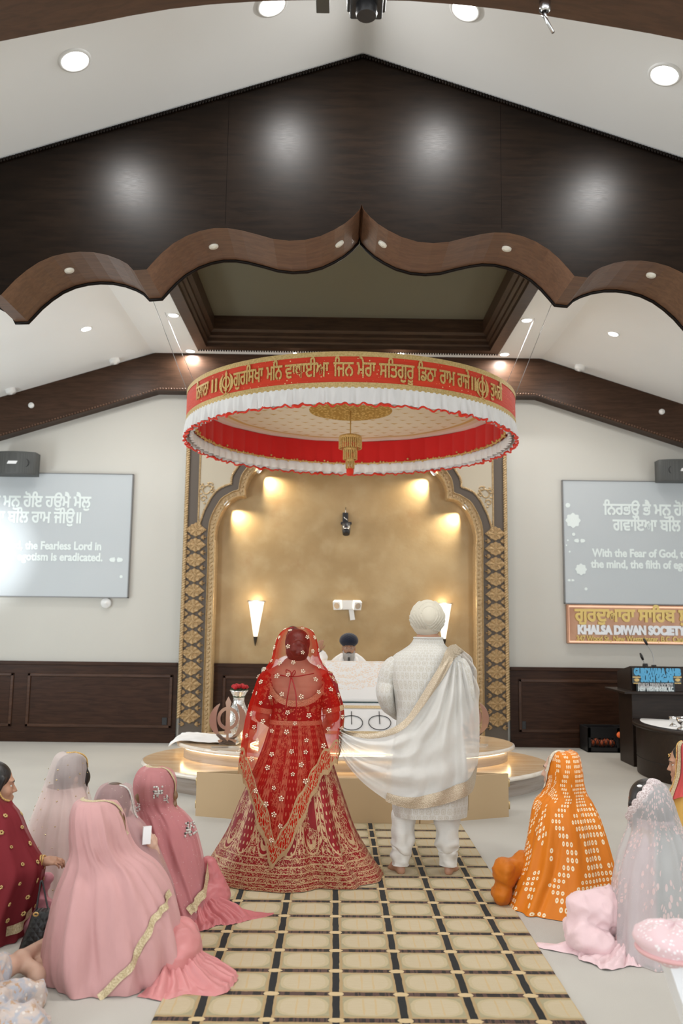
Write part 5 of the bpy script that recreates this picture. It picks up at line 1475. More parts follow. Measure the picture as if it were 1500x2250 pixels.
def rows_prims(rows, kz=.8, k=.035, shrink=1.0, n=16):
    T = crom(rows, n); P = []
    for i, (z, cx, cy, rx, ry) in enumerate(T):
        dz = abs(T[min(i + 1, n - 1)][0] - T[max(i - 1, 0)][0]) / 2
        P.append((ball((cx, cy, z), (max(.01, rx * shrink), max(.01, ry * shrink), max(.02, dz * 1.6 * kz))), k))
    return P
def turban(name, c, r, mat, parent, kind, R=None, n=90, label=None):
    """wrapped turban: kind 'back' = oval knot seen from behind, 'front' = crossing wraps meeting in a V"""
    R = R or Matrix.Identity(3); P = []; rx, ry, rz = r
    for i in range(n):
        th = PI * (.02 + .80 * i / (n - 1)); row = []
        for k in range(2 * n):
            ph = 2 * PI * k / (2 * n); d = Vector((math.sin(th) * math.cos(ph), math.sin(th) * math.sin(ph), math.cos(th)))
            low = max(0, (th / PI - .52) / .3); w_ = 1 - .20 * min(1, low) ** 1.6
            q = Vector((d.x * rx * w_, d.y * ry * w_, d.z * rz * (1.0 if d.z > 0 else .95)))
            if kind == 'back':
                u, v = d.x / .60, (d.z - .16) / .66
                if v < 0: u *= 1 + .55 * (-v) ** 1.1; 
                s_ = math.hypot(u, v) if d.y < .35 else 9
                h = 0
                if s_ < .72: h = .004 - .02 * s_ ** 4
                else:
                    t = (s_ - .72) / .30 + .12 * math.atan2(u, v) ; h = .008 * (1 - (t % 1.0)) ** .7 - .003
                    t2 = t * 3; h += .0022 * math.sin(t2 * 2 * PI)
                g = d.z + .55; h2 = .010 * (1 - ((g * 3.2 + .25 * d.x) % 1.0)) if g < 0.0 else 0
                if g < 0 and d.y < .35: h = max(h * .3, h2)
            else:
                t = (d.z * 2.6 - abs(d.x) * 1.5 + .3) * 1.8; h = .0045 * (1 - (t % 1.0)) ** .8
                if d.y * (1 if kind == 'front' else -1) > 0 and abs(d.x) < .05: h -= .002
            q = R @ (q * (1 + h / max(rx, ry)))
            row.append((c[0] + q.x, c[1] + q.y, c[2] + q.z))
        P.append(row)
    b = MB(); b.grid(P, 0, True, cv=True); b.add(P[0], [tuple(range(2 * n))], 0, True); o = b.build(name, mat, parent)
    if label: tag(o, label)
    return o

# ================================================================== the groom
GY = 6.25
def G(px, py, dy=0.0): return atY(px, py, GY + dy)
def m_sherwani():
    t = NT('ivory_brocade'); u = t.coord('UV'); x, y, z = t.xyz(u); p = t.coord()
    gx, gy = x * 40, y * 24; row = gy.floor(); cx = (gx + row.mod(2.0) * .5).fract() - .5; cy = gy.fract() - .5
    r = (cx * cx * 1.2 + cy * cy).sqrt(); ring = (r - .36).abs().lt(.055); pet = (t.math('ARCTAN2', cy, cx) * 6).sin() * .08 + r
    m = ring.max(pet.lt(.20)).max((cx.abs() + cy.abs() * .35 - .40).abs().lt(.03))
    m = m * t.noise(p, 90, 2).gt(.36)
    col = t.mix(m * .6, (.56, .545, .505), (.43, .385, .305)); col = t.mix(t.voro(p, 120).lt(.16) * m, col, (.80, .74, .62))
    return t.bsdf(col, .62, 0, t.bump(m + t.noise(p, 200, 2) * .3, .35, .003), sheen=.25, spec=.3)
M_SHER = m_sherwani()
M_IVORY = m_cloth('ivory_cotton', (.66, .645, .60, 1), .75, .25, .25, (14, 14, 70), .006)
M_TURB = m_cloth('ivory_turban_cloth', (.55, .505, .41, 1), .7, .25, .15, (60, 60, 200), .002, var=.03)
groom = empty('person', G(938, 1915), 'man standing in an ivory embroidered coat and ivory turban, white shawl over one shoulder', 'person')
groom.location.z = 0
hc = G(940, 1378)
hf = Fig((hc.x, GY + .03, hc.z), .08)
SR = rows_px([(1400, 912, 970, .070), (1416, 902, 976, .080), (1428, 886, 990, .098), (1440, 868, 1008, .115), (1458, 857, 1018, .125), (1490, 857, 1017, .135), (1540, 868, 1009, .132), (1580, 872, 1008, .132), (1640, 864, 1020, .150), (1700, 861, 1026, .165), (1760, 862, 1026, .170), (1790, 864, 1024, .172)], GY)
bp = head_prims(hf) + rows_prims(SR[:9], shrink=.82)
lk, rk = G(886, 1795), G(982, 1795); lf, rf = G(880, 1912, -.03), G(984, 1912, -.03)
for hip, kn, ft in ((G(905, 1660), lk, lf), (G(975, 1660), rk, rf)):
    bp += [(cone(hip, kn, .085, .056), .03), (cone(kn, (ft.x, ft.y + .02, .09), .056, .036), .03)]
bp += foot_prims((lf.x, GY - .05, 0), (-.42, 1, 0), .86, 1) + foot_prims((rf.x, GY - .06, 0), (.45, 1, 0), .86, -1)
for pts in ([G(862, 1462), G(846, 1535, -.03), G(884, 1572, .24)], [G(1010, 1462), G(1024, 1540, .02), G(985, 1600, .22)]):
    bp += [(cone(pts[0] + Vector((0, 0, -.03)), pts[1], .040, .034), .02), (cone(pts[1], pts[2], .034, .024), .012)]
    d = pts[2] - pts[1]; bp += hand_prims(pts[2], d, (0, .2, 1), 1.0, .6)
sdf_obj('body', bp, M_SKIN, groom, .011, .02)
SD = Drape(SR, [(-1.9, -.3, .10, .012, .45, 1), (-1.2, .25, .10, .012, .45, 1), (-1.57, 0, .05, -.012, .55, 1)], .006, 3, power=2.3)
SD.mesh('sherwani', M_SHER, groom, 90, 120, off=.004, uvs=(1, 1))
b = MB(); b.tube([tuple(SD.at(t * 2 * PI / 40, .012, .006)) for t in range(40)], .007, 8, closed=True); tag(b.build('collar', M_SHER, groom), 'stand-up collar')
def sleeve(pts, rs, mat, parent, nm='sleeve', n=46, m=24, wr=.004, seed=0, uvs=(1, 1)):
    Q = path(pts, n); Rr = np.interp(np.linspace(0, 1, n), np.linspace(0, 1, len(rs)), rs); P = []
    for i, q in enumerate(Q):
        t = (Q[min(i + 1, n - 1)] - Q[max(i - 1, 0)]).normalized(); x = t.cross(Vector((0, 1, .2))).normalized(); y = t.cross(x); row = []
        for k in range(m):
            a = 2 * PI * k / m; rr = Rr[i] + wr * noise.noise(Vector((math.cos(a) * 1.2, math.sin(a) * 1.2, i / n * 9 + seed * 5))) * 1.6
            row.append(tuple(q + (x * math.cos(a) + y * math.sin(a)) * rr))
        P.append(row)
    b = MB(); b.grid(P, 0, True, cv=True, uv=lambda i, j: (j / m * uvs[0], i / n * uvs[1])); return b.build(nm, mat, parent)
sleeve([G(872, 1452), G(858, 1470), G(848, 1500), G(845, 1528, -.02), G(856, 1552, .07), G(876, 1568, .18), G(890, 1577, .27)], [.05, .070, .066, .062, .058, .050, .044], M_SHER, groom, uvs=(.28, .45))
sleeve([G(1004, 1452), G(1014, 1470), G(1022, 1500), G(1026, 1535), G(1016, 1570, .06), G(992, 1598, .18)], [.05, .064, .058, .054, .050, .044], M_SHER, groom, uvs=(.28, .45), seed=2)
for hip, kn, ft, s_ in ((G(903, 1720), lk, lf, 1), (G(977, 1720), rk, rf, 2)):
    mid = (kn + ft) / 2
    o = sleeve([(hip.x, GY, hip.z), (kn.x, GY, kn.z), (mid.x, GY - .03, mid.z), (ft.x + .002, GY - .03, .16), (ft.x, GY - .037, .058)], [.10, .086, .081, .068, .060], M_IVORY, groom, 'trouser_leg', 90, 32, .014, s_)
tc = G(939, 1360); turban('turban', (tc.x, GY + .02, tc.z), (.130, .150, .142), M_TURB, groom, 'back', Matrix.Rotation(.06, 3, 'Y'))
# shawl: sheer white cloth from the right shoulder to the bride's hand
T_ = [(1004, 1418, .02), (985, 1430, -.115), (966, 1470, -.165), (940, 1512, -.165), (914, 1552, -.16), (890, 1584, -.175), (858, 1604, -.20), (815, 1614, -.21), (775, 1611, -.20), (742, 1600, -.17)]
B_ = [(1046, 1702, .06), (1036, 1735, -.10), (1005, 1752, -.19), (960, 1766, -.215), (910, 1773, -.22), (862, 1764, -.225), (822, 1740, -.225), (785, 1708, -.22), (755, 1668, -.20), (738, 1622, -.17)]
R_ = [(1004, 1418, .02), (1034, 1446, .08), (1047, 1488, .10), (1051, 1540, .11), (1051, 1600, .11), (1049, 1660, .09), (1046, 1702, .06)]
nu, nv = 110, 80
T3 = crom([tuple(G(x, y, d)) for x, y, d in T_], nu); B3 = crom([tuple(G(x, y, d)) for x, y, d in B_], nu); R3 = crom([tuple(G(x, y, d)) for x, y, d in R_], nv)
SHC = np.array(tuple(G(1000, 1415, 0)))
P = np.zeros((nu, nv, 3))
for i in range(nu):
    u = i / (nu - 1)
    for j in range(nv):
        v = j / (nv - 1); q = T3[i] * (1 - v) + B3[i] * v
        ed = R3[j] - (T3[0] * (1 - v) + B3[0] * v)              # bulge of the right edge
        q = q + ed * max(0, 1 - u * 3.0) ** 2
        f = math.atan2(q[0] - SHC[0], SHC[2] - q[2])             # fan of folds from the shoulder
        w1 = max(0, 1 - u * 1.25); a = .013 * math.sin(f * 30 + 2 * noise.noise(Vector((u * 3, v * 3, 1)))) + .012 * noise.noise(Vector((f * 13, v * 1.2, 4)))
        c2 = .018 * noise.noise(Vector((u * 2.2, v * 7, 2))) + .010 * math.sin(v * 26 + 4 * u + 2 * noise.noise(Vector((u * 2, v * 2, 8))))
        env = min(1, v * 6) * min(1, (1 - v) * 5 + .25)
        q = q + np.array((0, -1, .1)) * (a * w1 + c2 * (1 - w1)) * env * 2.7
        q[1] -= .035 * math.sin(PI * v) * (1 if u < .62 else .6)
        if u > .85: q[1] += .03 * math.sin(v * 40) * (u - .85) / .15
        P[i, j] = q
M_SHAWL = sheer('sheer_white_shawl', (.82, .805, .77), .68, .25)
b = MB(); b.grid(P, 0, True); sh_ = b.build('shawl', M_SHAWL, groom); tag(sh_, 'sheer white shawl')
def m_border():
    t = NT('gold_sequin_border'); u = t.coord('UV'); p = t.coord(); d = t.voro(p, 190); e = t.voro(p, 110)
    col = t.mix(t.ramp(d, .1, .6), (.62, .53, .41), (.44, .355, .25)); col = t.mix(e.lt(.13), col, (.80, .75, .66))
    return t.bsdf(col, .42, .35, t.bump(d, .6, .004), spec=.5)
M_BORD = m_border()
def edge_band(j0, j1, name, label, off=-.012, i0=0, i1=nu, par=None):
    jj = np.linspace(j0, j1, 10); Q = np.zeros((i1 - i0, 10, 3))
    for i in range(i0, i1):
        for k, jf in enumerate(jj):
            a = int(min(max(jf, 0), nv - 2)); f = jf - a; Q[i - i0, k] = P[i, a] * (1 - f) + P[i, a + 1] * f + np.array((0, off, 0))
    b = MB(); b.grid(Q, 0, True, uv=lambda i, j: (i / 10, j / 9)); return tag(b.build(name, M_BORD, sh_), label)
edge_band(-2.5, 7.0, 'upper_border', 'gold sequin border across the back'); edge_band(71, 80.2, 'lower_border', 'gold sequin border of the hem', i1=66)
b = MB(); q = G(1020, 1760, .0); b.box((q.x - .012, GY - .02, q.z - .06), (q.x + .03, GY + .02, q.z + .09)); b.build('coat_vent', simple('vent_gold', (.45, .36, .22, 1), .6), groom)

# ================================================================== the bride
BY = 6.12
def Bp(px, py, dy=0.0): return atY(px, py, BY + dy)
bride = empty('person', (Bp(645, 1900).x, BY, 0), 'bride standing in a red and gold wedding skirt under a sheer red veil', 'person')
CR_ = rows_px([(1452, 628, 672, .052), (1462, 622, 678, .058), (1470, 604, 698, .078), (1480, 590, 714, .096), (1500, 585, 720, .112), (1530, 592, 712, .116), (1560, 597, 704, .112), (1590, 596, 703, .116)], BY)
hb = Bp(653, 1427); fb = Fig((hb.x, BY + .02, hb.z), .05, -.12, .97)
bp = head_prims(fb) + rows_prims(CR_, shrink=.965, n=18)
ra = [Bp(712, 1492), Bp(731, 1572, -.02), Bp(716, 1590, .24)]; la = [Bp(595, 1492), Bp(576, 1572, -.02), Bp(598, 1592, .22)]
for q in (ra, la):
    bp += [(cone(q[0], q[1], .056, .046), .02), (cone(q[1], q[2], .044, .030), .02)] + hand_prims(q[2], q[2] - q[1], (0, .3, 1), .95, .6)
sdf_obj('body', bp, M_SKIN, bride, .009, .02)
b = MB(); n = 30
hp = [(ball(fb.p(0, -.022, .045), (.090, .104, .100)), .02), (ball(fb.p(0, -.095, -.005), (.066, .058, .062)), .02), (ball(fb.p(.0, -.04, -.03), (.078, .075, .07)), .02)]
for k in range(9): a = k * .7; hp.append((ball(fb.p(.034 * math.cos(a), -.125 - .008 * (k % 3), -.005 + .034 * math.sin(a)), (.026, .022, .024)), .006))
sdf_obj('hair', hp, m_hair('auburn_hair', (.03, .014, .009), (.085, .04, .024)), bride, .007, .02)
def filig(t, v, sc=38, w_=.30): return t.voro(v, sc, rnd=.85).lt(w_).max((t.voro(v, sc * .45, feature='DISTANCE_TO_EDGE', rnd=.8)).lt(.045))
RED1, RED2, GLD, GLD2 = (.27, .005, .008), (.16, .003, .005), (.44, .28, .14), (.60, .43, .25)
def m_choli():
    t = NT('red_embroidered_bodice'); p = t.coord(); n = t.noise(p, 14, 3)
    f = t.voro(p, 26, rnd=.7).lt(.38) * t.noise(p, 130, 2).gt(.44); g = t.voro(p, 62).lt(.32)
    col = t.mix(t.noise(p, 8, 2), RED1, RED2); col = t.mix(f, col, GLD); col = t.mix(g * t.noise(p, 9, 2).gt(.46), col, (.55, .26, .14))
    return t.bsdf(col, .6, f * .3, t.bump(f + n * .3, .5, .005), spec=.3)
M_CHOLI = m_choli(); M_GEMB = m_gold('gold_thread_border', (.50, .29, .15), (.74, .54, .34), .5, .35, 170, .9)
CD = Drape(CR_, [], .003, 5, power=2.25)
pv = lambda py, L: float(np.interp(py, L, np.linspace(0, 1, len(L))))
cpy = [1452, 1462, 1470, 1480, 1500, 1530, 1560, 1590]
def neck(th):
    d = (th + PI / 2 + PI) % (2 * PI) - PI; x = abs(d) / 1.12
    return pv(1476 + 64 * math.sqrt(max(0, 1 - x * x)), cpy) if x < 1 else pv(1473, cpy)
CD.mesh('bodice', M_CHOLI, bride, 60, 160, t0=-PI / 2 - PI, t1=-PI / 2 + PI, vfun=lambda th: (neck(th), 1.0), off=.007)
for sgn_, nm_ in ((0, 'neck_border'), ):
    mb_ = None
    pts_ = [(-PI / 2 + d, neck(-PI / 2 + d) + .012) for d in np.linspace(-1.10, 1.10, 41)]
    tag(CD.strip(pts_, .042, 90, .012).build(nm_, M_GEMB, bride), 'gold border of the deep U-shaped neckline')
b = CD.strip([(-PI / 2 + d, .965) for d in np.linspace(-1.8, 1.8, 30)], .030, 60, .014); tag(b.build('belt', M_GEMB, bride), 'gold embroidered waistband')
# ties across the open back
M_TIE = simple('red_cord', (.30, .010, .010, 1), .6)
def onb(px, py, off=-.02):
    q = Bp(px, py); v = pv(py, cpy); best = min(np.linspace(-2.6, -.5, 80), key=lambda th: abs(CD.at(th, v).x - q.x)); r = CD.at(best, v, .012); return Vector((q.x, r.y + off * .2, q.z))
b = MB(); b.tube([onb(602, 1480), onb(620, 1482), onb(640, 1485), onb(660, 1483), onb(690, 1478)], .0035, 6)
for lp in ([(641, 1484), (632, 1478), (630, 1470), (640, 1474), (642, 1484)], [(643, 1485), (650, 1476), (648, 1471), (643, 1478), (642, 1485)]): b.tube(path([onb(*p_, -.06) for p_ in lp], 16), .003, 5)
for lp in ([(641, 1486), (637, 1510), (632, 1540), (628, 1575)], [(643, 1486), (652, 1520), (653, 1560), (651, 1598)]): b.tube(path([onb(min(max(p_[0], 600), 700), min(p_[1], 1585), -.14) + Vector((0, -.01, 0)) for p_ in lp], 16), .005, 6)
b.build('back_ties', M_TIE, bride)
b = MB(); b.tube([Vector((fb.c.x + .060 * math.cos(a) * 1.02, BY - .005 + .060 * math.sin(a), Bp(650, 1458).z + .006 * math.sin(a))) for a in np.linspace(PI, 2 * PI, 16)], .003, 6); tag(b.build('necklace', M_GLET, bride), 'thin gold necklace at the nape')
sleeve([Bp(708, 1482), Bp(714, 1496), Bp(724, 1525, -.01), Bp(732, 1562, -.02)], [.062, .074, .074, .072], M_CHOLI, bride, uvs=(1, 1))
sleeve([Bp(600, 1482), Bp(592, 1496), Bp(583, 1525, -.01), Bp(576, 1562, -.02)], [.062, .074, .074, .072], M_CHOLI, bride, uvs=(1, 1), seed=3)
for c0, c1 in ((Bp(730, 1553, -.02), Bp(732.5, 1564, -.02)), (Bp(578, 1553, -.02), Bp(575.5, 1564, -.02))):
    b = MB(); b.tube([c0, c1], [.077, .077], 24, cap=False); tag(b.build('sleeve_border', M_GEMB, bride), 'gold border of the sleeve')
def m_lehenga():
    t = NT('red_gold_wedding_skirt'); u = t.coord('UV'); x, y, z = t.xyz(u); p = t.coord()
    N = 18.0; a = x * N; cell = a.floor(); f = a.fract() - .5; af = f.abs(); odd = cell.mod(2.0); per = (y * .95 + .10) * .19   # half-width scale grows downwards
    wx = x * 3.4 * 1.0
    mv = t.vec(x * 3.6, y * 1.05)
    fine = t.voro(mv, 105, rnd=.9).lt(.36); curl = t.voro(mv, 44, feature='DISTANCE_TO_EDGE', rnd=.9).lt(.055); dense = fine.max(curl) * t.noise(mv, 260, 2).gt(.40)
    col = t.mix(t.noise(p, 7, 2), RED1, RED2)
    # little buds on a staggered grid in every second panel
    gy = y * 30; r_ = gy.floor(); bx = (f * 5.0 + r_.mod(2.0) * .5).fract() - .5; by = gy.fract() - .5
    bud = (bx * bx * 3.0 + by * by * 1.6 + by * .25).lt(.085); budm = odd * bud * af.lt(.30)
    # floral filigree in the others
    flor = (1 - odd) * dense * af.lt(.31) * t.noise(mv, 9, 2).gt(.47)
    # arch outline closing each panel
    e = ((f / .34) * (f / .34) + ((y - .60) / .095) * ((y - .60) / .095)).sqrt(); inarch = e.lt(1.0) * y.gt(.60); below = y.gt(.60) * e.gt(1.04)
    arch_l = (e - 1.02).abs().lt(.055) * y.gt(.60)
    vline = (af - .345).abs().lt(.016).max((af - .485).abs().lt(.015)); vband = af.gt(.36) * dense * t.noise(mv, 90, 2).gt(.52); vch = af.gt(.37) * af.lt(.45) * ((y * 130 + af * 20).sin()).gt(-.1)
    crescent = ((f / .22) * (f / .22) + ((y - .625) / .05) * ((y - .625) / .05)).lt(1.0) * ((f / .20) * (f / .20) + ((y - .600) / .05) * ((y - .600) / .05)).gt(1.0) * (1 - odd)
    up = y.lt(.705)
    m = budm.max(flor).max(vline * y.lt(.62)).max(vch).max(vband).max(arch_l).max(below * dense * t.noise(mv, 60, 2).gt(.46)).max(crescent) * up
    # horizontal borders along the hem
    hb_ = (y - .705) / .295; bandl = ((hb_ * 6.0).fract() - .5).abs().gt(.39); low = hb_.gt(0.0)
    dots = ((x * 150).sin() * (hb_ * 6.0 * 6.283).sin()).gt(-.35)
    m2 = low * (bandl.max(dense * dots).max(fine).max(t.voro(mv, 75).lt(.42) * ((hb_ * 3.0).fract()).gt(.5)))
    m = m.max(m2 * t.noise(mv, 120, 2).gt(.40))
    gold = t.mix(t.noise(mv, 60, 2), GLD, GLD2); col = t.mix(m * .92, col, gold)
    col = t.mix(t.voro(mv, 130).lt(.12) * m, col, (.92, .82, .70))
    return t.bsdf(col, .52, m * .35, t.bump(m + t.noise(p, 160, 2) * .3, .55, .006), spec=.3)
LR = [(1580, 597, 703, .116, 0), (1600, 592, 708, .135, 0), (1650, 576, 722, .19, 0), (1700, 554, 738, .25, .01), (1760, 527, 757, .32, .02), (1820, 503, 778, .38, .04), (1870, 474, 806, .425, .06), (1900, 455, 826, .45, .08), (1918, 444, 838, .46, .09)]
LRw = rows_px(LR, BY); z0_ = LRw[-1][0]
LRw = [((z if i < len(LRw) - 1 else 0.012), cx, cy, rx, ry) for i, (z, cx, cy, rx, ry) in enumerate(LRw)]
LD = Drape(LRw, [(-.95, .10, .10, .055, .25, 1), (-1.25, .05, .12, -.05, .3, 1), (-2.2, -.1, .2, .03, .2, 1), (-1.75, 0, .15, .025, .3, 1), (-2.75, 0, .15, .03, .3, 1), (-.4, 0, .2, .04, .3, 1)], .010, 9, hemwave=.022, hemn=13)
LD.mesh('lehenga', m_lehenga(), bride, 130, 260, off=.006)
# veil
M_FLOWER = simple('pearl_sequin_flower', (.78, .66, .50, 1), .35, .3)
DV = [(1377, 644, 662, .03, .03), (1382, 628, 678, .10, .01), (1394, 615, 690, .15, .0), (1420, 605, 698, .168, -.005), (1445, 600, 702, .160, -.01), (1468, 586, 716, .150, 0), (1490, 570, 732, .150, 0), (1530, 556, 748, .160, 0), (1565, 547, 755, .165, 0), (1620, 538, 752, .19, 0), (1690, 530, 750, .275, .0), (1760, 525, 757, .35, .02), (1830, 505, 780, .425, .04), (1880, 480, 800, .46, .06)]
dpy = [q[0] for q in DV]; DW = rows_px(DV, BY)
DD = Drape(DW, [(-2.6, .1, .10, .020, .15, 1), (-2.9, .05, .09, .028, .2, 1), (-2.25, .05, .1, .014, .3, 1), (-1.1, 0, .08, .012, .3, 1), (-.55, 0, .08, .02, .2, 1), (-1.6, .05, .07, .010, .35, 1)], .008, 2)
def vhem(th):
    c = math.cos(th) if math.sin(th) < 0 else math.copysign(1.0, math.cos(th))
    py = np.interp(c, [-1, -.80, -.22, -.10, .55, .95, 1], [1690, 1722, 1868, 1850, 1705, 1660, 1600])
    py += 5 * math.sin(th * 23)
    return (0.0, pv(py, dpy))
def pat_veil(t):
    u = t.coord('UV'); x, y, z = t.xyz(u); mv = t.vec(x * 2.6, y * 1.3)
    e = y.gt(.925); line = (y - .925).abs().lt(.008).max(y.gt(.985)); d = t.voro(mv, 75).lt(.36).max(t.voro(mv, 42, feature='DISTANCE_TO_EDGE').lt(.06))
    m = e * line.max(d); sp = t.voro(mv, 30).lt(.055) * .9; return m.max(sp), t.mix(t.noise(mv, 50, 2), GLD, GLD2)
M_VEIL = sheer('sheer_red_veil', (.56, .018, .010), lambda t: (t.ramp((t.xyz(t.coord('UV'))[0] - .5).abs(), .12, .25) * .50 + .20).max(t.ramp(t.xyz(t.coord('UV'))[1], .45, .75) * .45).max(t.ramp(t.xyz(t.coord('UV'))[1], .921, .926) * .86), .40, pat_veil)
TA, TB = -PI / 2 - 1.95, -PI / 2 + 1.95
veil = DD.mesh('veil', M_VEIL, bride, 130, 200, t0=TA, t1=TB, vfun=vhem, off=.004); tag(veil, 'sheer red veil scattered with pearl flowers')
rng = random.Random(12); b = MB(); pts_ = []
for k in range(900):
    th = rng.uniform(-PI / 2 - 1.7, -PI / 2 + 1.55); v = rng.uniform(.015, vhem(th)[1] - .045); q = DD.at(th, v, .010)
    if q.y > BY + .02 or any((q - w_).length < .080 for w_ in pts_): continue
    pts_.append(q)
    e1 = (DD.at(th + .02, v, .01) - DD.at(th - .02, v, .01)).normalized(); e2 = (DD.at(th, v + .01, .01) - DD.at(th, max(v - .01, 0), .01)).normalized(); nn = e1.cross(e2); nn = nn if nn.dot(Vector((0, -1, 0))) > 0 else -nn
    r = rng.uniform(.0150, .0205); a0 = rng.uniform(0, 2)
    R = Matrix((e1, e2, nn)).transposed()
    for j in range(5):
        a = a0 + 2 * PI * j / 5; c = q + (e1 * math.cos(a) + e2 * math.sin(a)) * r * .66; b.ell(tuple(c), (r * .36, r * .36, .0035), 3, 0, R)
    b.ell(tuple(q), (r * .25, r * .25, .006), 3, 0, R)
    if len(pts_) > 105: break
o = b.build('pearl_flowers', M_FLOWER, veil); tag(o, 'scattered pearl flowers', kind='stuff')
# ------------------------------------------------------------------ seated guests
def pix(p):
    v = Vector(p) - Vector((CAM_X, 0, CAM_H)); z = v.dot(FW); return 750 + F_PX * v.dot(RT) / z, 1125 - F_PX * v.dot(UP) / z
class Seat(Drape):
    def __init__(s, rows, *a, **k):
        r = [list(q) for q in rows]
        for i, g in enumerate((.035, .055, .045, .025, .01)): r[i][4] += g; r[i][0] += (.014, .012, .006, 0, 0)[i]; r[i][3] += (.01, .015, .008, .003, 0)[i]
        super().__init__(r, *a, **k)
    def grid_(s):
        if not hasattr(s, '_g'):
            s._g = []
            for a in np.linspace(-PI - .4, .4, 90):
                for v in np.linspace(0, 1, 80):
                    q = s.at(a, v)
                    if (q.y < s.T[int(v * 199)][2] + .03): s._g.append((*pix(q), a, v))
            s._g = np.array(s._g)
        return s._g
    def find(s, px, py):
        g = s.grid_(); i = np.argmin((g[:, 0] - px) ** 2 + (g[:, 1] - py) ** 2); return g[i, 2], g[i, 3]
    def strip_px(s, pts, width, name, mat, parent, label=None, off=.008, n=60):
        o = s.strip([s.find(*p) for p in pts], width, n, off).build(name, mat, parent)
        if label: tag(o, label)
        return o
def scatter(D, n, mind, r, mat, parent, name, th=(-PI, 0), vr=(.1, .95), seed=1, petals=5, off=.006, label=None):
    rng = random.Random(seed); b = MB(); pts = []
    for _ in range(n * 12):
        a, v = rng.uniform(*th), rng.uniform(*vr); q = D.at(a, v, off)
        if any((q - w_).length < mind for w_ in pts): continue
        pts.append(q); e1 = (D.at(a + .02, v, off) - D.at(a - .02, v, off)).normalized(); e2 = (D.at(a, v + .01, off) - D.at(a, v - .01, off)).normalized(); nn = e1.cross(e2)
        R = Matrix((e1, e2, nn)).transposed(); rr = r * rng.uniform(.75, 1.2)
        if petals:
            for j in range(petals):
                t = 2 * PI * j / petals + len(pts); b.ell(tuple(q + (e1 * math.cos(t) + e2 * math.sin(t)) * rr * .6), (rr * .42, rr * .42, .003), 3, 0, R)
        else: b.ell(tuple(q), (rr, rr, .002), 3, 0, R)
        if len(pts) >= n: break
    o = b.build(name, mat, parent); tag(o, label, kind='stuff'); return o
def bead_row(D, tv, n, r, mat, parent, name, off=.006, label=None):
    b = MB(); Q = crom(tv, n); P = [D.at(a, v, off) for a, v in Q]
    b.tube(P, r * .5, 5)
    for q in P: b.ell(tuple(q), (r, r, r), 4)
    o = b.build(name, mat, parent)
    if label: tag(o, label)
    return o
def lump(name, prims, mat, parent, h=.012, k=.05, wr=.012, fr=14, seed=0, label=None, paint=None):
    """heap of cloth: blended shapes with crumpled folds"""
    V, Fc = sdf_mesh(prims, h, k); cen = V.mean(0); V = V.copy()
    me = bpy.data.meshes.new(name); me.from_pydata(V.tolist(), [], Fc.tolist()); me.update()
    N = np.array([tuple(v.normal) for v in me.vertices])
    for i, q in enumerate(V):
        p = Vector(q) * fr + Vector((seed * 3.1, 0, 0)); wv = Vector((noise.noise(p * .3), noise.noise(p * .3 + Vector((9, 0, 0))), 0)) * 1.3
        r1 = 1 - abs(noise.noise((p + wv) * .38)) * 3.2; r2 = 1 - abs(noise.noise((p + wv * 2) * .85 + Vector((0, 5, 0)))) * 3.2
        d = wr * (max(-.8, r1) * 1.1 + max(-.7, r2) * .55 - .2); me.vertices[i].co = Vector(q) + Vector(N[i]) * d
        if me.vertices[i].co.z < .003: me.vertices[i].co.z = .003
    me.polygons.foreach_set('use_smooth', [True] * len(Fc)); me.materials.append(mat); me.update()
    o = link(bpy.data.objects.new(name, me), parent)
    if label: tag(o, label)
    return o
def fan(name, src, ang0, ang1, L, h, nf, mat, parent, amp=.035, seed=0, label=None, edge=.12, nt=150, nr=60):
    """cloth spread on the floor from a source point: radiating creased folds; L(theta fraction) = length"""
    P = []; rng = random.Random(seed); ph = [rng.uniform(0, 6) for _ in range(4)]
    for i in range(nr):
        t = i / (nr - 1); row = []
        for j in range(nt):
            u = j / (nt - 1); a = ang0 + (ang1 - ang0) * u; l = L(u) * (1 + edge * math.sin(u * 11 + ph[0]) + .5 * edge * math.sin(u * 23 + ph[1]))
            w_ = noise.noise(Vector((u * 3, t * 2, seed))) * .9
            fo = abs(math.sin(nf * PI * u + w_ * 2.2 + ph[2])) ** .75 * .8 + .45 * abs(math.sin(nf * 2.3 * PI * u + w_ * 3 + ph[3]))
            r = .02 + l * t; side = min(1, min(u, 1 - u) * 7)
            z = h * (1 - t) ** 1.4 * (.25 + .75 * side) + amp * fo * (t * 1.6 if t < .5 else .8 + .2 * math.sin(t * 9 + u * 9)) * side * (1 - .35 * t) + .012 * noise.noise(Vector((u * 14, t * 7, seed + 3)))
            row.append((src[0] + r * math.cos(a), src[1] + r * math.sin(a), max(z, .004) if t < .97 else max(.004, z * .35)))
        P.append(row)
    b = MB(); b.grid(P, 0, True); o = b.build(name, mat, parent)
    if label: tag(o, label)
    return o
def seated(px, Y, label, z=0):
    q = atY(px, 1900, Y); return empty('person', (q.x, Y, z), label, 'person')
def bodyfor(par, rows, f, skin, extra=(), shrink=.78, h=.011, i0=4):
    P = head_prims(f) + rows_prims(rows[i0:], shrink=shrink, n=12, k=.04) + list(extra)
    V = sdf_obj('body', P, skin, par, h, .02)
    for v in V.data.vertices:
        w = v.co + par.location
        if w.z < .012: v.co.z = .012 - par.location.z
    return V
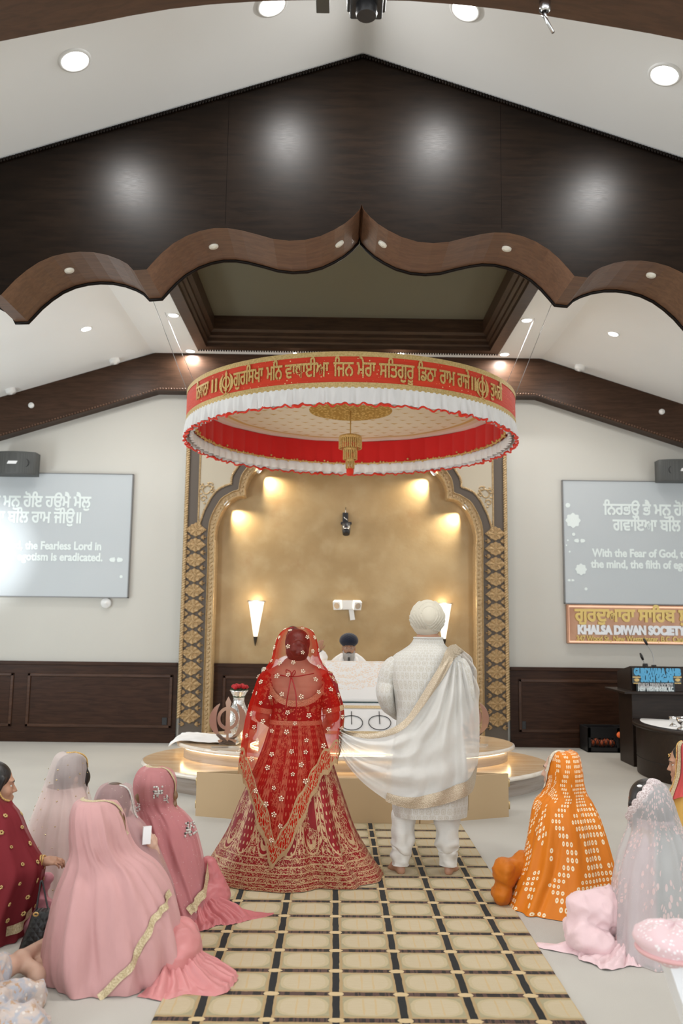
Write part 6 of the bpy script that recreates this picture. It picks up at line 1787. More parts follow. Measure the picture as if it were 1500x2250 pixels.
def hairfor(par, f, mat, bun=True, long_=0.0):
    P = [(f.ell((0, -.022, .042), (.088, .100, .100)), .02), (f.ell((0, -.05, -.02), (.080, .065, .075)), .03)]
    if bun: P += [(f.ell((0, -.115, -.03), (.05, .042, .048)), .02)]
    if long_: P += [(f.cone((.0, -.08, -.05), (.0, -.10, -.05 - long_), .065, .045), .03)]
    P += [(f.cone((sx * .080, .02, .02), (sx * .080, .02, -.07), .012, .006), .01) for sx in (-1, 1)]
    return sdf_obj('hair', P, mat, par, .009, .02)
PINKF = [(-1.9, -.25, .16, .026, .25, 1), (-1.45, .15, .10, .024, .25, 1), (-.9, .3, .14, .022, .30, 1), (-2.4, -.2, .12, .02, .35, 1), (-2.9, 0, .1, .02, .4, 1), (-.35, .1, .12, .022, .35, 1)]

# --- woman in plain pale pink scarf, nearest on the left
M_PINK = m_cloth('pale_pink_chiffon', (.52, .285, .275, 1), .65, .10, .55, (9, 9, 3.5), .03, var=.05)
M_PINK2 = m_cloth('pink_satin', (.55, .21, .205, 1), .42, .1, .2, (30, 30, 14), .008, spec=.4)
M_TRIMG = m_gold('pale_gold_trim', (.46, .36, .20), (.66, .55, .36), .5, .3, 120, .7)
w = seated(235, 4.5, 'woman wrapped in a plain pale pink scarf with gold edging, sitting nearest on the left'); FY = 4.5
rw = rows_px([(1761, 188, 226, .03, .02), (1769, 170, 246, .08, .02), (1795, 159, 266, .12, .01), (1835, 158, 280, .14), (1868, 158, 300, .15), (1896, 150, 338, .18), (1940, 132, 372, .225), (2000, 113, 392, .265), (2060, 103, 402, .29), (2110, 102, 400, .30), (2141, 112, 392, .305)], FY)
rw[-1] = (.004, *rw[-1][1:])
D = Seat(rw, [(-2.2, .45, .13, .035, .28, 1), (-1.75, .35, .10, .020, .3, 1), (-1.25, .75, .12, .028, .25, 1), (-.6, .2, .14, .03, .3, 1), (-2.75, .3, .12, .02, .3, 1), (-1.5, .9, .08, -.018, .3, 1), (-2.05, .9, .09, -.02, .35, 1), (-1.0, .9, .07, .024, .35, 1), (-2.45, .35, .08, .022, .4, 1)], .028, 3, hemwave=.012, hemn=7)
hq = atY(213, 1822, FY); f = Fig((hq.x, FY + .02, hq.z), -.45, -.15)
bodyfor(w, rw, f, M_SKIN2); hairfor(w, f, M_HAIRL, False, 0)
b = MB(); b.tube(path([atY(x, y, FY - .03) for x, y in ((262, 1792), (268, 1820), (264, 1845), (270, 1870), (268, 1890), (262, 1898))], 24), .006, 6); b.tube(path([atY(x, y, FY - .02) for x, y in ((258, 1785), (268, 1805), (271, 1830), (266, 1852))], 20), .014, 8); tag(b.build('hair_lock', M_HAIRL, w), 'loose light brown lock of hair')
D.mesh('scarf', M_PINK, w, 110, 180, t0=-PI - .45, t1=.30, vfun=lambda a: (0.0 if a < -.35 else .02 + (a + .35) * .12, 1.0))
D.mesh('kameez', M_PINK2, w, 60, 90, v0=.36, v1=1.0, off=-.02)
D.strip_px([(372, 1962), (345, 2012), (318, 2062), (290, 2110), (255, 2155), (218, 2192)], .034, 'scarf_trim', M_TRIMG, w, 'gold edging of the scarf', .010)
D.strip([(-PI - .4, .02), (-2.4, .006), (-1.57, .008), (-.9, .015), (-.45, .05), (-.1, .16), (.1, .3)], .022, 60, .008).build('head_trim', M_TRIMG, w)
q1, q2 = atY(400, 2050, FY), atY(372, 2110, FY - .12)
lump('trousers', [(ball((q1.x, FY, .12), (.10, .16, .13)), .06), (cone((q1.x - .1, FY + .05, .12), (q1.x - .02, FY - .10, .10), .11, .08), .06)], M_PINK2, w, .012, .05, .008, 20, 2, 'pink satin trouser folds')
fan('kameez_hem', (q1.x - .06, FY - .02, 0), -1.9, .55, lambda u: .24 + .10 * math.sin(u * 3), .19, 6, M_PINK2, w, .05, 3, 'pink satin hem spread beside the scarf')
# --- woman in rose pink with silver embroidery, beside the bride's skirt
def pat_sil(t):
    p = t.coord(); n = t.noise(p, 3.0, 2); d = t.voro(p, 55).lt(.10); s = n.gt(.66) * t.voro(p, 60).lt(.4); return d.max(s), t.mix(t.noise(p, 30, 2), (.62, .46, .36), (.72, .70, .68))
M_ROSEV = sheer('rose_chiffon', (.66, .29, .30), .74, .25, pat_sil); M_ROSE2 = m_cloth('rose_satin', (.46, .13, .135, 1), .42, .1, .2, (24, 24, 24), .008, spec=.4)
w = seated(375, 5.35, 'woman in rose pink with silver embroidery, sitting just left of the red bridal skirt'); FY = 5.35
rw = rows_px([(1687, 330, 356, .03, .02), (1694, 312, 371, .08, .01), (1718, 298, 384, .115), (1748, 296, 384, .12), (1768, 298, 388, .118), (1785, 301, 406, .15), (1810, 299, 424, .175), (1850, 303, 437, .20), (1890, 315, 446, .22), (1930, 330, 452, .24), (1970, 340, 460, .27), (2006, 350, 470, .30)], FY); rw[-1] = (.004, *rw[-1][1:])
D = Seat(rw, [(-2.3, .9, .09, .018, .3, 1), (-1.9, 1.1, .09, .022, .35, 1), (-1.5, 1.2, .08, .018, .4, 1), (-2.6, .6, .1, .02, .4, 1), (-1.2, .1, .12, .012, .2, .8), (-.6, .1, .1, .014, .3, 1)], .010, 6)
hq = atY(342, 1738, FY); f = Fig((hq.x, FY + .02, hq.z), -.55, -.15)
bodyfor(w, rw, f, M_SKIN2); hairfor(w, f, M_HAIRL, True)
b = MB(); b.tube(path([atY(x, y, FY - .02) for x, y in ((366, 1694), (376, 1712), (382, 1735), (384, 1758), (380, 1772))], 20), [.012, .018, .02, .018, .01] * 4, 8); tag(b.build('hair_edge', M_HAIRL, w), 'fair hair showing at the scarf edge')
D.mesh('kameez', M_ROSE2, w, 60, 90, v0=.30, v1=1.0, off=-.014)
D.mesh('scarf', M_ROSEV, w, 110, 170, t0=-PI - .6, t1=.25, vfun=lambda a: (0.0 if a < -.5 else .02 + (a + .5) * .15, 1.0))
D.strip([(-PI - .5, .02), (-2.2, .010), (-1.3, .012), (-.7, .04), (-.4, .12), (-.2, .24)], .020, 50, .007).build('scarf_trim', M_TRIMG, w)
M_SILV = m_gold('silver_embroidery', (.50, .48, .44), (.72, .70, .66), .4, .4, 120, .8)
for cx, cy, k, s in ((346, 1741, 26, 1.0), (416, 1822, 30, 1.15), (365, 1755, 14, .6), (302, 1775, 14, .7)):
    b = MB(); rng = random.Random(cx)
    for j in range(k):
        a, v = D.find(cx + rng.uniform(-10, 10) * s, cy + rng.uniform(-14, 14) * s); q = D.at(a, v, .007); b.ell(tuple(q), (.007 * s, .003, .007 * s), 3)
    b.tube([D.at(*D.find(cx, cy - 13 * s), .005), D.at(*D.find(cx, cy), .007), D.at(*D.find(cx, cy + 13 * s), .005)], .004, 4)
    tag(b.build('silver_motif', M_SILV, w), 'silver flower embroidery', kind=None)
def P5(x, y, dy=0): return tuple(atY(x, y, FY + dy))
lump('knee', [(cone(P5(458, 1900, .05), (P5(474, 1950)[0], FY + .03, .10), .05, .082), .04), (cone((P5(415, 1950)[0], FY - .04, .10), (P5(465, 1965)[0], FY - .02, .07), .10, .08), .05)], M_ROSE2, w, .008, .04, .006, 24, 5, 'rose satin over the bent knee')
fan('skirt', (P5(425, 1960)[0], FY - .02, 0), -2.2, .12, lambda u: .18 + .24 * u ** 1.5, .17, 7, M_ROSE2, w, .055, 5, 'crumpled rose satin skirt spread on the carpet')
D.strip_px([(452, 1890), (450, 1920), (446, 1950), (432, 1978), (412, 2000)], .05, 'skirt_border', M_TRIMG, w, 'gold border along the skirt', .02)
hp_ = hand_prims(atY(308, 1842, FY - .02), (.5, .1, .45), (-.3, -.8, .3), .85, .9)
# --- woman with mauve veil over brown hair, between the two pink ones
M_MAUV = sheer('mauve_net', (.64, .44, .44), .52, .3, lambda t: (t.voro(t.coord(), 45).lt(.12) * t.noise(t.coord(), 3, 2).gt(.55), (.60, .50, .40))); M_MAUV2 = m_cloth('mauve_silk', (.52, .30, .29, 1), .6, .3, .2, (24, 24, 20), .008)
w = seated(275, 4.95, 'woman in a mauve net veil over brown hair, holding phone behind the pale pink scarf'); FY = 4.95
rw = rows_px([(1727, 240, 268, .03, .02), (1734, 224, 280, .08, .01), (1758, 212, 288, .11), (1788, 210, 296, .125), (1812, 205, 318, .15), (1850, 190, 342, .19), (1900, 175, 364, .22), (1960, 165, 384, .25), (2020, 160, 392, .28), (2064, 160, 394, .30)], FY); rw[-1] = (.004, *rw[-1][1:])
D = Seat(rw, PINKF, .010, 8)
hq = atY(250, 1778, FY); f = Fig((hq.x, FY + .02, hq.z), -.5, -.2)
bodyfor(w, rw, f, M_SKIN2); hairfor(w, f, M_HAIRB, True)
D.mesh('kameez', M_MAUV2, w, 60, 90, v0=.34, v1=1.0, off=-.02); D.mesh('veil', M_MAUV, w, 100, 150, t0=-PI - .7, t1=.3)
bead_row(D, [(-.9, .02), (-.6, .06), (-.35, .14), (-.2, .25), (-.1, .36)], 40, .005, M_SILV, w, 'veil_beading')
ph = atY(322, 1835, FY - .10); o = tag(MB().obox(tuple(ph), (.02, .012, .0), (-.004, .008, .0), (0, .008, .045)).build('mobile_phone', [simple('phone_white', (.75, .75, .74, 1), .2)]), 'white mobile phone held up between the mauve and rose pink women', 'phone')
b = MB(); 
sdf_obj('hand', hand_prims(ph + Vector((.035, .06, -.10)), Vector((-.25, -.45, .9)), (.6, -.5, .3), .9, .8) + [(cone(ph + Vector((.06, .16, -.24)), ph + Vector((.035, .06, -.10)), .034, .024), .02)], M_SKIN2, w, .006, .01)
b = MB()
for k in range(3): c = ph + Vector((.042 + .006 * k, .09 + .02 * k, -.14 - .02 * k)); b.tube([c + Vector((.028 * math.cos(t), .018 * math.sin(t), .018 * math.sin(t) - .010 * math.cos(t))) for t in np.linspace(0, 2 * PI, 20)[:-1]], .0035, 5, closed=True)
b.build('bracelets', M_GLET, w)
# --- woman in pale blush veil with black hair, further back on the left
M_BLUSH = sheer('blush_net', (.84, .74, .71), .56, .3, lambda t: (t.voro(t.coord(), 30).lt(.055), (.50, .40, .25))); M_BLUSH2 = m_cloth('blush_silk', (.80, .62, .575, 1), .6, .3, .2, (24, 24, 20), .008)
w = seated(150, 5.75, 'woman in a pale sequined blush veil with black hair, sitting farthest back on the left'); FY = 5.75
rw = rows_px([(1656, 142, 164, .03, .02), (1663, 128, 177, .08, .01), (1690, 114, 185, .11), (1720, 102, 188, .125), (1745, 92, 196, .14), (1780, 78, 206, .19), (1820, 66, 212, .22), (1870, 60, 217, .25), (1920, 58, 226, .28), (1956, 58, 235, .31)], FY); rw[-1] = (.004, *rw[-1][1:])
D = Seat(rw, [(-1.75, .05, .10, .022, .2, 1), (-1.35, .0, .08, .024, .2, 1), (-2.1, .0, .09, .02, .25, 1), (-2.5, -.1, .1, .02, .3, 1), (-1.0, .1, .09, .022, .3, 1), (-.6, .1, .1, .02, .4, 1)], .008, 4)
hq = atY(157, 1705, FY); f = Fig((hq.x, FY + .03, hq.z), -.9, -.1)
bodyfor(w, rw, f, M_SKIN2)
P_ = [(f.ell((0, -.015, .04), (.092, .104, .100)), .02), (f.ell((.05, .05, -.01), (.04, .05, .06)), .02), (f.ell((0, -.06, -.03), (.08, .06, .07)), .03), (f.cone((.075, .06, -.03), (.07, .075, -.12), .018, .007), .012)]
sdf_obj('hair', P_, M_HAIR, w, .008, .02)
D.mesh('kameez', M_BLUSH2, w, 60, 90, v0=.36, v1=1.0, off=-.02)
vo = lambda a: (.0 if a < -.62 else (a + .62) * .20, 1.0)
D.mesh('veil', M_BLUSH, w, 100, 150, t0=-PI - .8, t1=.55, vfun=vo)
bead_row(D, [(a, vo(a)[0] + .002) for a in np.linspace(-1.6, .5, 12)], 46, .0055, M_GLET, w, 'veil_beading', .007, 'gold beading of the veil edge')
scatter(D, 70, .06, .0055, simple('sequin_gold', (.62, .48, .26, 1), .25, .6), w, 'sequins', (-PI, .2), (.16, .95), 5, 0, .007, 'tiny gold sequins')
# --- woman in maroon at the left picture edge
M_MAR = sheer('maroon_chiffon', (.30, .045, .055), .86, .25); M_MAR2 = m_cloth('maroon_silk', (.20, .022, .03, 1), .55, .05, .2, (20, 20, 20), .008)
w = seated(-30, 5.0, 'woman in a maroon scarf with gold flowers and gold bangles at the left picture edge'); FY = 5.0
rw = rows_px([(1683, -42, -6, .03, .0), (1690, -62, 8, .09), (1715, -72, 14, .125), (1745, -76, 14, .13), (1765, -95, 24, .14), (1790, -118, 44, .17), (1830, -134, 60, .20), (1868, -144, 80, .225), (1900, -150, 96, .25), (1935, -152, 92, .27), (1975, -150, 80, .28), (2015, -146, 66, .29), (2056, -140, 58, .30)], FY); rw[-1] = (.004, *rw[-1][1:])
D = Seat(rw, [(-1.1, -.5, .1, .022, .35, 1), (-.7, -.4, .1, .026, .35, 1), (-1.5, -.3, .12, .02, .35, 1), (-.35, -.2, .1, .022, .45, 1), (-2.2, 0, .12, .02, .4, 1)], .012, 7)
hq = atY(-12, 1728, FY); f = Fig((hq.x, FY + .02, hq.z), -1.15, -.05)
wr_ = atY(88, 1893, FY + .02); hd = hand_prims(wr_, (1.0, .15, .02), (0, -.3, 1), .95, .55, -1)
bodyfor(w, rw, f, M_SKIN, hd + [(cone(atY(40, 1900, FY + .1), wr_, .034, .024), .02)], h=.0065)
eyes(f, w); brows(f, w, M_HAIR); sdf_obj('hair', [(f.ell((0, -.02, .045), (.088, .100, .094)), .02), (f.ell((0, -.06, -.02), (.075, .06, .07)), .03), (f.cone((-.078, .03, .05), (-.082, .01, -.03), .016, .010), .01), (f.cone((.078, .03, .05), (.082, .01, -.03), .016, .010), .01)], M_HAIR, w, .008, .02)
b = MB()
for k in range(6): c = wr_ + Vector((-.05 + .014 * k, -.0, -.002)); b.tube([c + Vector((.003 * math.sin(t * 3), .034 * math.cos(t), .034 * math.sin(t))) for t in np.linspace(0, 2 * PI, 24)[:-1]], .005, 6, closed=True)
b.build('bangles', M_GLET, w)
D.mesh('kameez', M_MAR2, w, 60, 90, v0=.32, v1=1.0, off=-.02)
vo = lambda a: (.0 if a < -1.35 else min(.30, (a + 1.35) * .26), 1.0)
D.mesh('scarf', M_MAR, w, 110, 160, t0=-PI - .6, t1=.35, vfun=vo)
bead_row(D, [(a, vo(a)[0] + .003) for a in np.linspace(-1.9, -.1, 12)], 50, .006, M_GLET, w, 'scarf_beading', .007)
scatter(D, 46, .085, .0135, M_GTRIM, w, 'gold_flowers', (-1.9, .1), (.36, .93), 3, 6, .007, 'small gold flowers')
D.strip_px([(66, 2000), (50, 2022), (30, 2040), (10, 2048)], .05, 'scarf_border', M_TRIMG, w, 'gold border of the scarf', .012)
q = lambda x, y, dy: tuple(atY(x, y, FY + dy))
lump('trousers', [(cone(q(70, 1985, .12), q(106, 1935, .12), .06, .035), .03), (cone(q(80, 2030, .1), q(104, 1990, .1), .055, .05), .04), (ball((q(75, 2030, .05)[0], FY + .06, .05), (.10, .12, .05)), .04)], m_cloth('dusty_pink_satin', (.56, .24, .28, 1), .42, .2, .2), w, .010, .03, .012, 14, 4, 'dusty pink trouser folds')
# --- black handbag
hb_ = empty('handbag', atZ(80, 2100), 'small black quilted handbag standing beside the pale pink scarf', 'handbag'); HY = 4.66
def m_quilt():
    t = NT('black_quilted_leather'); p = t.coord(); x, y, z = t.xyz(p); a = ((x + z) * 26).fract() - .5; c = ((x - z) * 26).fract() - .5
    return t.bsdf((.008, .008, .008), .35, normal=t.bump(a.abs().min(c.abs()), .5, .01), spec=.5)
b = MB(); P = []
for k, (px0, px1, py, d) in enumerate(((44, 96, 2108, .10), (42, 104, 2100, .11), (54, 112, 2060, .09), (66, 116, 2030, .07), (72, 118, 2008, .05), (78, 118, 1999, .03))):
    a, c = atY(px0, py, HY), atY(px1, py, HY); m = (a + c) / 2; hw = (c.x - a.x) / 2; zz = max(.006, m.z); row = []
    for t in np.linspace(0, 2 * PI, 40)[:-1]:
        e = .55; cs, sn = math.cos(t), math.sin(t); row.append((m.x + hw * math.copysign(abs(cs) ** e, cs), HY + d * math.copysign(abs(sn) ** e, sn), zz))
    P.append(row)
b.grid(P, 0, True, cv=True); b.add(P[0], [tuple(range(39))]); b.add(P[-1], [tuple(range(39))]); b.build('bag_body', m_quilt(), hb_)
c = atY(78, 2010, HY - .08); b = MB(); b.tube([(c.x + .012 * math.cos(t), HY - .075, c.z + .008 * math.sin(t)) for t in np.linspace(0, 2 * PI, 16)[:-1]], .004, 6, closed=True); tag(b.build('clasp', M_GLET, hb_), 'gold clasp')
b = MB(); b.tube(path([atY(80, 2000, HY), atY(86, 1960, HY + .05), atY(92, 1935, HY + .08), atY(104, 1990, HY + .03), atY(110, 2003, HY)], 24), .005, 6); b.build('strap', M_BLK, hb_)
# --- person in floral trousers at the bottom left corner: folded legs, one bare foot
def m_flor():
    t = NT('peach_grey_floral_print'); p = t.coord(); a = t.noise(p, 16, 3, .6, .6); c = t.noise(p, 22, 3, .6, .4); e = t.voro(p, 24)
    col = t.mix(t.ramp(a, .42, .58), (.50, .41, .36), (.36, .36, .395)); col = t.mix(t.ramp(c, .56, .64), col, (.42, .26, .15)); col = t.mix(e.lt(.18), col, (.60, .54, .49)); return t.bsdf(col, .7, 0, t.bump(t.noise(p, 60, 3), .25, .006), sheen=.2)
M_FLOR = m_flor(); FY = 3.98
w = empty('person', (-1.75, FY, 0), 'person in peach and grey floral trousers with a bare foot, bottom left corner', 'person')
q = lambda x, y, z: tuple(atZ(x, y, z))
an = Vector(q(44, 2112, .10)); he = Vector(q(80, 2148, .05))
rw = [(.92, -2.0, FY, .02, .02), (.88, -2.0, FY, .09, .09), (.78, -2.0, FY, .12, .13), (.66, -2.0, FY, .11, .12), (.60, -2.0, FY, .2, .15), (.45, -2.0, FY, .24, .19), (.25, -1.98, FY, .30, .25), (.05, -1.96, FY, .36, .32), (.004, -1.95, FY, .36, .32)]
hf_ = Fig((-2.0, FY + .02, .77), -.3, -.1)
sdf_obj('body', head_prims(hf_) + rows_prims(rw[4:], shrink=.8, n=10, k=.04) + [(cone((-1.75, FY + .1, .12), tuple(an), .075, .040), .03), (ball(tuple(he), (.036, .04, .042)), .03), (cone(tuple(an), tuple(he + Vector((0, .02, .01))), .040, .034), .02), (cone(tuple(he + Vector((0, .02, .0))), q(100, 2085, .07), .036, .034), .03), (cone(tuple(an + Vector((0, .02, .01))), q(104, 2070, .10), .034, .028), .03), (cone(q(100, 2085, .07), q(112, 2058, .07), .036, .028), .02)], M_SKIN2, w, .009, .02)
hairfor(w, hf_, M_HAIR); Dd = Seat(rw, PINKF, .01, 3); Dd.mesh('tunic', M_FLOR, w, 60, 90, v0=.4)
Dd.mesh('scarf', M_FLOR, w, 60, 90, t0=-PI - .6, t1=.5, off=.01)
lump('trousers', [(cone((-1.75, FY - .14, .11), q(40, 2200, .06), .11, .055), .04), (ball(q(58, 2192, .05), (.07, .07, .05)), .04), (ball(q(30, 2245, .05), (.13, .09, .05)), .04), (ball(q(84, 2240, .03), (.07, .07, .035)), .03), (cone((-1.74, FY + .1, .12), q(6, 2122, .11), .08, .048), .03)], M_FLOR, w, .010, .03, .026, 15, 9, 'crumpled floral trouser legs')
b = MB(); b.tube([an + Vector((.028 + .006 * math.cos(t), .048 * math.cos(t), .048 * math.sin(t) - .01)) for t in np.linspace(0, 2 * PI, 28)[:-1]], .0016, 5, closed=True); tag(b.build('anklet', M_GLET, w), 'thin ankle chain')

# --- woman in orange with white tie-dye dots on the right
def m_bandhani(name='orange_bandhani'):
    t = NT(name); u = t.coord('UV'); x, y, z = t.xyz(u); p = t.coord()
    gx = x * 50; gy = y * 32; cx = gx.fract() - .5; cy = gy.fract() - .5
    r = (cx * cx + cy * cy).sqrt(); dot = r.lt(.33); core = r.lt(.11)
    X = gx.floor(); Yc = gy.floor()
    zig = ((X + ((Yc / 9.0).fract() - .5).abs() * 9.0).mod(6.0)).lt(2.9)
    bx = (X / 9.0).fract().gt(.12); by = (Yc / 7.0).fract().gt(.30); sp = t.noise(t.vec(X * .13, Yc * .15), 1.0, 1).gt(.30)
    m = dot * zig.max((X - 31).abs().lt(2.6)) * sp * bx.max(by)
    bandm = t.noise(t.vec(x * 14, y * 2.5), 1, 2); col = t.mix(bandm, (.60, .155, .006), (.70, .215, .014))
    col = t.mix(m, col, (.84, .72, .50)); col = t.mix(m * core, col, (.62, .22, .03))
    return t.bsdf(col, .55, 0, t.bump(t.noise(t.scale(p, (12, 12, 4)), 1, 3), .4, .02), spec=.3)
M_ORG = m_bandhani(); M_ORG2 = m_cloth('plain_orange_silk', (.50, .14, .008, 1), .5, .05, .25, (26, 26, 26), .008)
w = seated(1235, 5.6, 'woman in a bright orange scarf with white tie-dye dots, sitting right of the runner'); FY = 5.6
rw = rows_px([(1652, 1224, 1246, .03, .02), (1659, 1211, 1262, .08, .01), (1688, 1205, 1271, .11), (1718, 1204, 1277, .125), (1742, 1194, 1285, .14), (1763, 1176, 1296, .165), (1800, 1167, 1310, .20), (1850, 1158, 1324, .22), (1900, 1147, 1337, .25), (1938, 1133, 1347, .28), (1978, 1114, 1352, .33)], FY); rw[-1] = (.004, *rw[-1][1:])
D = Seat(rw, [(-.75, .25, .13, .035, .15, 1), (-1.15, .2, .10, -.014, .2, 1), (-.3, .2, .1, .03, .3, 1), (-2.1, -.5, .10, .022, .45, 1), (-2.5, -.5, .10, .024, .5, 1), (-1.6, .1, .14, .016, .3, 1), (-1.9, -.9, .07, -.02, .6, 1)], .011, 2, hemwave=.012, hemn=8)
hq = atY(1230, 1696, FY); f = Fig((hq.x, FY + .02, hq.z), 1.12, .0)
bodyfor(w, rw, f, M_SKIN2, h=.009); eyes(f, w); brows(f, w, M_HAIR)
sdf_obj('hair', [(f.ell((0, -.02, .043), (.085, .098, .092)), .02), (f.ell((0, -.06, -.02), (.075, .06, .07)), .03), (f.cone((.076, .035, .05), (.080, .02, -.02), .014, .010), .01)], M_HAIR, w, .008, .02)
D.mesh('kameez', M_ORG2, w, 60, 90, v0=.36, v1=1.0, off=-.022)
vo = lambda a: ((.0 if a > -2.35 else min(.38, (-2.35 - a) * .36)), 1.0)
D.mesh('scarf', M_ORG, w, 120, 190, t0=-PI - .95, t1=.65, vfun=vo, off=.004)
D.strip([(a, vo(a)[0] + .006) for a in np.linspace(-3.35, -1.6, 16)], .026, 70, .010).build('scarf_lace', m_gold('cream_bead_lace', (.60, .50, .36), (.80, .74, .62), .5, .1, 140, 1.0), w)
q = lambda x, y, dy: tuple(atY(x, y, FY + dy))
lump('trousers', [(cone(q(1150, 1900, .05), q(1105, 1925, -.02), .085, .06), .04), (ball(q(1108, 1915, -.02), (.065, .10, .085)), .04), (ball((q(1100, 1940, 0)[0], FY - .02, .07), (.06, .09, .07)), .04)], M_ORG2, w, .010, .03, .007, 22, 6, 'plain orange silk over the bent knee')
# --- woman in grey-pink embroidered net on the right
def pat_leaf(t):
    u = t.coord('UV'); x, y, z = t.xyz(u); mv = t.vec(x * 3.2, y * 1.6); cl = t.noise(mv, 2.6, 2).gt(.48); lf = t.voro(mv, 17, rnd=.9).lt(.40) * t.voro(mv, 17, feature='DISTANCE_TO_EDGE', rnd=.9).gt(.06); sm = t.voro(mv, 60).lt(.16) * t.noise(mv, 5, 2).gt(.5)
    return (lf * cl).max(sm * .8), t.mix(t.noise(mv, 40, 2), (.70, .52, .50), (.80, .68, .66))
M_GREY = sheer('grey_pink_net', (.68, .66, .66), .62, .3, pat_leaf); M_SAGE = m_cloth('sage_grey_silk', (.33, .36, .33, 1), .55, .3, .2); M_BLPK = m_cloth('powder_pink_satin', (.72, .52, .53, 1), .5, .3, .2, (22, 22, 22), .008)
w = seated(1440, 4.85, 'woman with black hair under a grey and pink embroidered net veil, right foreground'); FY = 4.85
rw = rows_px([(1722, 1414, 1440, .03, .02), (1729, 1399, 1453, .08, .01), (1758, 1384, 1468, .115), (1788, 1382, 1480, .13), (1815, 1384, 1493, .14), (1845, 1376, 1511, .18), (1890, 1361, 1530, .22), (1950, 1351, 1546, .25), (2010, 1347, 1556, .27), (2076, 1342, 1560, .31)], FY); rw[-1] = (.004, *rw[-1][1:])
D = Seat(rw, [(-1.5, .05, .09, .022, .15, 1), (-1.9, -.2, .10, .024, .2, 1), (-2.4, -.2, .10, .026, .3, 1), (-1.1, .1, .1, .022, .2, 1), (-.6, .1, .12, .024, .3, 1), (-2.8, 0, .1, .02, .3, 1)], .010, 5)
hq = atY(1424, 1768, FY); f = Fig((hq.x, FY + .02, hq.z), .75, -.05)
bodyfor(w, rw, f, M_SKIN2, h=.010)
sdf_obj('hair', [(f.ell((0, -.012, .036), (.094, .106, .102)), .02), (f.ell((-.03, .02, -.02), (.066, .07, .07)), .03), (f.ell((0, -.08, -.03), (.08, .07, .08)), .03), (f.cone((-.078, .055, .01), (-.074, .07, -.12), .016, .006), .01), (f.cone((-.086, .03, .01), (-.084, .04, -.14), .018, .008), .01)], M_HAIR, w, .008, .02)
b = MB(); c = atY(1405, 1727, FY - .09); b.ell(tuple(c), (.016, .006, .007), 6); tag(b.build('hair_clip', M_WHITE, w), 'small pearl hair clip')
D.mesh('kameez', M_SAGE, w, 60, 90, t0=-2.0, t1=.9, v0=.40, v1=.86, off=-.016); D.mesh('undershirt', M_BLPK, w, 60, 90, v0=.36, v1=1.0, off=-.030)
vo = lambda a: ((.0 if a > -1.75 else min(.36, (-1.75 - a) * .27)), 1.0)
D.mesh('veil', M_GREY, w, 120, 180, t0=-PI - .6, t1=.6, vfun=vo, off=.006)
b = MB()
for k, a in enumerate(np.linspace(-2.95, -1.30, 9)):
    v = vo(a)[0] + .020; q = D.at(a, v, .012); e1 = (D.at(a + .02, vo(a + .02)[0] + .020, .012) - D.at(a - .02, vo(a - .02)[0] + .020, .012)).normalized(); nn = Vector((-.4, -.9, .1)).normalized(); e2 = nn.cross(e1)
    b.ell(tuple(q), (.034, .030, .004), 8, 0, Matrix((e1, e2, nn)).transposed())
b.tube([D.at(a, vo(a)[0] + .020, .010) for a in np.linspace(-2.95, -1.30, 30)], .008, 5)
def m_lace():
    t = NT('pink_scalloped_lace'); p = t.coord(); d = t.voro(p, 90, feature='DISTANCE_TO_EDGE').lt(.09); return t.bsdf(t.mix(d, (.50, .40, .39), (.76, .68, .67)), .6, 0, t.bump(d, .6, .004))
tag(b.build('scalloped_lace', m_lace(), w), 'scalloped pink lace edge of the veil')
q = lambda x, y, dy: tuple(atY(x, y, FY + dy))
lump('trousers', [(cone(q(1345, 2000, .05), q(1275, 1995, .0), .12, .075), .05), (ball((q(1268, 2005, 0)[0], FY, .09), (.075, .12, .085)), .05), (ball((q(1300, 2040, 0)[0], FY - .06, .06), (.10, .10, .06)), .05)], M_BLPK, w, .011, .04, .012, 20, 3, 'powder pink trouser legs')
fan('scarf_end', (q(1400, 2070, -.05)[0], FY - .02, 0), -3.35, -1.7, lambda u: .46 - .26 * u, .10, 5, M_BLPK, w, .045, 8, 'end of the pink scarf lying on the carpet')
# --- woman in yellow with a red and gold veil border at the right edge
M_YEL = m_cloth('mustard_yellow_silk', (.52, .31, .07, 1), .55, .3, .2, (22, 22, 22), .008); M_CORAL = sheer('coral_chiffon', (.72, .13, .13), .85, .25)
w = seated(1520, 5.9, 'woman in mustard yellow with a coral and gold bordered veil at the right edge'); FY = 5.9
rw = rows_px([(1632, 1506, 1534, .03, .02), (1640, 1492, 1550, .08, .01), (1668, 1486, 1562, .11), (1698, 1483, 1566, .12), (1722, 1476, 1572, .135), (1745, 1466, 1590, .17), (1790, 1456, 1606, .20), (1840, 1446, 1620, .23), (1890, 1438, 1632, .26), (1944, 1428, 1642, .31)], FY); rw[-1] = (.004, *rw[-1][1:])
D = Seat(rw, PINKF, .010, 9)
hq = atY(1506, 1680, FY); f = Fig((hq.x, FY + .02, hq.z), 1.30, -.12)
bodyfor(w, rw, f, M_SKIN, h=.009); eyes(f, w); brows(f, w, M_HAIR)
sdf_obj('hair', [(f.ell((0, -.02, .045), (.085, .098, .092)), .02), (f.ell((0, -.06, -.02), (.075, .06, .07)), .03), (f.cone((.076, .035, .05), (.080, .015, -.01), .016, .010), .01)], M_HAIR, w, .008, .02)
b = MB(); 
for k in range(7): q_ = f.p(.075 - .012 * k, .050 + .007 * k, .07 - .012 * (k % 2)); b.ell(tuple(q_), (.005, .005, .006), 4)
b.tube([f.p(.075, .05, .07), f.p(.04, .08, .065), f.p(.0, .095, .055)], .003, 5); tag(b.build('forehead_jewel', M_GLET, w), 'gold forehead ornament')
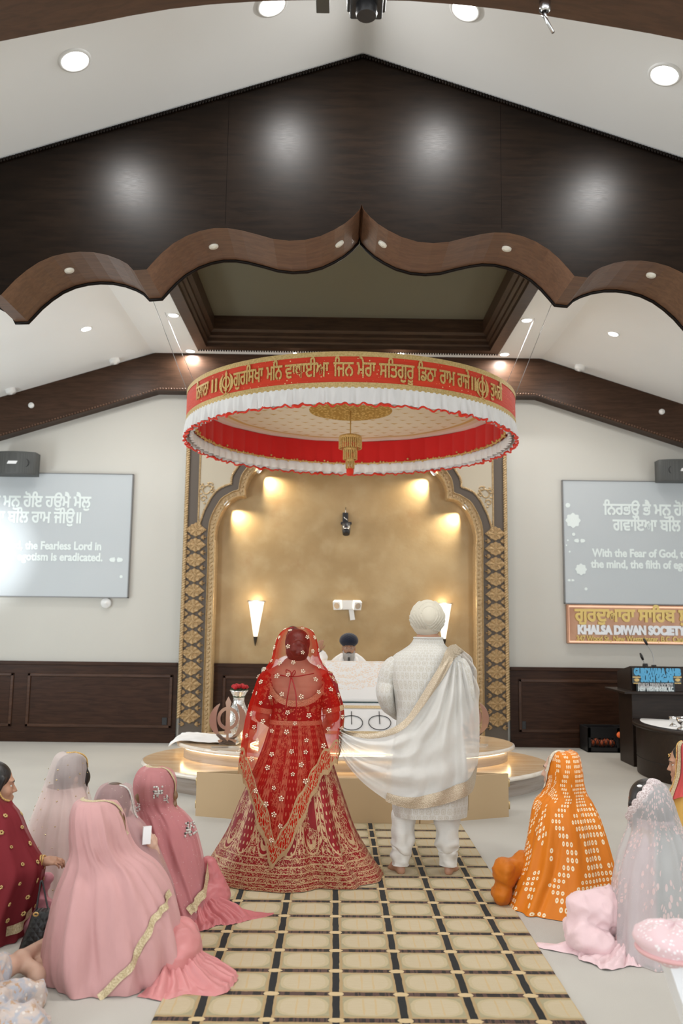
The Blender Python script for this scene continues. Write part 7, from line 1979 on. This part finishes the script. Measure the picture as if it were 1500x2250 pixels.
D.mesh('kameez', M_YEL, w, 60, 90, v0=.34, v1=1.0, off=-.016)
vo = lambda a: ((.0 if a > -1.8 else min(.42, (-1.8 - a) * .36)), 1.0)
D.mesh('veil', M_CORAL, w, 100, 160, t0=-2.95, t1=.7, vfun=lambda a: (0.0, .62 + .1 * math.sin(a)), off=.006)
D.strip([(-2.72, .03), (-2.72, .2), (-2.74, .4), (-2.78, .60)], .03, 70, .014).build('gold_stripe', M_TRIMG, w); bead_row(D, [(-2.93, .03), (-2.94, .2), (-2.94, .4), (-2.95, .60)], 60, .006, M_GLET, w, 'pearl_beading', .010)
scatter(D, 26, .08, .008, M_GTRIM, w, 'gold_dots', (-PI, 0), (.62, .95), 5, 0, .004, 'gold dots on the yellow dress')
# --- cushion on a white stand, bottom right corner
def m_emb():
    t = NT('pink_embroidered_cushion'); p = t.coord(); d = t.voro(p, 60).lt(.34) * t.noise(p, 12, 2).gt(.45); return t.bsdf(t.mix(d, (.70, .50, .52), (.82, .76, .77)), .6, 0, t.bump(d, .8, .006), sheen=.2)
SY = 3.45; o = empty('padded_stool', atZ(1475, 2340), 'pink embroidered cushion on a slanting white leg, bottom right corner', 'stool')
c = atY(1484, 2068, SY); b = MB(); P = []
for z, r in ((-.06, .0), (-.06, .08), (-.055, .12), (-.034, .146), (-.026, .142), (0, .158), (.026, .150), (.046, .118), (.060, .065), (.064, .0)):
    P.append([(c.x + r * 1.0 * math.cos(t) * (1 + .03 * math.sin(3 * t)), SY + r * math.sin(t), c.z + z + .006 * math.sin(5 * t + z * 60)) for t in np.linspace(0, 2 * PI, 49)[:-1]])
b.grid(P, 0, True, cv=True); b.build('seat', m_emb(), o)
b = MB(); b.tube([(c.x + .144 * math.cos(t), SY + .144 * math.sin(t), c.z - .030) for t in np.linspace(0, 2 * PI, 49)[:-1]], .010, 6, closed=True); b.build('piping', m_cloth('pink_piping', (.70, .40, .40, 1), .6), o)
b = MB(); tp = Vector((c.x + .03, SY, c.z - .055)); ft = Vector((tp.x + .17, SY, 0)); b.grid([[tuple(tp + (ft - tp) * t + Vector((sx * (.085 + .01 * t), sy * .06, 0))) for sx, sy in ((-1, -1), (1, -1), (1, 1), (-1, 1))] for t in np.linspace(0, 1, 8)], 0, False, cv=True); b.build('leg', simple('white_gloss', (.78, .80, .82, 1), .35), o)

# ------------------------------------------------------------------ behind the altar
GYY = 10.78
w = empty('person', (.03, GYY, .39), 'bearded man in a navy turban and white clothes sitting behind the altar', 'person')
hq = atY(766, 1423, GYY); f = Fig((hq.x, GYY, hq.z), PI, -.10, 1.0)
rw = rows_px([(1430, 755, 778, .050, .04), (1436, 748, 785, .060, .04), (1443, 738, 795, .075, .05), (1450, 730, 802, .085, .05), (1460, 722, 809, .10, .05), (1485, 718, 813, .12, .04), (1520, 716, 816, .14, .02), (1560, 714, 818, .17), (1600, 700, 832, .28)], GYY); rw[-1] = (.40, *rw[-1][1:])
sdf_obj('body', head_prims(f) + rows_prims(rw[1:], shrink=.8, n=10, k=.04), M_SKIN3, w, .008, .02); eyes(f, w); brows(f, w, M_HAIR)
Dk = Drape(rw, PINKF, .006, 3, amp=.4); Dk.mesh('kurta', M_WHITE, w, 50, 80)
for sx in (-1, 1):
    sleeve([atY(766 + sx * 30, 1462, GYY + .05), atY(766 + sx * 40, 1475, GYY), atY(766 + sx * 42, 1495, GYY - .12), atY(766 + sx * 18, 1500, GYY - .26)], [.06, .065, .055, .045], M_WHITE, w)
    b = MB(); b.tube(path([f.p(sx * -.07, -.04, -.13), f.p(sx * -.085, .06, -.16), f.p(sx * -.10, .105, -.30), f.p(sx * -.095, .12, -.48)], 20), [.030 + .012 * math.sin(t) for t in np.linspace(0, PI, 20)], 10); b.build('scarf_end', M_WHITE, w)
    b = MB(); b.tube(path([f.p(sx * -.125, -.02, -.17), f.p(sx * -.15, .05, -.20), f.p(sx * -.15, .085, -.30)], 12), .022, 8); tag(b.build('vest_edge', simple('dark_vest', (.03, .035, .035, 1), .7), w), 'dark waistcoat edge')
def m_beard():
    t = NT('grey_beard_hair'); p = t.coord(); x, y, z = t.xyz(p); n = t.noise(t.scale(p, (120, 120, 6)), 1, 3); return t.bsdf(t.mix(n, (.20, .195, .19), (.46, .45, .43)), .6, normal=t.bump(n, .6, .006))
sdf_obj('beard', [(f.ell((0, .072, -.098), (.052, .040, .035)), .02), (f.cone((0, .085, -.10), (0, .11, -.27), .056, .050), .02), (f.cone((0, .105, -.22), (.0, .115, -.34), .055, .040), .02), (f.cone((.06, .03, -.04), (.045, .07, -.11), .016, .03), .02), (f.cone((-.06, .03, -.04), (-.045, .07, -.11), .016, .03), .02)], m_beard(), w, .008, .02)
b = MB(); b.tube([f.p(0, .143, -.10), f.p(0, .158, -.20), f.p(0, .160, -.33)], [.014, .018, .014], 8); b.tube([f.p(.030, .103, -.060), f.p(.018, .112, -.050), f.p(0, .114, -.048), f.p(-.018, .112, -.050), f.p(-.030, .103, -.060)], .006, 6); tag(b.build('dark_beard_streak', M_HAIR, w), 'dark moustache and streak in the beard')
b = MB()
for sx in (-1, 1): b.tube([f.p(sx * .032 + .024 * math.cos(t), .112, .004 + .016 * math.sin(t)) for t in np.linspace(0, 2 * PI, 24)[:-1]], .0018, 5, closed=True); b.tube([f.p(sx * .055, .110, .008), f.p(sx * .08, .05, .012), f.p(sx * .083, .0, .010)], .0018, 5)
b.tube([f.p(-.01, .114, .008), f.p(.01, .114, .008)], .0018, 5); b.build('glasses', M_WIRE, w)
turban('turban', tuple(f.p(0, -.01, .085)), (.118, .135, .098), m_cloth('navy_turban_cloth', (.012, .016, .032, 1), .75, .2, .15, (60, 60, 200), .002), w, 'front', Matrix.Rotation(PI, 3, 'Z'))
# attendant with the whisk, mostly hidden by the bride
AY = 10.62; w = empty('person', (atY(655, 1400, AY).x, AY, .39), 'person with black hair and white sleeves raising a hand, mostly hidden behind the red veil', 'person')
hq = atY(645, 1406, AY); f = Fig((hq.x, AY, hq.z), PI - .6, -.1)
rw = rows_px([(1436, 636, 666, .055), (1442, 624, 678, .075), (1450, 612, 690, .10), (1470, 606, 696, .12), (1510, 604, 700, .14), (1560, 600, 704, .18), (1600, 590, 715, .26)], AY); rw[-1] = (.395, *rw[-1][1:])
wr_ = atY(700, 1428, AY - .05)
sdf_obj('body', head_prims(f) + rows_prims(rw[1:], shrink=.8, n=10, k=.04) + hand_prims(wr_, (.25, -.1, .95), (0, -1, .1), .95, .7) + [(cone(atY(690, 1452, AY), wr_, .034, .024), .02)], M_SKIN3, w, .008, .02)
sdf_obj('hair', [(f.ell((0, -.02, .05), (.092, .105, .100)), .02), (f.ell((.03, -.02, .13), (.06, .06, .04)), .02)] + [(f.ell((.075 + .02 * math.cos(k * 1.3), -.01 + .02 * math.sin(k), .03 + .022 * math.sin(k * 2.2)), (.026, .026, .026)), .01) for k in range(7)], M_HAIR, w, .008, .02)
Drape(rw, PINKF, .006, 5, amp=.4).mesh('kurta', M_WHITE, w, 50, 80)
sleeve([atY(684, 1450, AY), atY(704, 1452, AY - .02), atY(709, 1443, AY - .04), atY(703, 1432, AY - .05)], [.06, .065, .06, .04], M_WHITE, w)
sleeve([atY(616, 1452, AY), atY(606, 1475, AY - .02), atY(600, 1490, AY - .12), atY(592, 1486, AY - .2)], [.06, .06, .05, .04], M_WHITE, w)
o = empty('whisk', atY(588, 1486, AY - .25), 'white hair whisk seen at the left of the bride\'s veil', 'whisk'); a, c = atY(592, 1492, AY - .25), atY(586, 1474, AY - .25)
rng = random.Random(3); b = MB()
for k in range(60):
    e = Vector((rng.uniform(-.07, .05), rng.uniform(-.05, .05), rng.uniform(-.22, -.14))); m = Vector((e.x * .8, e.y, .03)); b.tube(path([c, c + m * .6 + Vector((-.02, 0, .02)), c + e * .55 + Vector((-.02, 0, .02)), c + e], 8), [.006, .006, .005, .005, .004, .004, .003, .001], 4)
b.build('hair_tuft', m_cloth('white_whisk_hair', (.74, .68, .58, 1), .6), o); b = MB(); b.tube([a, c, c + Vector((0, 0, .03))], .012, 8); b.build('handle', M_CHR, o)
